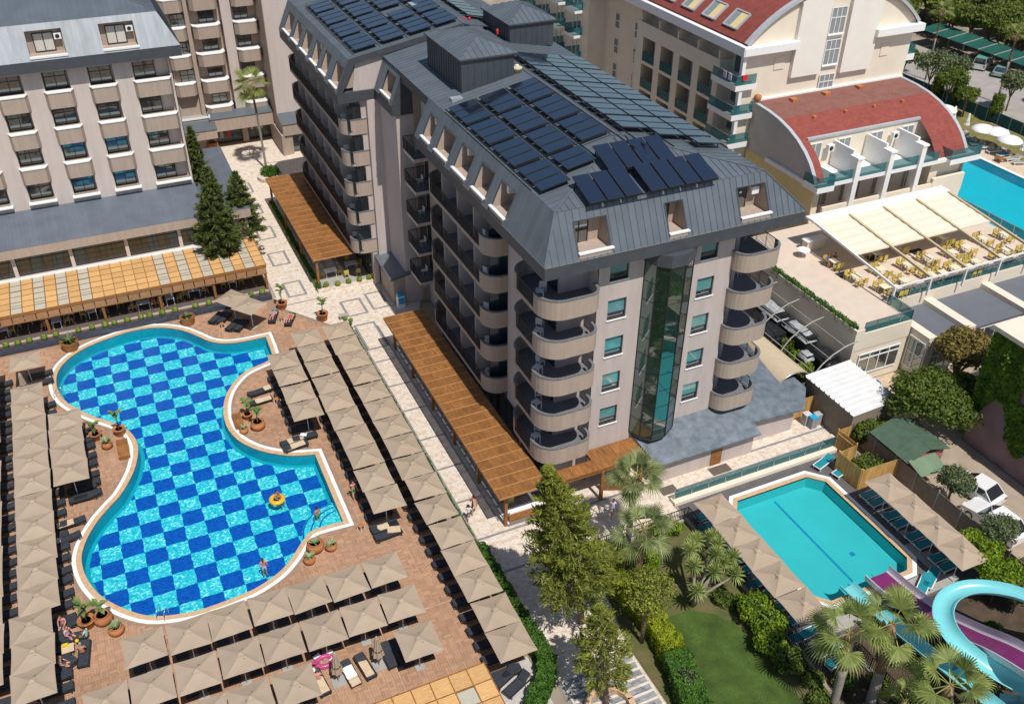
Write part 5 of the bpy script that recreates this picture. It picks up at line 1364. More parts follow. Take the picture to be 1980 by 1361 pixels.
PLR = Proto(lounger_proto('raised_lounger', M_dark, M_sling, .75))
def lng(x, y, rz, label, group, pr=PL): return pr.put((x,y,.017), rz+rnd.uniform(-.05,.05), label, group, cat='sun lounger')

GR1 = 'umbrellas between the pool and the promenade hedge'
YC = [69.1-2.432*i for i in range(16)]
for i,y in enumerate(YC):
    umb(15.2, y, f'{nth(i)} tan umbrella from the far end of the column beside the hedge', GR1)
    for s in (-1,1): lng(14.68, y+.62*s+.2, R(90), f'dark lounger on the {"near" if s < 0 else "far"} side under the {nth(i)} hedge-column umbrella', 'loungers beside the hedge column')
for i,y in enumerate(YC[:10]):
    umb(12.4-.018*i, y, f'{nth(i)} tan umbrella from the far end of the middle column', GR1)
    for s in (-1,1): lng(11.9, y+.62*s+.2, R(90), f'dark lounger on the {"near" if s < 0 else "far"} side under the {nth(i)} middle-column umbrella', 'loungers beside the middle column')
for i,y in enumerate((66.6,64.1,61.6,59.2)):
    umb(9.78, y, f'{nth(i)} tan umbrella from the far end of the short column by the pool bay', GR1)
    for s in (-1,1): lng(9.28, y+.62*s, R(90), f'dark lounger on the {"near" if s < 0 else "far"} side under the {nth(i)} short-column umbrella', 'loungers beside the short column')
GR2 = 'umbrellas in rows below the pool'
for r,(yy,xs) in enumerate(((41.0,[-4.41+2.43*k for k in range(7)]),(38.0,[-6.75+2.43*k for k in range(8)]),(34.9,[-6.8+2.43*k for k in range(5)]+[10.23]))):
    for i,x in enumerate(xs):
        lone = r == 2 and i == 5
        umb(x, yy, 'lone tan umbrella at the right end of the bottom row beside closed umbrellas' if lone else f'{nth(i)} tan umbrella from the left in the {["first","second","third"][r]} row below the pool', GR2)
        for s in (-1,1): lng(x+.62*s, yy+1.1, 0, f'dark lounger at the {"left" if s < 0 else "right"} under the ' + ('lone umbrella of the bottom row' if lone else f'{nth(i)} umbrella of the {["first","second","third"][r]} row below the pool'), 'loungers in rows below the pool')
GR3 = 'umbrellas left of the pool'
YL = [75.07,70.2,68.0,65.75,63.45,61.15,58.85,56.5,54.15,51.85,49.75,47.55,45.3,43.2,41.0]
for i,y in enumerate(YL):
    x = -9.85 if i < 12 else -10.35
    umb(x, y, f'{nth(i)} tan umbrella from the far end of the long column left of the pool', GR3)
    for s in (-1,1): lng(x+.66, y+.62*s+.2, R(-90), f'dark lounger on the {"near" if s < 0 else "far"} right side of the {nth(i)} long-column umbrella', 'loungers right of the long column'); 
for i in range(15):
    y = 78-2.3*i
    umb(-13.05, y-3.0, f'{nth(i)} tan umbrella from the far end of the column cut by the left edge', GR3)
    for s in (-1,1): lng(-12.35, y-3.0+.62*s, R(-90), f'dark lounger on the {"near" if s < 0 else "far"} side of the {nth(i)} left-edge umbrella', 'loungers at the left edge')
for i,y in enumerate((65.45,63.4,61.15,58.95)):
    umb(-7.36, y, f'{nth(i)} tan umbrella from the far end of the short column at the left pool curve', GR3)
    for s in (-1,1): lng(-6.7, y+.62*s+.2, R(-90), f'dark lounger on the {"near" if s < 0 else "far"} side of the {nth(i)} left-curve umbrella', 'loungers at the left pool curve')
for k,(x,y) in enumerate(((-7.0,59.4),(-7.0,58.4))): lng(x, y, R(-90), ['far one of two dark loungers by the left pool curve','near one of two dark loungers by the left pool curve'][k], 'loose loungers')
# rotated pair near the restaurant
umb(7.75, 78.25, 'rotated tan umbrella nearer the restaurant, left of the turned pair', 'turned pair of umbrellas', R(38)); umb(8.95, 76.25, 'rotated tan umbrella nearer the pool, right of the turned pair', 'turned pair of umbrellas', R(38))
for k,(x,y) in enumerate(((6.1,79.0),(6.75,78.65),(7.3,77.1),(7.95,76.75))): lng(x, y, R(140), f'{nth(k)} dark lounger from the left before the turned pair of umbrellas', 'loungers before the turned pair')
# side pool
for i,y in enumerate((36.9,34.6,32.4,30.15,27.75)):
    umb(32.68-.02*i, y, f'{nth(i)} tan umbrella from the far end left of the side pool', 'umbrellas beside the side pool')
    for s in (-1,1): lng(31.9+.75, y+.6*s, R(90), f'teal lounger on the {"near" if s < 0 else "far"} side under the {nth(i)} umbrella left of the side pool', 'teal loungers by the side pool', PLT).location.x = 32.75
for i,y in enumerate((33.75,31.4,29.2,27.0)):
    umb(45.0, y, f'{nth(i)} tan umbrella from the far end right of the side pool', 'umbrellas beside the side pool')
    for s in (-1,1): lng(43.95+.25, y+.42*s+1.15, R(90), f'teal lounger on the {"near" if s < 0 else "far"} side under the {nth(i)} umbrella right of the side pool', 'teal loungers by the side pool', PLT).location.x = 45.5
for k,(x,y,rz) in enumerate(((44.6,39.55,R(-75)),(45.3,38.2,R(-80)),(33.2,38.4,R(90)),(33.3,25.7,R(95)),(33.4,24.8,R(95)),(42.6,27.2,R(-60)),(43.4,27.4,R(-60)))):
    lng(x, y, rz, ['teal lounger with raised back by the timber fence','second teal lounger by the timber fence, nearer the pool','teal lounger at the far left corner of the side pool','teal lounger behind the palm at the near left end','second teal lounger behind the palm at the near left end','left teal lounger beside the purple slide','right teal lounger beside the purple slide'][k], 'teal loungers by the side pool', PLT)
# loose loungers with towels
def towel(x, y, z, w, l, rz, mt, label):
    m = MB(); n = 6; V = []
    for i in range(n+1):
        for j in range(3): V.append(((j-1)*w/2*(1+.04*math.sin(i*2)), -l/2+l*i/n, .012*math.sin(i*1.7+j)))
    m.add(V, [(i*3+j,i*3+j+1,(i+1)*3+j+1,(i+1)*3+j) for i in range(n) for j in range(2)]); m.add([(a,b,c-.03) for a,b,c in V], [(i*3+j,(i+1)*3+j,(i+1)*3+j+1,i*3+j+1) for i in range(n) for j in range(2)])
    o = solo('towel', m, mt, label, 'towel'); o.location = (x,y,z); o.rotation_euler = (0,0,rz); return o
lng(6.25,36.0,R(8),'dark lounger with a white towel left of the closed umbrellas','loose loungers'); towel(6.2,36.25,.39,.62,1.3,R(8),M_towel,'white towel on the lounger between the closed umbrellas'); towel(6.33,35.3,.39,.6,.6,R(8),M_cushion,'beige pad at the foot of the white towelled lounger')
lng(7.2,36.1,R(8),'dark lounger with a beige cushion between the closed umbrellas','loose loungers'); towel(7.2,36.0,.385,.5,1.45,R(8),M_cushion,'beige cushion on the lounger between the closed umbrellas')
lng(8.7,36.3,R(6),'left dark lounger of the empty pair beside the lone umbrella','loose loungers'); lng(9.3,36.3,R(6),'right dark lounger of the empty pair beside the lone umbrella','loose loungers')
lng(11.9,46.6,R(95),'far dark lounger with rumpled beige towels below the middle column','loose loungers'); lng(11.9,45.9,R(95),'near dark lounger with rumpled beige towels below the middle column','loose loungers')
towel(11.6,46.65,.39,.55,1.2,R(92),M_cushion,'rumpled beige towel on the far lounger below the middle column'); towel(12.4,46.1,.40,.6,.9,R(75),M_cushion,'rumpled beige towel on the near lounger below the middle column')
lng(8.3,58.5,R(98),'far dark lounger with beige pad in the pool bay','loose loungers'); lng(8.35,57.8,R(98),'near dark lounger with beige pad in the pool bay','loose loungers')
towel(8.3,58.5,.38,.6,1.7,R(98),M_cushion,'beige pad on the far lounger in the pool bay'); towel(8.35,57.8,.38,.6,1.5,R(98),M_cushion,'beige pad on the near lounger in the pool bay'); towel(9.2,58.6,.55,.35,.5,R(60),M_towel,'white towel thrown over the head of a pool bay lounger')
lng(7.3,65.9,R(100),'dark lounger with a beige towel at the head in the pool bay','loose loungers'); towel(8.0,66.05,.42,.6,.6,R(100),M_cushion,'beige towel on the head of the upper pool bay lounger')
lng(7.1,64.6,R(95),'dark lounger under a full beige pad in the pool bay','loose loungers'); towel(7.1,64.6,.38,.6,1.8,R(95),M_cushion,'full beige pad on the lounger beside the potted palms')
lng(-8.0,56.0,R(-85),'dark lounger with beige pad beside the left column','loose loungers'); towel(-8.35,56.0,.39,.58,1.1,R(-85),M_cushion,'beige pad on the lounger beside the left column')
lng(-8.4,54.5,R(-85),'dark lounger with short beige towel beside the left column','loose loungers'); towel(-9.0,54.5,.39,.5,.5,R(-85),M_cushion,'short beige towel on the lounger beside the left column')
for k,(x,y) in enumerate(((14.6,32.0),(15.0,31.2))): lng(x, y, R(-68), ['far one of two dark loungers on the pale concrete corner','near one of two dark loungers on the pale concrete corner'][k], 'loose loungers', PLR)
for k,(x,y) in enumerate(((-7.9,38.4),(-7.3,38.5),(-9.3,38.9),(-8.6,39.1))): lng(x, y, R(-85) if k > 1 else 0, f'{nth(k)} dark lounger in the bottom left corner by the second row', 'loose loungers')
lng(11.0,77.0,R(-25),'dark lounger under the sunbather on the blue towel','loose loungers'); lng(12.3,75.9,R(-28),'dark lounger under the sunbather on the bright patterned towel','loose loungers')
M_tblue = mat('towel_blue', (.03,.28,.50), .9, .2, 6); M_tmix = mat('towel_pattern', (.75,.55,.05), .9, .2, 5, col2=(.05,.45,.65), detail=1)
towel(11.17,77.45,.44,.58,.75,R(-25),M_tblue,'blue towel on the lounger below the potted palm'); towel(12.45,76.25,.43,.6,1.1,R(-28),M_tmix,'bright patterned towel on the right hand sunbather lounger')
# closed umbrellas
def closed_umb(x, y, label, h=2.7, mt=None, col=M_fab):
    o = thing('closed_umbrella', label, 'umbrella', (x,y,.015))
    m = MB(); n = 16; prof = [(.03,h),(.10,h-.15),(.15,h-.7),(.22,h-1.2),(.30,h-1.65),(.26,h-1.72)]
    V = [((r*(1+.28*(j%2)))*math.cos(2*math.pi*j/n)+x, (r*(1+.28*(j%2)))*math.sin(2*math.pi*j/n)+y, z) for r,z in prof for j in range(n)]
    m.add(V, [(i*n+j,i*n+(j+1)%n,(i+1)*n+(j+1)%n,(i+1)*n+j) for i in range(len(prof)-1) for j in range(n)]); part('folded_canopy', m, col, o)
    part('tie', MB().lathe([(.27,0),(.27,.05)],14,0,(x,y,h-1.2)), M_dark, o)
    part('pole', MB().tube([(x,y,.05),(x,y,h)],.03,8), M_wframe, o, True); part('base', MB().box(x-.4,x+.4,y-.4,y+.4,.017,.08), M_conc, o)
closed_umb(5.5,35.9,'closed tan umbrella left of the white towel lounger'); closed_umb(8.05,36.0,'closed tan umbrella right of the beige cushion lounger'); closed_umb(-10.3,73.0,'closed tan umbrella at the far end of the left column')
# small side tables between loungers
PTB = Proto(table_proto('side_table', M_terra, .42, .42))
for k,(x,y) in enumerate(((6.35,77.5),(11.6,76.4),(8.4,64.2),(10.4,47.4))): 
    o = PTB.put((x,y,.015), R(30), ['brown side table between the turned umbrella loungers','brown side table between the two sunbathers','brown side table beside the beige pad lounger','brown side table below the middle umbrella column'][k], cat='table'); o.scale = (1,1,.55)
# ================================================================ pots, planters
def frond_leaf(m, base, az, L, rise, w, droop=.6, n=5, fold=.12):
    """one arching pointed leaf"""
    d = Vector((math.cos(az),math.sin(az),0)); s = Vector((-d.y,d.x,0)); V = []
    for i in range(n+1):
        t = i/n; p = Vector(base)+d*(L*t*(1-.25*t))+ZV*(rise*t-droop*t*t); ww = w*math.sin(math.pi*(.08+.92*t)**.8)*.5+.004
        V += [p-s*ww+ZV*fold*ww, p, p+s*ww+ZV*fold*ww]
    m.add(V, [(i*3+j,i*3+j+1,(i+1)*3+j+1,(i+1)*3+j) for i in range(n) for j in range(2)])
M_agave = leafmat('agave_leaf', (.10,.15,.06), (.28,.32,.17), 2, .1)
M_banana = leafmat('banana_leaf', (.06,.12,.03), (.22,.27,.09), 1, .25)
M_cycad = leafmat('cycad_leaf', (.035,.07,.02), (.11,.15,.06), 1, .15)
def pot(x, y, label, kind='urn', plant='agave', r=.42, h=.62, ph=1.0):
    o = thing('potted_plant', label, 'potted plant', (x,y,.015)); z0 = .015
    if kind == 'urn': prof = [(r*.55,0),(r*.85,h*.25),(r,h*.55),(r*.9,h*.85),(r*.68,h*.95),(r*.75,h),(r*.62,h),(r*.6,h*.9)]
    elif kind == 'tub': prof = [(r*.8,0),(r,h),(r*.9,h),(r*.9,h*.9)]
    else: prof = [(r*.7,0),(r*.75,h*.1),(r,h*.9),(r*1.08,h*.92),(r*1.08,h),(r*.9,h),(r*.9,h*.9)]
    m = MB(); m.lathe(prof, 18, 0, (x,y,z0)); part('pot', m, M_woodB if kind == 'tub' else M_terra, o, kind != 'tub')
    part('soil', MB().lathe([(r*.62,h*.88),(r*.6,h*.9)],12,0,(x,y,z0)), M_soil, o)
    l = MB(); b = (x,y,h*.88)
    if plant == 'agave':
        for k in range(22): frond_leaf(l, b, k*2.4, rnd.uniform(.45,.75)*ph, rnd.uniform(.35,.8)*ph, .10, .25)
        part('leaves', l, M_agave, o)
    elif plant == 'banana':
        st = MB(); st.tube([(x,y,h*.85),(x+.05,y,h+ph*.9)], [.05,.03], 7); part('stem', st, M_trunk, o)
        for k in range(9): frond_leaf(l, (x+.03,y,h+ph*rnd.uniform(.5,.95)), k*2.2, rnd.uniform(.55,.95), rnd.uniform(.25,.9), .30, .5)
        part('leaves', l, M_banana, o)
    else:
        for k in range(34): frond_leaf(l, b, k*2.4, rnd.uniform(.6,1.0)*ph, rnd.uniform(.4,1.1)*ph, .13, .5)
        part('leaves', l, M_cycad, o)
pot(-6.6,79.4,'wooden tub with dark cycad left of the far pool end','tub','cycad',.78,.85,1.15); pot(3.6,79.5,'wooden tub with small dark palm beside the restaurant planter','tub','cycad',.7,.8,.85)
pot(12.2,78.6,'terracotta pot with tall palm beside the blue towel sunbather','pot','banana',.5,.7,1.9); pot(15.2,75.0,'terracotta pot with tall banana plant at the deck edge by the promenade','pot','banana',.5,.8,1.6)
pot(-4.9,63.8,'round pot with agave on the left pool curve','urn','agave',.42,.65,1.0); pot(-3.85,65.1,'terracotta pot with upright banana at the left pool curve','pot','banana',.45,.7,1.7); pot(-5.6,65.3,'terracotta pot with bushy palm behind the left pool curve','pot','banana',.45,.6,1.0)
pot(6.25,61.45,'large terracotta urn with banana in the pool bay','urn','banana',.6,.75,1.4); pot(5.1,61.35,'small terracotta pot with agave in the pool bay','urn','agave',.36,.55,.7); pot(5.75,63.1,'pot with slender banana leaves behind the pool bay urn','pot','banana',.4,.5,1.5)
pot(7.0,46.75,'large terracotta urn with agave near the pool steps','urn','agave',.62,.8,.8); pot(8.0,46.4,'small terracotta pot with agave right of the large urn','urn','agave',.42,.55,.8); pot(6.35,45.8,'small terracotta pot with agave in front of the large urn','urn','agave',.42,.6,.85)
pot(-7.65,46.3,'terracotta pot with banana at the lower left pool edge','pot','banana',.5,.65,1.5); pot(-6.7,46.2,'large terracotta urn with banana touching the pool gutter','urn','banana',.6,.8,1.0); pot(-6.05,45.0,'terracotta urn with agave below the large urn at the pool','urn','agave',.5,.65,.9)
pot(13.0,119.6,'orange urn with shrub in front of the shops','urn','cycad',.75,1.3,.9)
pot(22.0,79.9,'beige pot with tall plant at the cafe corner','pot','banana',.4,.9,1.3)
# wooden pump covers by the pool
for k,(x0,x1,y0,y1) in enumerate(((-4.25,-3.4,61.8,64.05),(4.55,5.25,61.9,63.7))):
    o = thing('wooden_cover', ['wooden slatted box beside the pots on the left pool curve','wooden slatted box beside the pots in the pool bay'][k], 'box', ((x0+x1)/2,(y0+y1)/2,.015))
    n = 6
    for i in range(n): part('plank', MB().box(x0,x1,y0+(y1-y0)*i/n+.01,y0+(y1-y0)*(i+1)/n-.01,.34,.38), M_wood, o)
    part('box_side', MB().box(x0+.04,x1-.04,y0+.04,y1-.04,.016,.34), M_woodB, o)
# planter strip with boxwood balls in front of the restaurant
pk = MB(); pk.box(-20,11.7,80.65,81.25,.0,.42); solo('planter_wall', pk, mat('slate_planter', (.045,.055,.075), .35, .25, 3, spec=.6), 'dark slate planter wall between the pool deck and the restaurant', 'planter')
pk2 = MB(); pk2.box(-20,11.7,81.25,81.7,.0,.36); solo('planter_bed', pk2, mat('red_mulch', (.16,.065,.045), .95, .3, 5, .4, 20), kind='structure')
rf = MB(); rf.sheet([(-20,81.7),(11.8,81.7),(11.8,88.5),(-20,88.5)], .3); solo('restaurant_floor', rf, mat('restaurant_decking', (.12,.09,.075), .8, .15, 1.5, stretch=(3,1,1)), kind='structure')
wl = MB(); wl.box(-20,11.7,81.7,82.1,.3,.36); solo('restaurant_kerb', wl, M_conc, kind='structure')
def ball_mesh(nm, r, n, mt, ls=.06):
    m = MB()
    for i in range(n):
        z = 1-2*(i+.5)/n; t = i*2.399963; q = math.sqrt(1-z*z); d = Vector((q*math.cos(t),q*math.sin(t),z))
        rr = r*rnd.uniform(.86,1.04); a = d.orthogonal().normalized(); b = d.cross(a); an = rnd.uniform(0,6.3); u = a*math.cos(an)+b*math.sin(an); v = d.cross(u)
        u = (u+d*rnd.uniform(-.5,.5)).normalized(); c = d*rr; s = ls*rnd.uniform(.7,1.3)
        m.add([c-u*s,c+v*s*.6,c+u*s,c-v*s*.6],[(0,1,2,3)])
    m.lathe([(r*.3,-r*.75),(r*.72,-r*.4),(r*.8,0),(r*.72,r*.4),(r*.3,r*.75)],10)
    return m.mesh(nm, mt)
M_box = leafmat('boxwood', (.055,.10,.012), (.22,.28,.045), 3, .2)
BM = ball_mesh('boxwood_ball', .28, 420, M_box)
bi = 0
for k in range(24):
    x = -12.9+1.04*k+rnd.uniform(-.15,.15)
    if abs(x-3.6) < .8 or abs(x+6.6) < .8: continue
    o = link('boxwood_ball', BM); o.location = (x,81.45,.58); o.scale = (rnd.uniform(.9,1.12),)*3; tag(o, f'{nth(bi)} clipped boxwood ball from the left in the restaurant planter', 'shrub', 'boxwood balls in the planter'); bi += 1
for k,(x,y) in enumerate(((17.0,80.4),(18.1,80.15),(19.2,80.15),(20.3,80.1),(21.3,80.1),(16.35,81.4))):
    o = link('boxwood_ball', BM); o.location = (x,y,.5); tag(o, f'{nth(k)} boxwood ball along the cafe terrace corner', 'shrub', 'boxwood balls at the cafe')
for k,(x,y) in enumerate(((16.9,73.4),(17.3,73.0))):
    pot_ = MB(); o = link('boxwood_ball', BM); o.location = (x,y,.6); o.scale = (.8,.8,.8); tag(o, ['left','right'][k]+' small boxwood ball at the far end of the umbrella hedge', 'shrub')
# restaurant furniture under the long pergola
PW = Proto(table_proto('dining_table', M_towel, 1.2, .8)); PD = Proto(chair_proto())
M_wick = mat('wicker', (.42,.33,.22), .8, .15, 8)
DT = [(-12.0,83.6),(-7.4,83.4),(-4.3,83.9),(-5.4,85.3),(.2,83.3),(2.6,83.4),(4.9,83.8),(-10,84.9),(-2.6,84.6),(1.4,85.2),(8.6,84.2),(6.4,85.8),(10.4,85.6),(-8.3,86.0)]
for k,(x,y) in enumerate(DT):
    PW.put((x,y,.31), R(rnd.choice((0,90))), f'{nth(k)} white dining table counted along the restaurant terrace', 'white dining tables under the pine pergola', cat='table')
    for dx,dy,rz in ((-.85,0,R(90)),(.85,0,R(-90))): PD.put((x+dx,y+dy,.31), rz, f'wicker chair at the {"left" if dx < 0 else "right"} of the {nth(k)} dining table', 'chairs under the pine pergola', cat='chair')
# cafe furniture at the corner of the far pergola, lounge sofa at the near pergola
cf = MB(); cf.sheet([(16.1,79.9),(21.9,79.9),(21.9,102),(16.1,102)], .12); solo('cafe_floor', cf, M_conc, kind='structure')
kb = MB(); kb.ribbon([(16.05,102),(16.05,79.75),(21.9,79.75)], .5, 0, .3); solo('cafe_planter', kb, M_trav, 'low stone planter around the cafe terrace corner', 'planter')
for k,(x,y) in enumerate(((18.0,82.4),(20.3,83.0))): PW.put((x,y,.13), 0, ['left white table at the cafe corner under the far pergola','right white table at the cafe corner under the far pergola'][k], cat='table')
for k,(x,y,rz) in enumerate(((17.1,82.4,90),(18.9,82.3,-90),(19.4,81.6,180),(20.6,81.5,180),(21.2,83.2,-90),(20.3,84.2,0))): PD.put((x,y,.13), R(rz), f'{nth(k)} chair of the cafe corner under the far pergola', cat='chair')
def sofa(x, y, rz, w, label, mt=M_cushion):
    o = thing('lounge_sofa', label, 'sofa', (x,y,.02)); o.rotation_euler = (0,0,rz); o['org'] = 1
    part('base', MB().box(-w/2,w/2,-.42,.42,.03,.32), M_woodB, o); part('seat_cushion', MB().box(-w/2+.05,w/2-.05,-.4,.28,.33,.5), M_towel, o); part('back_cushion', MB().box(-w/2+.05,w/2-.05,.25,.42,.45,.85), M_towel, o); part('back_panel', MB().box(-w/2,w/2,.43,.48,.03,.72), M_wood, o)
sofa(21.8,44.2,math.pi,3.3,'white cushioned wooden sofa at the near end of the long pergola')
tf = MB(); tf.sheet([(19.9,43.4),(24.3,43.4),(24.3,68),(19.9,68)], .05); solo('pergola_floor', tf, mat('grey_terrace', (.17,.165,.165), .8, .1, 2), kind='structure')
wln = MB()
for k in range(24): wln.box(19.95,20.1,43.6+k*1.02,44.35+k*1.02,.05,.09)
solo('floor_edging', wln, M_white, 'white dashed floor edging under the long pergola', 'edging')
PR_ = Proto(table_proto('bistro_table', M_white, .8, .8))
M_redch = mat('red_cushion', (.28,.05,.035), .8, .15)
for k in range(8):
    y = 46+k*2.75
    PR_.put((20.95,y,.055), 0, f'{nth(k)} bistro table from the near end under the long pergola', 'bistro tables under the long pergola', cat='table')
    for dy in (-.7,.7): PD.put((20.9,y+dy,.055), 0 if dy > 0 else math.pi, f'chair on the {"far" if dy > 0 else "near"} side of the {nth(k)} bistro table', 'bistro chairs under the long pergola', cat='chair')
scr = MB(); scr.box(26.5,30.4,42.3,42.4,.05,1.1)
o = thing('timber_screen', 'brown slatted timber screen under the short pergola', 'screen', (29,43.6,0))
for k in range(9): part('slat', MB().bar((27.6,44.0,.15+k*.13),(30.2,42.9,.15+k*.13),.04,.1), M_woodB, o)
# balcony furniture of the hotel
M_plast = mat('plastic_white', (.62,.62,.60), .5, .05); M_rat = mat('rattan_dark', (.05,.048,.05), .7, .1)
def bchair(mt):
    o = thing('balcony_chair', None, None); o['org'] = 1
    part('seat', MB().box(-.24,.24,-.24,.24,.38,.44), mt, o); part('backrest', MB().box(-.24,.24,.2,.26,.44,.86), mt, o)
    for sx in (-.2,.2):
        for sy in (-.2,.2): part('leg', MB().box(sx-.025,sx+.025,sy-.025,sy+.025,0,.38), mt, o)
    return o
PB = Proto(bchair(M_plast)); PBT = Proto(table_proto('balcony_table', M_plast, .55, .55))
FN = ['first','second','third','fourth','top']
for i,f in enumerate(FL):
    PB.put((24.2,47.6+.2*(i%2),f+.012), R(40+30*i), f'pale chair on the {FN[i]} floor corner balcony of the near block', 'chairs on the hotel balconies', cat='chair')
    PBT.put((23.5,46.6,f+.012), R(15*i), f'pale table on the {FN[i]} floor corner balcony of the near block', 'tables on the hotel balconies', cat='table')
    PB.put((23.7,55.6,f+.012), R(170-20*i), f'pale chair on the {FN[i]} floor balcony with the rounded end', 'chairs on the hotel balconies', cat='chair')
    PBT.put((23.5,54.7,f+.012), R(10*i), f'pale table on the {FN[i]} floor balcony with the rounded end', 'tables on the hotel balconies', cat='table')
    PB.put((40.6,48.2,f+.012), R(-60+25*i), f'pale chair on the {FN[i]} floor balcony at the right of the near block', 'chairs on the hotel balconies', cat='chair')
    PB.put((24.6,72.6,f+.012), R(-90), f'pale chair on the {FN[i]} floor stair balcony between the blocks', 'chairs on the hotel balconies', cat='chair')
    PB.put((20.8,82.0,f+.012), R(160), f'pale chair on the {FN[i]} floor balcony at the near end of the far block', 'chairs on the hotel balconies', cat='chair')
for k in range(4):
    for r,z in enumerate((12.95,9.85,6.75)):
        PB.put((61.3,81.6+k*3.85,z+.012), R(90), f'pale chair in the {nth(k)} loggia from the corner, {["upper","middle","lower"][r]} row of the cream hotel', 'chairs in the cream hotel loggias', cat='chair')
# ================================================================ vegetation
import numpy as np
rg = np.random.default_rng(11)
def quads_mesh(name, C, Uv, Vv, mt, tri=False):
    """C centre, Uv/Vv half axes: one leaf quad (diamond) per row"""
    n = len(C)
    P = np.stack([C-Uv, C+Vv, C+Uv, C-Vv], 1).reshape(-1,3)
    me = bpy.data.meshes.new(name)
    me.vertices.add(4*n); me.vertices.foreach_set('co', P.astype(np.float32).ravel())
    me.loops.add(4*n); me.loops.foreach_set('vertex_index', np.arange(4*n,dtype=np.int32))
    me.polygons.add(n); me.polygons.foreach_set('loop_start', np.arange(0,4*n,4,dtype=np.int32)); me.polygons.foreach_set('loop_total', np.full(n,4,dtype=np.int32))
    me.materials.append(mt); me.update(calc_edges=True); me.validate()
    return me
def unit(a): return a/np.maximum(np.linalg.norm(a,axis=1,keepdims=True),1e-9)
def rdir(n): return unit(rg.normal(size=(n,3)))
def leaves(name, C, N_, size, mt, aspect=.55, flat=.5):
    """leaf quads at C facing roughly N_"""
    n = len(C); N2 = unit(N_+flat*rdir(n)); A = unit(np.cross(N2, rdir(n))); B = np.cross(N2, A)
    s = size*rg.uniform(.65,1.35,(n,1)); return quads_mesh(name, C, A*s, B*s*aspect, mt)
L_con = leafmat('conifer_needles', (.045,.068,.012), (.23,.245,.040), .9, .2)
L_conD = leafmat('conifer_dark', (.022,.042,.012), (.115,.14,.034), .9, .15)
L_olive = leafmat('olive_leaf', (.035,.055,.022), (.16,.19,.09), 1.2, .2)
L_lime = leafmat('lime_leaf', (.035,.085,.006), (.22,.30,.025), 1.2, .3)
L_green = leafmat('broad_leaf', (.022,.050,.008), (.13,.17,.028), 1.0, .25)
L_hedge = leafmat('hedge_leaf', (.012,.045,.006), (.07,.15,.018), 2.0, .2)
L_ylw = leafmat('yellow_hedge', (.075,.12,.006), (.33,.36,.02), 2.0, .3)
L_forest = leafmat('forest_leaf', (.020,.042,.008), (.14,.165,.028), .35, .2)
L_fan = leafmat('fan_palm_leaf', (.055,.085,.025), (.27,.30,.13), .8, .3)
L_fanY = leafmat('fan_palm_leaf_yellow', (.065,.095,.02), (.25,.285,.085), .8, .3)
L_yuc = leafmat('yucca_leaf', (.05,.09,.015), (.28,.31,.10), 1.0, .15)
L_ivy = leafmat('ivy_leaf', (.012,.045,.004), (.13,.22,.018), 1.2, .2)

def conifer(label, base, top, H, rad, n_br, per, mt, z0=1.2, name='conifer_tree', size=.10, group=None, up=.25, tr=.16, dens=None, bare=.35):
    """base xy, top xy (lean), H height, rad(t) crown radius for t=0 bottom of crown..1 top"""
    o = thing(name, label, 'tree', (base[0],base[1],0), group)
    ax = lambda z: Vector((base[0]+(top[0]-base[0])*(z/H)**1.2, base[1]+(top[1]-base[1])*(z/H)**1.2, z))
    t = MB(); zs = [0,H*.1,H*.25,H*.45,H*.65,H*.85,H*.99]
    t.tube([ax(z) for z in zs], [tr,tr*.9,tr*.8,tr*.6,tr*.4,tr*.2,.02], 8); part('trunk', t, M_trunk, o, True)
    b = MB(); C = []; D = []
    for k in range(n_br):
        f = (k+.5)/n_br; z = z0+(H-z0)*f**.92; a = k*2.399963+rnd.uniform(-.3,.3); Lb = rad(f)*rnd.uniform(.72,1.1)
        if Lb < .12: Lb = .12
        d = Vector((math.cos(a),math.sin(a),up*rnd.uniform(.3,1.3))); p0 = ax(min(z,H*.985))
        pts = [p0+d*Lb*s+ZV*(-.12*Lb*s*s) for s in (0,.35,.7,1)]
        b.tube(pts, [.035,.026,.016,.006], 4, cap=False)
        m = int(per*(.35+Lb/max(rad(.25),.3)))
        s = rg.uniform(bare,1.06,m)[:,None]**.8
        p = np.array(p0)+np.array(d)*Lb*s; p[:,2] += (-.12*Lb*s*s)[:,0]
        spread = .07+.115*Lb*(1.1-np.abs(s-.62)*1.1)
        p = p+rg.normal(size=(m,3))*spread*np.array([.55,.55,.38])
        C.append(p); D.append(np.tile(np.array(d),(m,1)))
    part('branches', b, M_trunk, o)
    C = np.concatenate(C); D = np.concatenate(D); n = len(C)
    A = unit(D+rg.normal(size=(n,3))*.75+np.array([0,0,.35])); B = unit(np.cross(A,rdir(n))); s = size*rg.uniform(.6,1.5,(n,1))
    part('foliage', quads_mesh('foliage', C, A*s*1.5, B*s*.32, mt), None, o)
    return o
def part_mesh_fix(): pass
_part = part
def part(name, mb, mat_, parent, smooth=False, label=None):
    me = mb if isinstance(mb, bpy.types.Mesh) else mb.mesh(name, mat_, smooth)
    o = link(name, me, parent)
    if label: o['label'] = label
    return o
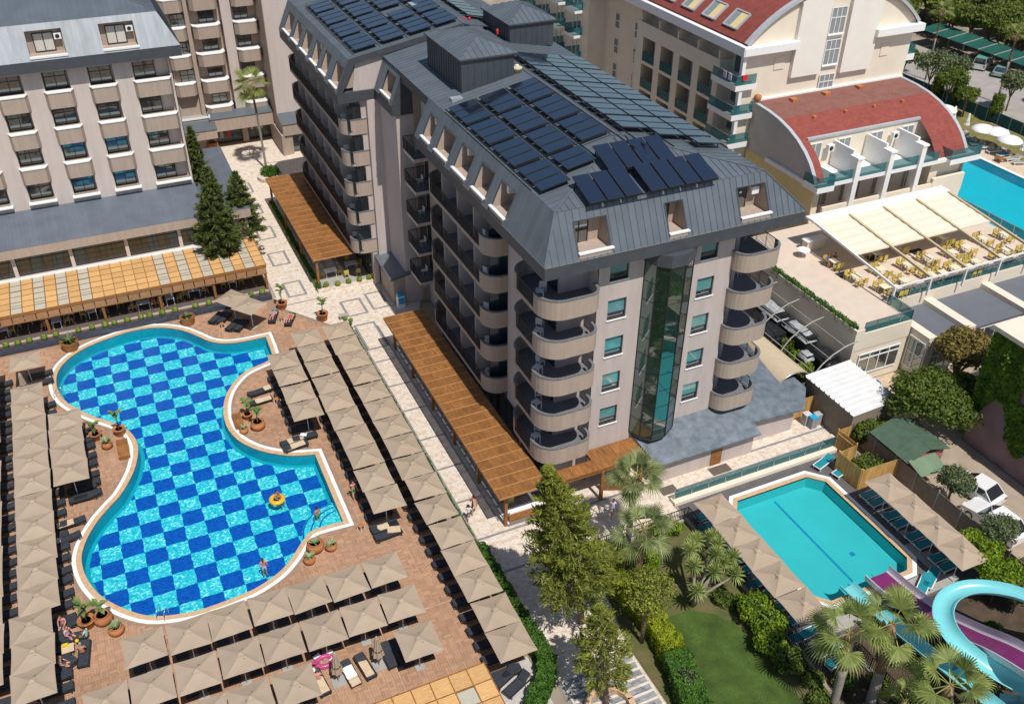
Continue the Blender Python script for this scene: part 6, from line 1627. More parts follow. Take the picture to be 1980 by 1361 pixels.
def crown_pts(lobes, n, shell=.55):
    """points and outward normals on lumpy lobes (x,y,z,rx,ry,rz)"""
    w = np.array([l[3]*l[4]+l[4]*l[5]+l[3]*l[5] for l in lobes]); w = w/w.sum(); C = []; N_ = []
    for l,q in zip(lobes,w):
        m = int(n*q); d = rdir(m); d[:,2] = np.where(d[:,2] < -.55, -d[:,2]*.6, d[:,2])
        r = rg.uniform(shell,1.06,(m,1)); bump = 1+.13*np.sin(d[:,:1]*7+l[0])*np.cos(d[:,1:2]*6+l[1])+.10*np.sin(d[:,2:]*9+l[2])
        C.append(np.array(l[:3])+d*r*bump*np.array(l[3:6])); N_.append(unit(d/np.array(l[3:6])))
    return np.concatenate(C), np.concatenate(N_)
def broad(label, x, y, H, lobes, n, mt, size=.14, name='broadleaf_tree', tr=.15, group=None, cat='tree', stems=1, flat=.9):
    o = thing(name, label, cat, (x,y,0), group); t = MB()
    for k in range(stems):
        dx, dy = (rnd.uniform(-.4,.4),rnd.uniform(-.4,.4)) if stems > 1 else (0,0)
        t.tube([(x,y,0),(x+dx*.4,y+dy*.4,H*.3),(x+dx,y+dy,H*.6)], [tr,tr*.75,tr*.5], 7)
    for l in lobes[:8]: t.tube([(x,y,H*.32),((x+l[0])/2,(y+l[1])/2,(H*.42+l[2])/2),(l[0],l[1],l[2])], [tr*.55,tr*.35,.02], 5)
    part('trunk', t, M_trunk, o, True)
    C, N_ = crown_pts(lobes, n); part('crown', leaves('crown', C, N_, size, mt, .6, flat), None, o)
    return o
def lobes_round(x, y, z, r, k=7, f=.6, sq=.8):
    L_ = [(x,y,z,r*.72,r*.72,r*.72*sq)]
    for i in range(k):
        a = i*2.4+rnd.uniform(-.3,.3); e = rnd.uniform(-.35,.75); q = r*f*rnd.uniform(.75,1.1)
        L_.append((x+math.cos(a)*r*.55*math.cos(e), y+math.sin(a)*r*.55*math.cos(e), z+r*.6*sq*math.sin(e), q,q,q*sq))
    return L_
def bush(label, x, y, r, h, mt, n=1500, size=.07, name='round_bush', group=None, k=6):
    o = thing(name, label, 'bush', (x,y,0), group)
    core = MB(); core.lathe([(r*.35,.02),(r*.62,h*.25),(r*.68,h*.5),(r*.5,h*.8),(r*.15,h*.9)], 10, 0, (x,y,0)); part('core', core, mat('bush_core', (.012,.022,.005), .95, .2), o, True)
    lob = [(x,y,h*.5,r*.9,r*.9,h*.5)]+[(x+math.cos(i*2.4)*r*.5,y+math.sin(i*2.4)*r*.5,h*rnd.uniform(.35,.75),r*.55,r*.55,h*.34) for i in range(k)]
    C, N_ = crown_pts(lob, n, .8); part('leaves', leaves('leaves', C, N_, size, mt, .6, .8), None, o); return o
def hedge(label, path, w, h, mt, n, size=.06, name='hedge', kind=None, wob=.06):
    o = thing(name, label, 'hedge', (path[0][0],path[0][1],0))
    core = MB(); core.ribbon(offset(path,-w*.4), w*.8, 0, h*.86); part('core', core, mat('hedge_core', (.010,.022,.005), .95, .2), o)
    P = np.array(path); S = np.linalg.norm(np.diff(P,axis=0),axis=1); cs = np.concatenate([[0],np.cumsum(S)])
    t = rg.uniform(0,cs[-1],n); k = np.clip(np.searchsorted(cs,t)-1,0,len(S)-1); f = ((t-cs[k])/S[k])[:,None]
    p = P[k]+(P[k+1]-P[k])*f; d = unit(np.c_[P[k+1]-P[k],np.zeros(n)])[:,:2]; nr = np.c_[-d[:,1],d[:,0]]
    face = rg.uniform(0,1,n); pt = w/(w+2*h)
    off = np.where(face < pt, rg.uniform(-.5,.5,n)*w, np.where(face < pt+(1-pt)/2, -.5*w, .5*w)); z = np.where(face < pt, h, rg.uniform(.02,1,n)*h)
    lump = 1+wob*np.sin(t*3.1)+wob*np.sin(t*7.3+off*5)
    C = np.c_[p+nr*(off*lump)[:,None], z*lump]+rg.normal(size=(n,3))*.035
    N_ = np.where((face < pt)[:,None], np.array([0,0,1.]), np.c_[nr*np.sign(off)[:,None], np.zeros(n)])
    part('leaves', leaves('leaves', C, N_, size, mt, .6, .8), None, o); return o
def fan_palm(label, x, y, H, lean=(0,0), nf=20, L=1.25, tr=.2, mt=L_fan, grey=.55, group=None, name='fan_palm', dead=8, seed=0):
    r_ = random.Random(seed+int(x*31)); o = thing(name, label, 'palm', (x,y,0), group)
    ax = lambda t: Vector((x+lean[0]*t*t, y+lean[1]*t*t, H*t))
    t1 = MB(); t1.tube([ax(k/6*grey) for k in range(7)], [tr*1.25]+[tr*1.05]*6, 12); part('trunk', t1, M_palmgrey, o, True)
    t2 = MB(); t2.tube([ax(grey+(1-grey)*k/6) for k in range(7)], [tr*1.05,tr*1.0,tr*1.0,tr*.98,tr*1.05,tr*1.15,tr*.7], 12); part('crownshaft', t2, M_palmtrunk, o, True)
    top = ax(1.0)
    for k in range(nf+dead):
        old = k >= nf; az = k*2.399963+r_.uniform(-.25,.25); el = r_.uniform(-1.3,-.9) if old else 1.25-1.75*((k+.5)/nf)+r_.uniform(-.15,.15)
        d = Vector((math.cos(az)*math.cos(el),math.sin(az)*math.cos(el),math.sin(el))); s = Vector((-math.sin(az),math.cos(az),0)); u = s.cross(d)
        if u.z < 0: u = -u
        pl = L*r_.uniform(.62,.95)*(.35 if old else 1); hub = top+d*pl-ZV*(.14*pl); m = MB()
        m.bar(top+d*.05, hub, .045,.025, 1, up=u)
        ns = 23; fl = L*r_.uniform(.72,.92)*(.6 if old else 1); d2 = (d-ZV*.25).normalized()
        for i in range(ns):
            a = R(-105+210*i/(ns-1)); dr = (d2*math.cos(a)+s*math.sin(a)).normalized(); ll = fl*(.70+.30*math.cos(a*.8))*r_.uniform(.93,1.05); wv = dr.cross(u).normalized()*.036*L
            cup = u*(.10*abs(math.sin(a))*fl)
            p1 = hub+dr*ll*.5+cup*.5+u*.03; p2 = hub+dr*ll*.82+cup*.6-ZV*ll*.05; p3 = hub+dr*ll*.98-ZV*ll*(.18+.22*r_.random())
            m.add([hub, p1-wv, p1+wv, p2-wv*.45, p2+wv*.45, p3], [(0,1,2),(1,3,4,2),(3,5,4)])
        part('dead_frond' if old else 'frond', m, [mat('dead_frond', (.26,.20,.11), .9, .2)]*2 if old else [mt, mat('petiole', (.30,.30,.08), .6, .1)], o)
    return o
def yucca(label, x, y, heads, name='yucca_tree'):
    o = thing(name, label, 'tree', (x,y,0)); t = MB()
    for h in heads: t.tube([(x,y,0),(x+(h[0]-x)*.35,y+(h[1]-y)*.35,h[2]*.5),(h[0],h[1],h[2])], [.13,.1,.06], 6)
    part('trunk', t, mat('yucca_bark', (.26,.22,.18), .9, .2, 5), o, True)
    for h in heads:
        m = MB()
        for k in range(64):
            el = 1.45-2.1*(k/64); frond_leaf(m, h, k*2.4, .86*math.cos(el)+.12, .80*math.sin(el), .085, .10, 3, .2)
        part('rosette', m, L_yuc, o)

# --- conifers by the restaurant
cr = lambda r: (lambda t: r*max(.04,(1-t)**.75*(.55+.9*min(1,t*6))*.72))
conifer('tallest slim conifer at the left behind the restaurant pergola', (8.4,95.5),(8.5,95.9),12.6,cr(1.55),120,60,L_conD,4.5,size=.14,tr=.16)
conifer('broad dense conifer rising through the right end of the pine pergola', (8.2,86.0),(8.5,86.6),11.9,cr(2.45),150,90,L_conD,2.6,size=.15,tr=.2)
conifer('shorter right conifer beside the promenade at the pergola end', (11.0,89.2),(11.35,89.7),9.7,cr(2.5),110,80,L_conD,2.2,size=.15,tr=.17)
# --- conifers by the promenade garden
def rt1(t): return 3.0*max(.05, min(1,.62+t*2.6)*(1-max(0,t-.16)/.84)**.85) if t < .72 else 3.0*max(.05,.34*(1-t)/.28+.06)
conifer('large leaning olive green conifer over the promenade', (20.7,33.9),(18.3,34.8),13.2,rt1,165,120,L_con,2.2,size=.12,tr=.24,up=.36,bare=.28)
conifer('thin sparse conifer with bare trunk at the bottom edge', (19.2,28.05),(19.0,29.3),7.2,lambda t: 2.3*max(.08,(1-t)**.6*min(1,.5+t*2)),80,60,L_con,1.9,size=.11,tr=.17,up=.2,bare=.4)
broad('small loose conifer beside the yellow hedge and steps', 23.35,31.0,6.0,lobes_round(23.6,31.3,4.2,1.75,9,.5,.95),4200,L_con,.085,'small_conifer_tree',.15)
tp = MB(); tp.ribbon([(19.2+1.5*math.cos(R(a)),27.6+1.5*math.sin(R(a))) for a in range(0,361,20)], .35, 0, .45)
solo('tree_ring', tp, M_pink, 'sandstone ring around the trunk of the thin conifer', 'planter')
# --- fan palms
fan_palm('tall fan palm in front of the timber screen, farther of the garden pair', 26.45,38.1,6.4,(.3,.2),15,1.5,.2,L_fan,.35,'fan palms',dead=6,seed=1)
fan_palm('tall fan palm nearer the yellow hedge, nearer of the garden pair', 25.15,34.8,5.3,(.25,.1),13,1.45,.24,L_fan,.3,'fan palms',dead=7,seed=2)
fan_palm('fan palm with grey trunk at the left of the slide group', 31.2,22.6,5.9,(.0,.4),10,1.55,.24,L_fanY,.55,'fan palms',dead=1,seed=3)
fan_palm('fan palm with thick brown leaning trunk before the teal slide', 33.25,21.8,6.2,(.35,.6),9,1.7,.28,L_fanY,.45,'fan palms',dead=1,seed=4)
fan_palm('fan palm beside the looped teal slide, rightmost of the slide group', 33.3,17.7,6.2,(.2,.4),10,1.6,.26,L_fanY,.45,'fan palms',dead=1,seed=5)
fan_palm('low fan palm at the bottom edge between the slide palms', 32.9,19.6,3.0,(.1,.1),7,1.2,.2,L_fanY,.5,'fan palms',dead=1,seed=6)
fan_palm('tall slender palm in the round planter on the far plaza', 17.9,111.3,10.6,(-.3,.2),13,1.7,.13,L_fanY,.7,'fan palms',dead=3,seed=7)
pr0 = MB(); pr0.lathe([(1.6,0),(1.65,.5),(1.3,.55),(1.3,.35)],24,0,(17.95,108.6,0)); solo('round_planter', pr0, M_trav, 'round stone planter holding the palm on the far plaza', 'planter')
bush('green bush in the round planter below the plaza palm',17.9,109.0,1.1,1.4,L_hedge,1600,.1)
fan_palm('slim palm behind the curved red roof by the parking road',118.5,104.5,10.5,(.2,.2),12,1.3,.12,L_fanY,.6,'far palms',seed=8)
fan_palm('slim palm with yellow head beside the parked green cars',120.5,92.5,10.0,(.2,.2),12,1.3,.14,L_fanY,.6,'far palms',seed=9)
yucca('many headed yucca tree in the garden beside the side pool fence', 27.8,32.1, [(29.0,34.6,2.6),(28.2,33.0,2.7),(30.6,33.9,2.7),(29.9,33.1,2.9),(31.0,32.8,2.5),(29.2,32.2,2.5),(30.3,31.5,2.4),(27.5,31.5,2.2),(29.6,34.9,2.6),(28.6,34.1,2.9),(30.2,32.6,2.5),(30.9,34.9,2.3)])
# --- hedges
hedge('low green hedge between the umbrellas and the promenade', [(16.85,72.6),(16.9,60),(16.9,50),(16.95,42)], .5,.45,L_hedge,16000,.06)
hedge('taller dark hedge curving round the bottom of the umbrella deck', [(16.95,42),(17.0,36),(17.15,33.6),(17.25,32),(16.7,30.8),(15.8,30.0),(15.0,29.2),(14.8,27.5)], 1.0,.95,L_hedge,17000,.075)
hedge('bright yellow green clipped hedge between the steps and the lawn', [(23.8,36.2),(24.3,33.8),(24.5,31.8),(24.35,29.0)], 1.35,1.35,L_ylw,16000,.06)
hedge('dark mixed hedge continuing beside the steps at the bottom', [(24.3,28.9),(23.9,27.2),(23.5,25.6),(23.3,22)], 1.5,1.3,L_hedge,12000,.09)
bush('pale olive bush in the hedge beside the steps',23.9,27.0,.85,1.6,L_olive,2200,.07)
bush('bright round bush behind the nearer garden palm',26.6,36.2,1.15,1.4,L_lime,3000,.07); bush('bright bush at the garden fence beside the farther palm',29.2,38.3,.8,1.5,L_lime,1800,.07); bush('small bright bush at the fence corner by the path',30.3,38.1,.6,.9,L_lime,900,.07)
for k,(x,y,r,h) in enumerate(((30.75,29.6,1.15,1.9),(30.9,28.4,1.2,2.0),(30.1,27.2,1.0,1.7),(30.3,25.7,.95,1.6))): bush(['large green bush beside the lawn, farthest of the row','large green bush beside the lawn, second of the row','large green bush beside the lawn, third of the row','smaller green bush nearest the palms at the lawn end'][k],x,y,r,h,L_lime if k < 3 else L_green,3200,.09)
for k,(x,y) in enumerate(((31.0,24.3),(32.6,23.4),(31.6,21.4),(34.4,22.5),(30.3,22.9),(29.9,21.2),(34.9,20.8),(30.5,30.8),(29.8,31.6))): bush(f'{nth(k)} low dark shrub under the palms and garden fence',x,y,.7,.8,L_green,900,.09,'low_shrub','low shrubs')
hedge('low planting strip along the cafe pergola', [(16.3,101.5),(16.3,92),(16.3,80.2)], .45,.5,L_hedge,5000,.09)
hedge('clipped hedge in the planter of the raised terrace', [(53.05,60),(53.05,54),(53.05,47.2)], .55,.55,L_hedge,4000,.08)
for o_ in COL.objects:
    if o_.get('label') == 'clipped hedge in the planter of the raised terrace': o_.location.z = 5.2
for k,(x,y) in enumerate(((50.4,54.2),(51.1,52.4),(50.6,50.6),(50.2,48.9),(49.6,55.4))): bush(f'{nth(k)} leafy bush from the back under the hoops of the service yard',x,y,.75,1.9,L_lime if k != 1 else L_green,1300,.12,'yard_bush','bushes in the service yard')
# --- trees on the right beyond the fence
broad('large spreading green tree beyond the fence, below the terrace restaurant',54.0,39.8,5.6,lobes_round(53.8,39.3,3.9,2.9,12,.5,.75)+[(51.6,40.2,3.0,1.2,1.2,.9),(55.0,37.2,3.2,1.5,1.5,1.1)],15000,L_green,.13)
broad('reddish brown tree leaning beside the large green tree',60.0,42.2,5.8,lobes_round(60.8,42.4,4.2,2.4,10,.55,.8),9000,leafmat('bronze_leaf', (.05,.045,.012), (.22,.17,.05), .8, .2),.15)
broad('dark bushy tree behind the green roofed shed',57.4,40.2,4.4,lobes_round(57.6,40.2,2.9,1.8,8,.55,.8),6000,L_green,.14)
broad('grey green olive tree at the end of the screen fence',49.9,32.4,3.6,lobes_round(49.8,32.2,2.5,1.45,8,.5,.85),5200,L_olive,.085,'olive_tree',.1)
broad('grey green olive tree in front of the white car',49.0,27.6,3.4,lobes_round(49.0,27.5,2.3,1.35,8,.5,.85),4600,L_olive,.085,'olive_tree',.1)
for k,(x,y,r) in enumerate(((47.1,27.9,.95),(47.4,26.7,.9),(46.3,25.6,1.1),(45.6,24.4,1.15),(47.0,24.6,1.2),(46.2,23.2,1.0))): broad(f'{nth(k)} yellow green shrub tree from the far end beside the looped slide',x,y,2.6,lobes_round(x,y,1.7,r,6,.55,.9),2600,L_lime if k < 5 else L_green,.10,'shrub_tree',.06,'shrub trees by the slide')
bush('dark green bush inside the timber fence corner',47.1,37.6,1.2,1.3,L_green,2600,.09); bush('dark shrub below the white shed roof',48.9,40.3,.95,2.2,L_green,2400,.10); bush('second dark shrub below the white shed roof',50.4,40.0,.9,2.0,L_green,2000,.10); bush('small young tree by the blue hoses',51.9,44.0,.7,2.6,L_lime,1200,.09)
# --- gardens and wood at the top right
for k,(x,y,h,r,mt) in enumerate(((112.6,98.5,7.5,2.7,L_olive),(112.0,94.2,6.0,2.2,L_green),(116.5,97.5,6.0,2.2,L_olive),(119,89.5,6.0,2.0,L_olive),(126,88,6,1.8,L_olive),(112.6,104,6.5,2.0,L_green),(111.5,90.3,4.5,1.6,L_green),(122.5,84.5,5.5,1.6,L_olive))):
    broad(['tall pale green tree right of the curved red roof','green tree at the fence behind the far pool','pale tree beside the service road fence','pale tree standing on the far lawn by the road','sparse pale tree right of the parked cars','dark leafy tree behind the curved roof corner','low dark tree at the far fence','sparse young tree at the right edge by the road'][k],x,y,h,lobes_round(x,y,h*.68,r,9,.5,.95),3800,mt,.17,tr=.13,group='trees around the far pool')
for k,(x,y,h) in enumerate(((113.9,87.2,4.2),(113.4,93.6,4.8),(113.0,97.0,4.5))):
    o = thing('clipped_cypress', ['clipped columnar cypress beside the leaning trunk at the far fence','clipped columnar cypress beside the red roof','columnar cypress farthest along the far fence'][k], 'tree', (x,y,0), 'clipped cypresses')
    part('trunk', MB().tube([(x,y,0),(x,y,h*.5)],.1,6), M_trunk, o)
    C,N_ = crown_pts([(x,y,h*.5,.85,.85,h*.5)],2600,.85); part('crown', leaves('crown',C,N_,.13,L_green,.6,.6), None, o)
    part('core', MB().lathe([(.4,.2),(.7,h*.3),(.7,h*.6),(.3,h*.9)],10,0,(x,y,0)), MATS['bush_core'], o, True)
FK = 0
for j in range(5):
    for i in range(13):
        x = 137.2+j*5.2+rnd.uniform(-1.2,1.2); y = 92+i*4.6+rnd.uniform(-1.5,1.5)+j*1.5
        r = rnd.uniform(2.5,3.6); h = rnd.uniform(6.0,9.0)
        broad(f'{nth(i)} tree from the right in the {nth(j)} rank of the wood beyond the parking', x,y,h,lobes_round(x,y,h*.6,r,6,.6,.85),2600 if j < 2 else 1500,L_forest,.26 if j < 2 else .36,'forest_tree',.2,'trees of the wood beyond the parking')
for i in range(10):
    x = 118+i*2.3+rnd.uniform(-1,1); y = 122+rnd.uniform(-2,3)+(i%3)*5
    h = rnd.uniform(7,10); broad(f'{nth(i)} dense tree behind the arched gable, counted from the left',x,y,h,lobes_round(x,y,h*.62,3.2,6,.6,.9),2400,L_forest,.28,'forest_tree',.2,'trees behind the arched gable')
# --- lawn grass
n = 42000
pts = rg.uniform([24.0,17.5],[29.9,32.0],(n,2)); LW = [(p[0],p[1]) for p in LAWN]
keep = np.array([inside(p, LW) for p in pts]); pts = pts[keep]; n = len(pts)
C = np.c_[pts, np.full(n,.035)]; A = unit(np.c_[rg.normal(size=(n,2))*.5, np.ones(n)]); B = unit(np.cross(A,rdir(n)))
gm_ = quads_mesh('grass', C, A*.030*rg.uniform(.6,1.3,(n,1)), B*.007, leafmat('grass_blade', (.030,.075,.008), (.12,.20,.03), .7, .3))
tag(link('lawn_grass', gm_), 'short mown grass of the garden lawn', 'grass', kind='stuff')
# ================================================================ side pool surroundings
def gl_rail(label, pts, z0, h, sp=1.4):
    o = thing('glass_railing', label, 'railing', (pts[0][0],pts[0][1],0))
    for a,b in zip(pts,pts[1:]):
        a, b = Vector((*a,0)), Vector((*b,0)); n = max(1,round((b-a).length/sp))
        for i in range(n):
            p, q = a.lerp(b,i/n), a.lerp(b,(i+1)/n); d = (q-p).normalized()*.03
            part('glass_pane', MB().ribbon([(p+d).to_2d()[:],(q-d).to_2d()[:]], .015, z0+.08, z0+h-.03), M_rail, o)
            part('post', MB().box(p.x-.025,p.x+.025,p.y-.025,p.y+.025,z0,z0+h), M_steel, o)
        part('handrail', MB().bar(a+ZV*(z0+h), b+ZV*(z0+h), .05,.03), M_steel, o)
gl_rail('teal glass railing between the promenade and the side pool', [(31.9,40.72),(46.6,40.72)], .28, .95)
solo('retaining_kerb', MB().box(31.75,46.7,40.32,40.98,-.02,.28), M_cream, 'long cream kerb carrying the glass railing above the side pool', 'kerb')
def iron_fence(label, pts, h=1.05, z0=.0, stone=.25):
    o = thing('iron_fence', label, 'fence', (pts[0][0],pts[0][1],0))
    m = MB(); railing(m, pts, z0+stone, z0+stone+h, .14, .014, .03); part('bars', m, M_black, o)
    part('stone_base', MB().ribbon(offset(pts,-.12), .24, -.02, z0+stone), M_conc, o)
iron_fence('black iron fence between the garden and the side pool loungers', [(26.9,38.75),(31.75,38.8),(31.78,24.4)])
iron_fence('black iron fence beside the palms below the side pool', [(34.7,24.7),(34.75,20),(34.8,16)])
iron_fence('black iron fence at the far garden edge behind the palms', [(24.0,38.75),(26.7,38.75)])
def board_fence(label, pts, h=1.9, bw=.15, rail_side=1):
    o = thing('timber_fence', label, 'fence', (pts[0][0],pts[0][1],0))
    for a,b in zip(pts,pts[1:]):
        a, b = Vector((*a,0)), Vector((*b,0)); L = (b-a).length; d = (b-a)/L; s = Vector((-d.y,d.x,0)); n = int(L/bw)
        for i in range(n):
            c = a+d*(L*(i+.5)/n); hh = h+rnd.uniform(-.02,.02)
            part('board', MB().obox(c+ZV*hh/2, d*(L/n/2-.006), s*.012, ZV*hh/2), M_woodF, o)
        for z in (.35,h-.35): part('rail', MB().bar(a+s*.05*rail_side+ZV*z, b+s*.05*rail_side+ZV*z, .05,.09), M_woodF, o)
        for c in (a,b): part('post', MB().box(c.x-.05+s.x*.07*rail_side,c.x+.05+s.x*.07*rail_side,c.y-.05+s.y*.07*rail_side,c.y+.05+s.y*.07*rail_side,0,h+.08), M_woodF, o)
board_fence('tall timber board fence wrapped round the planted corner by the side pool', [(44.9,38.55),(45.05,36.3),(49.0,36.2)], rail_side=1)
board_fence('timber board fence behind the teal loungers beside the promenade end', [(48.6,40.75),(46.65,40.65),(46.75,38.75),(44.95,38.6)], rail_side=-1)
board_fence('timber board fence panel behind the recycling bins', [(45.95,44.95),(48.6,45.0)], rail_side=1)
def bins():
    for k,(x,y,c,lb) in enumerate(((46.55,44.1,(.33,.34,.36),'grey recycling bin with pale lid by the timber panel'),(46.75,43.55,(.25,.26,.28),'grey recycling bin with bright blue lid nearest the promenade'),(47.35,43.75,(.30,.31,.33),'grey recycling bin right of the blue lidded bin'))):
        o = thing('recycling_bin', lb, 'bin', (x,y,.01)); part('body', MB().box(x-.28,x+.28,y-.25,y+.25,.05,1.0), mat('bin_grey%d'%k, c, .5, .1), o)
        part('lid', MB().box(x-.3,x+.3,y-.27,y+.27,1.0,1.08), mat('bin_lid%d'%k, ((.55,.56,.58),(.02,.38,.62),(.4,.41,.43))[k], .5, .1), o); part('plinth', MB().box(x-.25,x+.25,y-.22,y+.22,.012,.05), M_black, o)
bins()
# beige screen fence down the boundary
o = thing('screen_fence', 'long taupe screen fence between the side pool and the lane', 'fence', (48.6,36,0))
ys = [45.0-i*2.1 for i in range(13)]
for a,b in zip(ys,ys[1:]):
    part('screen_panel', MB().box(48.58,48.62,b+.03,a-.03,.05,1.75+rnd.uniform(-.04,.04)), mat('screen_cloth', (.25,.20,.155), .85, .1, 2, rand=.06), o)
    part('post', MB().box(48.54,48.66,b-.05,b+.05,0,1.95), M_conc, o)
ln2 = MB(); ln2.sheet([(48.7,20),(56.6,20),(56.6,40.5),(48.7,40.5)], .005); solo('lane', ln2, mat('lane_concrete', (.36,.29,.22), .9, .12, .8, .2, 20), kind='structure')
# green roofed shed
o = thing('green_roof_shed', 'low pink shed with green shingle roof beyond the screen fence', 'shed', (50.4,37,0))
part('shed_wall', MB().box(48.9,52.2,35.6,39.0,0,2.1), mat('pink_render', (.34,.13,.12), .85, .08, 2), o)
M_grs = mat('green_shingle', (.070,.115,.075), .85, .15, 1.5, .3, 25)
for (P,U,V,pl) in (((48.3,35.3,2.15),(0,1,0),(2.05,0,.65),[(0,0),(4.0,0),(4.0,2.15),(0,2.15)]),((52.5,35.3,2.15),(0,1,0),(-2.15,0,.65),[(0,0),(4.0,0),(4.0,2.25),(0,2.25)])): seam_roof(o, P, U, V, pl, .5, M_grs, name='shingle_course', rib=.02)
lr = MB(); lr.add([(48.3,33.9,2.0),(50.9,33.9,1.8),(51.0,35.4,2.2),(48.4,35.4,2.3),(48.3,33.9,2.05),(50.9,33.9,1.85),(51.0,35.4,2.25),(48.4,35.4,2.35)],[(3,2,1,0),(4,5,6,7),(0,1,5,4),(1,2,6,5),(2,3,7,6),(3,0,4,7)])
part('lean_to_roof', lr, mat('pale_green_sheet', (.17,.24,.15), .6, .1, 1), o)
# house with ivy
iv = thing('ivy_house', 'pinkish house wall overgrown with ivy at the right edge', 'house', (62,32,0))
part('wall', MB().box(56.7,72,22,37.4,0,10.3), mat('old_pink_render', (.30,.20,.20), .9, .15, .8, .3, 12), iv)
part('roof_slab', MB().box(56.3,72,21.6,37.9,10.3,10.65), M_cream, iv)
for y,z in ((31.8,6.6),(27.0,6.6),(31.8,2.6)): window(iv, (56.68,0,0), (0,1,0), (-1,0,0), (y,y+1.5,z,z+1.3), .0, M_glassT, M_wframe, 2, 1, .08, sill=M_white)
part('garage_door', MB().box(56.64,56.7,24.5,27.5,.05,2.6), mat('garage_grey', (.16,.155,.16), .7, .1), iv)
n = 15000; yy = rg.uniform(29.5,37.6,n); zz_ = rg.uniform(.3,10.4,n); low = 2.6+2.2*np.sin(yy*1.1)+(37-yy)*.35; kp = (zz_ > low) & ~((yy > 31.2) & (yy < 34.2) & (zz_ > 6.0) & (zz_ < 8.9+.6*np.sin(yy*4)))
yy, zz_ = yy[kp], zz_[kp]; n = len(yy); xx = 56.65-(.12+.45*np.abs(np.sin(yy*1.7)*np.cos(zz_*1.1)))*rg.uniform(.2,1,n)
part('ivy', leaves('ivy', np.c_[xx,yy,zz_], np.tile(np.array([-1.,0,.5]),(n,1)), .15, L_ivy, .75, .8), None, iv)
n = 5000; xx = rg.uniform(56.4,61,n); zz_ = rg.uniform(.5,10.3,n); part('ivy', leaves('ivy', np.c_[xx, np.full(n,37.5)+rg.uniform(0,.35,n), zz_], np.tile(np.array([0,1.,.5]),(n,1)), .15, L_ivy, .75, .8), None, iv)
part('drain_pipe', MB().tube([(56.62,28.6,0),(56.62,28.6,5.0),(56.62,27.6,5.2),(56.62,22.2,5.2)], .05, 6), M_wframe, iv)
# hoses
for k,(x,y,r) in enumerate(((53.9,45.3,.55),(54.7,45.7,.6),(55.6,45.9,.5))):
    m = MB(); P = [(x+r*(1-.03*i)*math.cos(i*.5),y+r*.8*(1-.03*i)*math.sin(i*.5),.06+.012*i) for i in range(40)]; m.tube(P, .045, 6); solo('hose_coil', m, mat('hose_blue', (.01,.30,.60), .4, .1), ['left blue hose coil below the dining window','middle blue hose coil below the dining window','right blue hose coil below the dining window'][k], 'hose', smooth=True)
pav = MB(); pav.sheet([(52.4,41),(60,41),(60,46.7),(52.4,46.7)], .02); solo('yard_paving', pav, stone_mat('yard_sandstone', (.58,.42,.28),(.64,.52,.40),(.45,.36,.28),.6,.4,.01), kind='structure')
# ================================================================ water slides
M_teals = mat('slide_teal', (.19,.57,.59), .22, .05, .6, spec=.6, coat=.5)
M_tealD = mat('slide_teal_under', (.012,.24,.28), .4, .08, 1)
M_purp = mat('slide_purple', (.19,.022,.12), .3, .10, 1.0, spec=.5, coat=.3)
M_lilac = mat('slide_white', (.62,.58,.64), .3, .05, 1, coat=.3)
def flume(path, r, prof, mt, th=.05, k=6):
    """sweep a channel profile [(side,up)] along a path"""
    P = spline(path, k); m = MB(); n = len(prof); V = []; V2 = []
    for i,p in enumerate(P):
        d = (P[min(i+1,len(P)-1)]-P[max(i-1,0)]); d.normalize(); s = d.cross(ZV).normalized(); u = s.cross(d)
        for a,b in prof: V.append(p+s*a*r+u*b*r)
        for a,b in prof:
            l = math.hypot(a,b-1) or 1; V2.append(p+s*(a*r+th*a/l)+u*(b*r+th*(b-1)/l))
    q = len(P)
    m.add(V, [(i*n+j,i*n+j+1,(i+1)*n+j+1,(i+1)*n+j) for i in range(q-1) for j in range(n-1)])
    m.add(V2, [(i*n+j,(i+1)*n+j,(i+1)*n+j+1,i*n+j+1) for i in range(q-1) for j in range(n-1)])
    b = len(V); rim = MB(); rim.add(V+V2, [(i*n+j,b+i*n+j,b+(i+1)*n+j,(i+1)*n+j) for i in range(q-1) for j in (0,n-1)]+[(j,j+1,b+j+1,b+j) for j in range(n-1)]+[((q-1)*n+j,b+(q-1)*n+j,b+(q-1)*n+j+1,(q-1)*n+j+1) for j in range(n-1)])
    return m, rim, P
half = [(math.cos(R(a)),1-math.sin(R(a))) for a in range(172,7,-15)]
def slide(label, path, r, prof, mt, mrim, posts, k=6, floor=None):
    o = thing('water_slide', label, 'water slide', (path[0][0],path[0][1],0))
    m, rim, P = flume(path, r, prof, mt, k=k); part('channel', m, mt, o, True); part('rim', rim, mrim, o)
    if floor:
        f = MB(); V = []
        for i,p in enumerate(P):
            d = (P[min(i+1,len(P)-1)]-P[max(i-1,0)]).normalized(); s = d.cross(ZV).normalized(); V += [p-s*floor+ZV*.02, p+s*floor+ZV*.02]
        f.add(V, [(2*i,2*i+1,2*i+3,2*i+2) for i in range(len(P)-1)]); part('purple_bed', f, M_purp, o)
        for i in range(9,len(P),14): part('lane_seam', MB().bar(Vector(V[2*i])+ZV*.01, Vector(V[2*i+1])+ZV*.01,.05,.01), M_lilac, o)
    for i in posts:
        p = P[i]; part('support', MB().tube([(p.x,p.y,0),(p.x,p.y,p.z-.05)],.1,8), mat('support_grey', (.10,.11,.12), .5, .1), o, True)
loop = [(47.7,16.8,5.4),(45.6,18.2,5.15),(43.8,20.15,4.85),(42.75,22.05,4.6),(41.25,23.3,4.35),(39.65,23.55,4.05),(38.42,22.78,3.75),(38.05,21.35,3.4),(38.58,19.6,3.0),(39.65,17.95,2.6),(41.3,16.2,2.2),(43.5,14.8,1.8)]
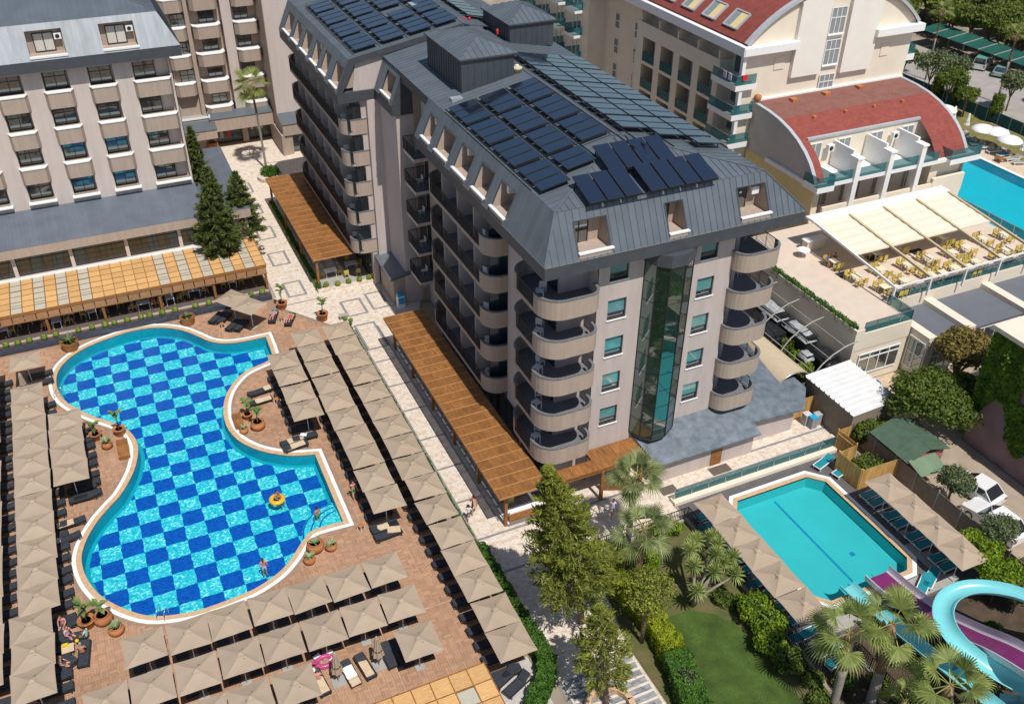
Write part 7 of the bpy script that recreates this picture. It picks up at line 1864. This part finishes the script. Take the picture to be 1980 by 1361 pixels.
slide('teal half pipe slide looping round at the right edge', loop, .57, half, M_teals, M_teals, (10,30,44,56))
slide('straight teal slide running down into the side pool', [(37.75,10,3.6),(37.75,14,2.9),(37.75,18,2.1),(37.75,22,1.35),(37.75,26,.62),(37.75,27.9,.32),(37.75,29.1,.22)], .58, half, M_teals, M_teals, (6,14,22))
slide('purple bedded multi lane slide running down into the side pool', [(40.15,8,6.2),(40.15,14,5.0),(40.15,19,3.7),(40.15,22,2.2),(40.15,24.4,1.15),(40.15,27,.55),(40.15,29.0,.35)], 1.0, [(-1.0,.55),(-.97,.15),(-.88,0),(.88,0),(.97,.15),(1.0,.55)], M_lilac, M_lilac, (6,14,20), floor=.86)
slide('lower teal slide tail below the loop at the bottom right corner', [(44.5,14.4,1.6),(41.8,16.4,1.2),(40.6,17.3,1.0),(39.4,18.2,.8)], .62, half, M_teals, M_teals, (6,))
for k,(x,y) in enumerate(((40.9,20.8),(42.0,21.6),(41.6,19.4),(43.2,18.6),(36.3,23.6),(36.4,21.2),(43.8,22.6),(44.6,20.6))): bush(f'{nth(k)} dark shrub on the ground between the slide lanes',x,y,.6,.7,L_green,700,.08,'slide_shrub','shrubs between the slides')
# ================================================================ vehicles
def car(label, x, y, rz, L, W, H, body, kind='car', cat='car', roof=None):
    o = thing('parked_'+('van' if kind == 'van' else 'jeep' if kind == 'jeep' else 'car'), label, cat, (x,y,.0)); o.rotation_euler = (0,0,rz); o['org'] = 1
    mb = mat('paint_'+label[:14].replace(' ','_'), body, .25, .03, 1, spec=.6, coat=.6)
    h0, hb = .28, H*(.62 if kind != 'van' else .55)
    # side profile, front at +y
    if kind == 'van': low = [(-L/2,h0),(L/2,h0),(L/2,hb*.85),(L/2-.75,hb),(-L/2,hb)]; cab = [(-L/2+.05,hb),(L/2-.85,hb),(L/2-1.45,H),(-L/2+.18,H)]
    elif kind == 'jeep': low = [(-L/2,h0+.15),(L/2,h0+.15),(L/2,hb),(-L/2,hb)]; cab = [(-L/2+.08,hb),(L/2-1.35,hb),(L/2-1.6,H),(-L/2+.15,H)]
    else: low = [(-L/2,h0+.05),(-L/2+.1,h0),(L/2-.1,h0),(L/2,h0+.1),(L/2-.03,hb*.78),(L/2-1.15,hb),(-L/2+.55,hb*1.02),(-L/2+.02,hb*.9)]; cab = [(-L/2+.3,hb),(L/2-1.25,hb),(L/2-2.0,H),(-L/2+.95,H)]
    def ext(pr, w0, w1=None):
        n = len(pr); w1 = w1 or w0; zt = max(p[1] for p in pr); zb = min(p[1] for p in pr)
        wf = lambda z: w0+(w1-w0)*((z-zb)/max(1e-6,zt-zb))
        m = MB(); m.add([(-wf(z),yv,z) for yv,z in pr]+[(wf(z),yv,z) for yv,z in pr], [tuple(range(n-1,-1,-1)),tuple(range(n,2*n))]+[(i,(i+1)%n,n+(i+1)%n,n+i) for i in range(n)]); return m
    part('body', ext(low, W/2, W/2-.04), mb, o)
    part('glasshouse', ext(cab, W/2-.05, W/2-.16), M_glassD, o)
    yr0, yr1 = cab[3][0], cab[2][0]
    part('roof', MB().box(-W/2+.14,W/2-.14,yr0-.02,yr1+.02,H-.03,H+.03), mat('roof_'+label[:12].replace(' ','_'), roof, .25, .03, 1, coat=.6) if roof else mb, o)
    pil = MB()
    for sx in (-1,1):
        for t in (0,.45,.9): 
            a = Vector((sx*(W/2-.045),cab[0][0]+(cab[1][0]-cab[0][0])*t+.02,hb)); b = Vector((sx*(W/2-.155),cab[3][0]+(cab[2][0]-cab[3][0])*t+.02,H)); pil.bar(a,b,.07,.05)
    part('pillar', pil, mb, o)
    for sx in (-1,1):
        for fy in (L/2-.8,-L/2+.75):
            r = .42 if kind == 'jeep' else .33
            w = MB(); w.tube([(sx*(W/2-.2),fy,r),(sx*(W/2+.01),fy,r)], r, 16); wh = part('wheel', w, M_black, o); part('rim', MB().tube([(sx*(W/2+.005),fy,r),(sx*(W/2+.02),fy,r)], r*.6, 12), M_steel, wh)
        part('headlight', MB().box(sx*(W/2-.38)-.16,sx*(W/2-.38)+.16,L/2-.06,L/2+.015,hb*.62,hb*.78), M_towel, o); part('tail_light', MB().box(sx*(W/2-.2)-.12,sx*(W/2-.2)+.12,-L/2-.015,-L/2+.05,hb*.65,hb*.88), mat('tail_red', (.4,.01,.01), .3, .05), o)
    if kind == 'jeep': part('spare_wheel', MB().tube([(0,-L/2-.02,hb*.85),(0,-L/2-.24,hb*.85)], .38, 16), M_black, o); part('wheel_cover', MB().tube([(0,-L/2-.24,hb*.85),(0,-L/2-.26,hb*.85)], .28, 14), M_wframe, o)
    return o
car('white family car parked behind the screen fence beside the ivy house', 51.2,29.4,R(4),4.4,1.8,1.5,(.78,.78,.78))
car('second white car beyond the first, half hidden by the olive tree', 52.6,32.6,R(10),4.2,1.8,1.45,(.75,.75,.75))
car('pale van with green tinted roof parked under the shade net', 131.6,105.6,R(-62),5.2,1.95,1.95,(.62,.66,.65),'van','van',(.12,.38,.30))
car('pale green saloon parked beside the van under the shade net', 131.3,101.6,R(-62),4.5,1.8,1.45,(.22,.38,.33))
car('dark jeep with white spare wheel cover under the shade net', 133.4,98.4,R(-62+0),4.2,1.9,1.9,(.03,.05,.05),'jeep','jeep')
car('blue car half hidden behind trees by the far fence', 122.3,102.8,R(20),4.2,1.75,1.45,(.10,.22,.45))
# shade net over the parking
o = thing('parking_shade', 'long dark green shade net stretched over the parking bays', 'canopy', (132.5,107,0))
M_net = mat('shade_net', (.010,.085,.065), .8, .2, 2)
for k in range(7):
    a, b = 97.0+k*3.2, 97.0+(k+1)*3.2
    m = MB(); m.add([(130.8,a+.1,2.6),(135.2,a+.1,3.1),(135.2,b-.1,3.1),(130.8,b-.1,2.6),(133,(a+b)/2,2.72)],[(0,1,4),(1,2,4),(2,3,4),(3,0,4)]); part('net_panel', m, M_net, o)
    part('strut', MB().bar((130.8,a,2.62),(135.2,a,3.12),.1,.1), M_conc, o); part('post', MB().box(134.9,135.1,a-.06,a+.06,0,3.1), M_conc, o)
# far pool fence, umbrellas, loungers
o = thing('green_net_fence', 'blue green netted fence behind the far pool lawn', 'fence', (113.4,90,0))
for k in range(24):
    a = 62+k*2.0; part('net_panel', MB().box(113.38,113.42,a+.03,a+1.97,.1,1.7), mat('fence_net', (.014,.075,.085), .8, .15, 3), o); part('post', MB().box(113.35,113.45,a-.04,a+.04,0,1.85), M_conc, o)
def round_umb(x, y, label):
    o = thing('white_umbrella', label, 'umbrella', (x,y,0), 'white umbrellas by the far pool'); n = 12
    m = MB(); prof = [(.05,2.75),(.6,2.6),(1.15,2.4),(1.55,2.12),(1.56,2.02)]
    V = [(x+r*math.cos(2*math.pi*j/n),y+r*math.sin(2*math.pi*j/n),z) for r,z in prof for j in range(n)]; m.add(V, [(i*n+j,i*n+(j+1)%n,(i+1)*n+(j+1)%n,(i+1)*n+j) for i in range(4) for j in range(n)]); part('canopy', m, M_white, o, True)
    part('pole', MB().tube([(x,y,0),(x,y,2.7)],.03,6), M_wframe, o); part('base', MB().lathe([(.3,.0),(.3,.08)],12,0,(x,y,0)), M_conc, o)
for k,(x,y) in enumerate(((106.7,89.4),(105.8,81.9),(106.6,80.4),(105.9,77.7))): round_umb(x,y,['white round umbrella half hidden by the curved red roof','left white round umbrella of the three by the far pool','middle white round umbrella of the three by the far pool','right white round umbrella of the three by the far pool'][k])
for k,(x,y) in enumerate(((107.9,88.8),(107.5,86.0),(107.4,79.6),(107.3,76.6))): closed_umb(x,y,f'{nth(k)} closed white umbrella from the left on the far lawn',2.6,None,M_white)
PLW = Proto(lounger_proto('white_lounger', M_wframe, mat('sling_grey', (.30,.29,.28), .7, .1), .6))
for k,(x,y) in enumerate(((104.9,85.4),(105.1,84.2),(105.0,83.0),(105.1,81.6),(105.2,80.3),(105.2,79.0),(105.4,77.6),(105.3,76.2),(105.3,74.9))): PLW.put((x,y,.02), R(-100+rnd.uniform(-12,12)), f'{nth(k)} white framed lounger from the left beside the far pool', 'white loungers by the far pool', cat='sun lounger')
for k,(x,y,c) in enumerate(((105.0,84.9,(.6,.2,.35)),(105.4,77.6,(.02,.25,.5)))): towel(x,y,.5,.55,1.3,R(-100),mat('far_towel%d'%k,c,.9,.1),['pink towel on a lounger beside the far pool','blue towel on a lounger beside the far pool'][k])
m = MB(); o = thing('pool_bench', 'low brown box table on the far pool terrace', 'table', (103.6,76.6,0)); part('table_top', MB().box(103.1,104.1,76.1,77.1,.42,.5), M_woodB, o)
for sx in (103.2,104.0):
    for sy in (76.2,77.0): part('leg', MB().box(sx-.05,sx+.05,sy-.05,sy+.05,.005,.42), M_woodB, o)
gl_rail('teal glass railing at the edge of the raised terrace towards the far pool', [(79.2,50),(79.2,64)], 5.2, .95, 1.6)
# shop water machine, bench, drain
o = thing('drinks_dispenser', 'blue and white drinks dispenser at the porch of the hotel link', 'dispenser', (22.6,74.2,0)); part('cabinet', MB().box(22.25,22.95,73.9,74.5,.02,1.3), M_white, o); part('panel', MB().box(22.3,22.9,73.87,73.9,.5,1.2), mat('dispenser_blue', (.03,.32,.55), .4, .1), o); part('top_box', MB().box(22.3,22.9,73.95,74.45,1.3,1.6), MATS['dispenser_blue'], o)
o = thing('stone_bench', 'small grey bench at the promenade corner by the umbrella hedge', 'bench', (17.0,74.4,0)); part('seat', MB().box(16.6,17.4,74.2,74.7,.38,.46), M_conc, o)
for x in (16.7,17.25): part('leg', MB().box(x-.06,x+.06,74.25,74.65,.01,.38), M_conc, o)

# ================================================================ people
M_skin = [mat('skin_light', (.50,.27,.18), .55, .05, 8), mat('skin_tan', (.42,.21,.12), .55, .05, 8), mat('skin_pink', (.58,.27,.20), .55, .05, 8)]
def cloth(c): return mat('cloth_%d_%d_%d' % tuple(int(v*100) for v in c), c, .85, .1, 6)
POSE = {
 'stand': dict(pel=(0,0,.92),spi=(0,-.01,1.1),che=(0,0,1.28),nec=(0,.01,1.45),hed=(0,-.01,1.53),shL=(-.17,0,1.40),elL=(-.24,.03,1.14),wrL=(-.25,-.06,.90),shR=(.17,0,1.40),elR=(.24,.03,1.14),wrR=(.25,-.06,.90),hiL=(-.09,0,.87),knL=(-.10,-.02,.48),anL=(-.10,.02,.07),toL=(-.11,-.16,.035),hiR=(.09,0,.87),knR=(.10,-.02,.48),anR=(.10,.02,.07),toR=(.11,-.16,.035)),
 'walk': dict(pel=(0,0,.91),spi=(0,-.02,1.09),che=(0,-.03,1.28),nec=(0,-.03,1.45),hed=(0,-.05,1.53),shL=(-.17,-.02,1.40),elL=(-.23,.12,1.16),wrL=(-.23,.08,.92),shR=(.17,-.03,1.40),elR=(.23,-.10,1.15),wrR=(.22,-.28,1.0),hiL=(-.09,0,.87),knL=(-.10,-.20,.52),anL=(-.10,-.26,.10),toL=(-.11,-.44,.06),hiR=(.09,0,.87),knR=(.10,.06,.47),anR=(.10,.26,.12),toR=(.11,.12,.04)),
 'lie': dict(pel=(0,0,.92),spi=(0,-.01,1.1),che=(0,0,1.28),nec=(0,0,1.45),hed=(0,-.02,1.53),shL=(-.17,0,1.40),elL=(-.30,.0,1.18),wrL=(-.24,-.10,.98),shR=(.17,0,1.40),elR=(.30,.0,1.18),wrR=(.24,-.10,.98),hiL=(-.09,0,.87),knL=(-.14,-.05,.47),anL=(-.13,.0,.06),toL=(-.15,-.15,.0),hiR=(.09,0,.87),knR=(.12,-.16,.50),anR=(.12,.0,.14),toR=(.13,-.15,.07)),
 'sit': dict(pel=(0,.02,.52),spi=(0,.05,.70),che=(0,.03,.88),nec=(0,0,1.05),hed=(0,-.04,1.12),shL=(-.17,.02,1.0),elL=(-.24,-.06,.76),wrL=(-.16,-.28,.66),shR=(.17,.02,1.0),elR=(.24,-.06,.76),wrR=(.16,-.28,.66),hiL=(-.10,.0,.50),knL=(-.13,-.42,.50),anL=(-.13,-.40,.09),toL=(-.13,-.56,.04),hiR=(.10,.0,.50),knR=(.13,-.42,.50),anR=(.13,-.40,.09),toR=(.13,-.56,.04)),
}
BON = [('pel','spi'),('spi','che'),('che','nec'),('nec','hed'),('che','shL'),('shL','elL'),('elL','wrL'),('che','shR'),('shR','elR'),('elR','wrR'),('pel','hiL'),('hiL','knL'),('knL','anL'),('anL','toL'),('pel','hiR'),('hiR','knR'),('knR','anR'),('anR','toR')]
RAD = dict(pel=.135,spi=.118,che=.145,nec=.058,hed=.052,sh=.066,el=.045,wr=.031,hi=.092,kn=.060,an=.042,to=.036)
def person(label, x, y, z, rz, pose='stand', skin=0, shirt=None, pants=None, hair=(.03,.02,.012), tilt=0, longhair=False, hat=None, scale=1.0):
    J = {k: Vector(v) for k,v in POSE[pose].items()}; names = list(J); idx = {k:i for i,k in enumerate(names)}
    me = bpy.data.meshes.new('tmp'); me.from_pydata([tuple(J[k]) for k in names], [(idx[a],idx[b]) for a,b in BON], [])
    tmp = bpy.data.objects.new('tmp', me); COL.objects.link(tmp)
    md = tmp.modifiers.new('s','SKIN'); md.use_smooth_shade = True
    for k in names:
        sv = me.skin_vertices[0].data[idx[k]]; r = RAD.get(k, RAD.get(k[:2])); sv.radius = (r, r*(.78 if k in ('pel','spi','che') else 1)); sv.use_root = (k == 'pel')
    sb_ = tmp.modifiers.new('d','SUBSURF'); sb_.levels = 1; sb_.render_levels = 1
    dg = bpy.context.evaluated_depsgraph_get(); me2 = bpy.data.meshes.new_from_object(tmp.evaluated_get(dg)); bpy.data.objects.remove(tmp); bpy.data.meshes.remove(me)
    m = MB(); m.v = [tuple(v.co) for v in me2.vertices]; m.f = [tuple(p.vertices) for p in me2.polygons]; bpy.data.meshes.remove(me2)
    TOR = {('spi','che'),('che','nec'),('che','shL'),('che','shR'),('pel','spi')}; UP = {('shL','elL'),('shR','elR')}; PEL = {('pel','hiL'),('pel','hiR'),('hiL','knL'),('hiR','knR')}
    def near(p):
        best = (9,None,0)
        for a,b in BON:
            A,B = J[a],J[b]; t = max(0,min(1,(p-A).dot(B-A)/(B-A).length_squared)); d = (A+(B-A)*t-p).length
            if d < best[0]: best = (d,(a,b),t)
        return best
    for f in m.f:
        c = sum((Vector(m.v[i]) for i in f), Vector())/len(f); d,bn,t = near(c); mi = 0
        if shirt and (bn in TOR or (bn in UP and t < .55)) and not (bn == ('che','nec') and t > .75): mi = 1
        if pants and ((bn in PEL and (bn[0] == 'pel' or t < .62)) or (bn == ('pel','spi') and t < .35)): mi = 2
        m.m.append(mi)
    # head with face
    h = J['hed']; hc = h+Vector((0,-.015,.10)); b = len(m.v); rings = 9; seg = 12
    for i in range(rings):
        ph = math.pi*(i+.5)/rings; rr = math.sin(ph); zz = math.cos(ph)
        for j in range(seg):
            th = 2*math.pi*j/seg; X = .075*rr*math.cos(th)*(1-.18*max(0,-zz)); Y = .095*rr*math.sin(th); Zc = .118*zz
            if Y < 0: Y *= 1.0-.12*max(0,-zz); 
            m.v.append((hc.x+X,hc.y+Y,hc.z+Zc))
    for i in range(rings-1):
        for j in range(seg): m.f.append((b+i*seg+j,b+i*seg+(j+1)%seg,b+(i+1)*seg+(j+1)%seg,b+(i+1)*seg+j)); m.m.append(0)
    m.f.append(tuple(b+j for j in range(seg))); m.m.append(0); m.f.append(tuple(b+(rings-1)*seg+j for j in range(seg-1,-1,-1))); m.m.append(0)
    m.add([hc+Vector(q) for q in ((-.014,-.09,.0),(.014,-.09,.0),(0,-.09,.045),(0,-.118,-.012))],[(0,1,3),(1,2,3),(2,0,3)])
    for sx in (-1,1):
        m.add([hc+Vector((sx*.073,.005,.03)),hc+Vector((sx*.09,.02,.025)),hc+Vector((sx*.088,.02,-.02)),hc+Vector((sx*.073,.005,-.03))],[(0,1,2,3)])
    ft = MB()
    for sx in (-1,1): ft.obox(hc+Vector((sx*.03,-.087,.012)),(.013,0,0),(0,.004,0),(0,0,.006))
    ft.obox(hc+Vector((0,-.083,-.058)),(.024,0,0),(0,.004,0),(0,0,.005))
    # hands: palm and five fingers
    for s_ in 'LR':
        w = J['wr'+s_]; d = (w-J['el'+s_]).normalized(); sd = d.cross(Vector((0,1,.2))).normalized(); nn = sd.cross(d)
        m.obox(w+d*.055, d*.045, sd*.036, nn*.013)
        for q,(o_,l_) in enumerate(((-.03,.062),(-.01,.075),(.01,.07),(.03,.055))): p0 = w+d*.095+sd*o_; m.tube([p0,p0+d*l_*.55,p0+d*l_*.9+nn*.02],[.009,.008,.006],5)
        p0 = w+d*.035+sd*.038; m.tube([p0,p0+d*.03+sd*.025,p0+d*.06+sd*.03],[.011,.009,.007],5)
    o = thing('person', label, 'person', (x,y,z)); o['org'] = 1; o.scale = (scale,)*3
    bd = part('body', m, [M_skin[skin], cloth(shirt) if shirt else M_skin[skin], cloth(pants) if pants else M_skin[skin]], o, True)
    part('face_features', ft, mat('eye_dark', (.04,.015,.012), .5, .1), bd)
    hr_ = MB(); prof_h = []
    for i in range(6):
        ph = math.pi*.5*i/5*1.05
        for j in range(12):
            th = 2*math.pi*j/12; fr = 1.0 if math.sin(th) > -.35 else .80
            hr_.v.append((hc.x+.086*math.sin(ph)*math.cos(th), hc.y+.012+.106*math.sin(ph)*math.sin(th)*fr, hc.z+.022+.122*math.cos(ph)*(1 if math.sin(th) < -.3 else 1)-(0 if i < 5 else (.07 if math.sin(th) > .1 else 0))))
    for i in range(5):
        for j in range(12): hr_.f.append((i*12+j,(i+1)*12+j,(i+1)*12+(j+1)%12,i*12+(j+1)%12)); hr_.m.append(0)
    if longhair: hr_.tube([hc+Vector((0,.07,.03)),hc+Vector((0,.11,-.10)),hc+Vector((0,.12,-.26))],[.07,.065,.03],8)
    part('hair', hr_, cloth(hair), o, True)
    if hat: part('hat', MB().lathe([(.17,.07),(.16,.085),(.09,.09),(.085,.15),(.03,.17)],14,0,tuple(hc)), cloth(hat), o, True)
    if pose == 'lie': o.rotation_euler = Matrix.Rotation(rz,3,'Z').to_4x4().to_euler(); o.rotation_euler = (Matrix.Rotation(rz,4,'Z') @ Matrix.Rotation(R(-90),4,'X') @ Matrix.Rotation(tilt,4,'X')).to_euler()
    else: o.rotation_euler = (0,0,rz)
    return o
def lie_on(label, x, y, z, rz, **k):
    """lying face up, head towards direction rz (0 = +y)"""
    d = Vector((-math.sin(rz),math.cos(rz),0)); p = Vector((x,y,z))-d*.85
    return person(label, p.x, p.y, p.z, rz, 'lie', **k)
# sunbathers at the far deck corner
lie_on('person in pink shorts lying on the blue towel lounger', 10.95,76.9,.47,R(-25),skin=2,pants=(.62,.22,.30)); lie_on('person in a red top lying on the patterned towel lounger', 12.25,75.8,.47,R(-28),skin=2,shirt=(.6,.08,.05),pants=(.6,.08,.05),hair=(.12,.06,.02))
# bathers
person('woman standing in the shallow water at the near pool edge, seen from behind',3.42,46.55,-.72,R(175),'stand',2,None,(.45,.50,.62),(.10,.03,.02),longhair=True)
person('swimmer standing chest deep near the corner steps of the pool',8.0,50.1,-1.0,R(200),'stand',1,None,(.03,.25,.15))
o = person('bather seated in the yellow pool ring',5.75,52.85,-.48,R(40),'sit',1,None,(.05,.05,.08))
m = MB(); V = []
for i in range(24):
    for j in range(10): a, b = 2*math.pi*i/24, 2*math.pi*j/10; V.append((5.72+(.42+.17*math.cos(b))*math.cos(a),52.8+(.42+.17*math.cos(b))*math.sin(a),.03+.15*math.sin(b)))
m.add(V, [(i*10+j,((i+1)%24)*10+j,((i+1)%24)*10+(j+1)%10,i*10+(j+1)%10) for i in range(24) for j in range(10)])
solo('swim_ring', m, mat('ring_yellow', (.78,.42,.01), .35, .08, 3, coat=.3), 'yellow orange swim ring floating in the pool', 'swim ring', smooth=True)
person('man in green shorts standing on the deck beside the pool corner',10.85,50.6,.017,R(10),'walk',2,None,(.02,.30,.06),(.04,.03,.02))
# promenade walkers
person('man in a red shirt carrying a towel on the promenade beside the hedge',18.2,45.6,.012,R(160),'walk',1,(.45,.05,.05),(.05,.05,.06)); person('child in a white top walking beside the man in red',17.65,45.15,.012,R(165),'walk',1,(.75,.76,.82),(.10,.10,.16),scale=.82)
m = MB(); m.box(-.1,.1,-.03,.03,-.42,.35); q = solo('carried_towel', m, M_cushion, 'beige towel over the shoulder of the man in red', 'towel'); q.location = (18.22,45.42,1.12); q.rotation_euler = (0,.1,R(160))
person('person in a lilac shirt walking towards the short pergola',27.1,41.3,.012,R(-20),'walk',1,(.55,.52,.68),(.6,.6,.66))
# group at the bottom left
def stool(x,y,rz,lb): return lng(x,y,rz,lb,'loungers of the seated group')
stool(-8.9,46.65,R(-85),'dark lounger under the sunburnt pair at the left'); stool(-8.75,45.55,R(-95),'dark lounger under the seated woman in violet'); stool(-8.0,43.95,R(-10),'dark lounger under the bare backed man at the left'); stool(-9.3,43.3,R(-60),'dark lounger below the little table of the group')
person('bare chested man with sunglasses sitting at the back of the left group',-9.0,46.7,-.08,R(-20),'sit',2,None,(.07,.08,.14),(.12,.05,.02)); person('woman in a pale pink top and violet skirt sitting in the left group',-8.75,45.7,-.08,R(40),'sit',2,(.60,.36,.38),(.09,.07,.15),(.25,.12,.04),longhair=True)
person('person in a mint shirt crouching at the right of the left group',-7.75,45.2,-.10,R(-120),'sit',1,(.33,.52,.50),(.05,.12,.15),(.03,.02,.02)); person('bare backed man sitting with his back to the camera in the left group',-8.05,44.0,-.08,R(175),'sit',1,None,(.035,.035,.04),(.30,.29,.28)); person('woman in a beige top seated lowest in the left group',-9.25,43.5,-.08,R(80),'sit',2,(.55,.42,.30),(.06,.06,.07),(.2,.1,.04),longhair=True)
o = thing('picnic_table','small table with yellow and white things amid the left group','table',(-8.85,44.6,.015)); part('table_top',MB().box(-9.2,-8.5,44.3,44.95,.44,.47),M_cushion,o)
for x in (-9.1,-8.6):
    for y in (44.4,44.85): part('leg',MB().box(x-.025,x+.025,y-.025,y+.025,.017,.44),M_dark,o)
solo('beach_bag', MB().box(-9.15,-8.8,44.75,44.93,.475,.62), mat('bag_yellow',(.75,.55,.02),.6,.1), 'yellow bag on the small table of the left group', 'bag'); solo('yellow_ball', MB().lathe([(.02,-.12),(.10,-.07),(.12,0),(.10,.07),(.02,.12)],14,0,(-8.3,44.95,.5)), mat('ball_yellow',(.85,.50,.01),.4,.05), 'yellow ball beside the small table of the left group', 'ball', smooth=True)
# sunbather and pink inflatable at the bottom
lng(4.45,36.1,R(8),'dark lounger under the sunbather with the orange back','loose loungers'); towel(4.45,36.0,.38,.58,1.5,R(8),M_cushion,'beige towel under the sunbather at the bottom')
person('sunburnt person sitting on the beige towel beside the closed umbrella',4.4,36.3,-.06,R(170),'sit',2,None,(.55,.42,.42),(.12,.09,.07))
towel(4.25,36.9,.47,.4,.35,R(30),M_towel,'white towel bundle beside the sitting sunbather')
o = thing('pink_inflatable','pink and white inflatable lying on the deck by the closed umbrella','inflatable',(5.1,37.6,.02)); M_pinkv = mat('vinyl_pink',(.50,.07,.22),.3,.1,3,coat=.3)
P = [(5.1+.5*math.cos(t),37.55+.38*math.sin(t),.17) for t in [i*.42 for i in range(15)]]; part('ring',MB().tube(P,.16,10),M_pinkv,o,True)
part('neck',MB().tube(spline([(4.7,37.5,.2),(4.5,37.4,.5),(4.3,37.35,.65),(4.15,37.2,.5)],4),[.1]*12+[.05],10),M_pinkv,o,True)
for k,(x,y) in enumerate(((4.75,38.0),(5.5,37.95),(5.6,37.4))): part('wing',MB().obox((x,y,.28),(.2,.05,.05),(-.04,.12,0),(0,-.01,.05)),M_towel,o)
# guests on the terrace and diners
person('guest in a blue shirt seated at the terrace table',58.25,57.1,5.13,R(10),'sit',1,(.06,.12,.35),(.05,.05,.07)); person('guest in a dark red top seated at the terrace table',59.05,57.05,5.13,R(-10),'sit',2,(.18,.07,.06),(.05,.05,.07))
for k,(x,y,rz,c) in enumerate(((-.75,83.3,90,(.05,.28,.30)),(1.1,83.3,-90,(.70,.05,.28)),(5.8,83.8,-90,(.75,.72,.74)),(4.0,83.8,90,(.35,.30,.28)),(-3.4,83.9,-90,(.55,.25,.40)),(-8.3,83.4,90,(.35,.20,.14)),(-6.5,83.4,-90,(.08,.07,.10)),(5.7,84.6,-90,(.20,.16,.30)))):
    person(['diner in a teal shirt under the pine pergola','diner in a bright pink top under the pine pergola','diner in a white shirt at the right hand restaurant table','diner facing the white shirted guest','diner in a mauve top at a middle restaurant table','diner in a brown top at the left restaurant table','diner in black at the left restaurant table','diner in violet behind the white shirted guest'][k],x,y,.24,R(rz-180 if rz > 0 else rz+180),'sit',k%3,c,(.08,.08,.1),longhair=k in (1,4))
person('waiter in a white shirt standing at the cafe corner under the far pergola',19.4,85.2,.13,R(10),'stand',1,(.72,.72,.72),(.04,.04,.05))
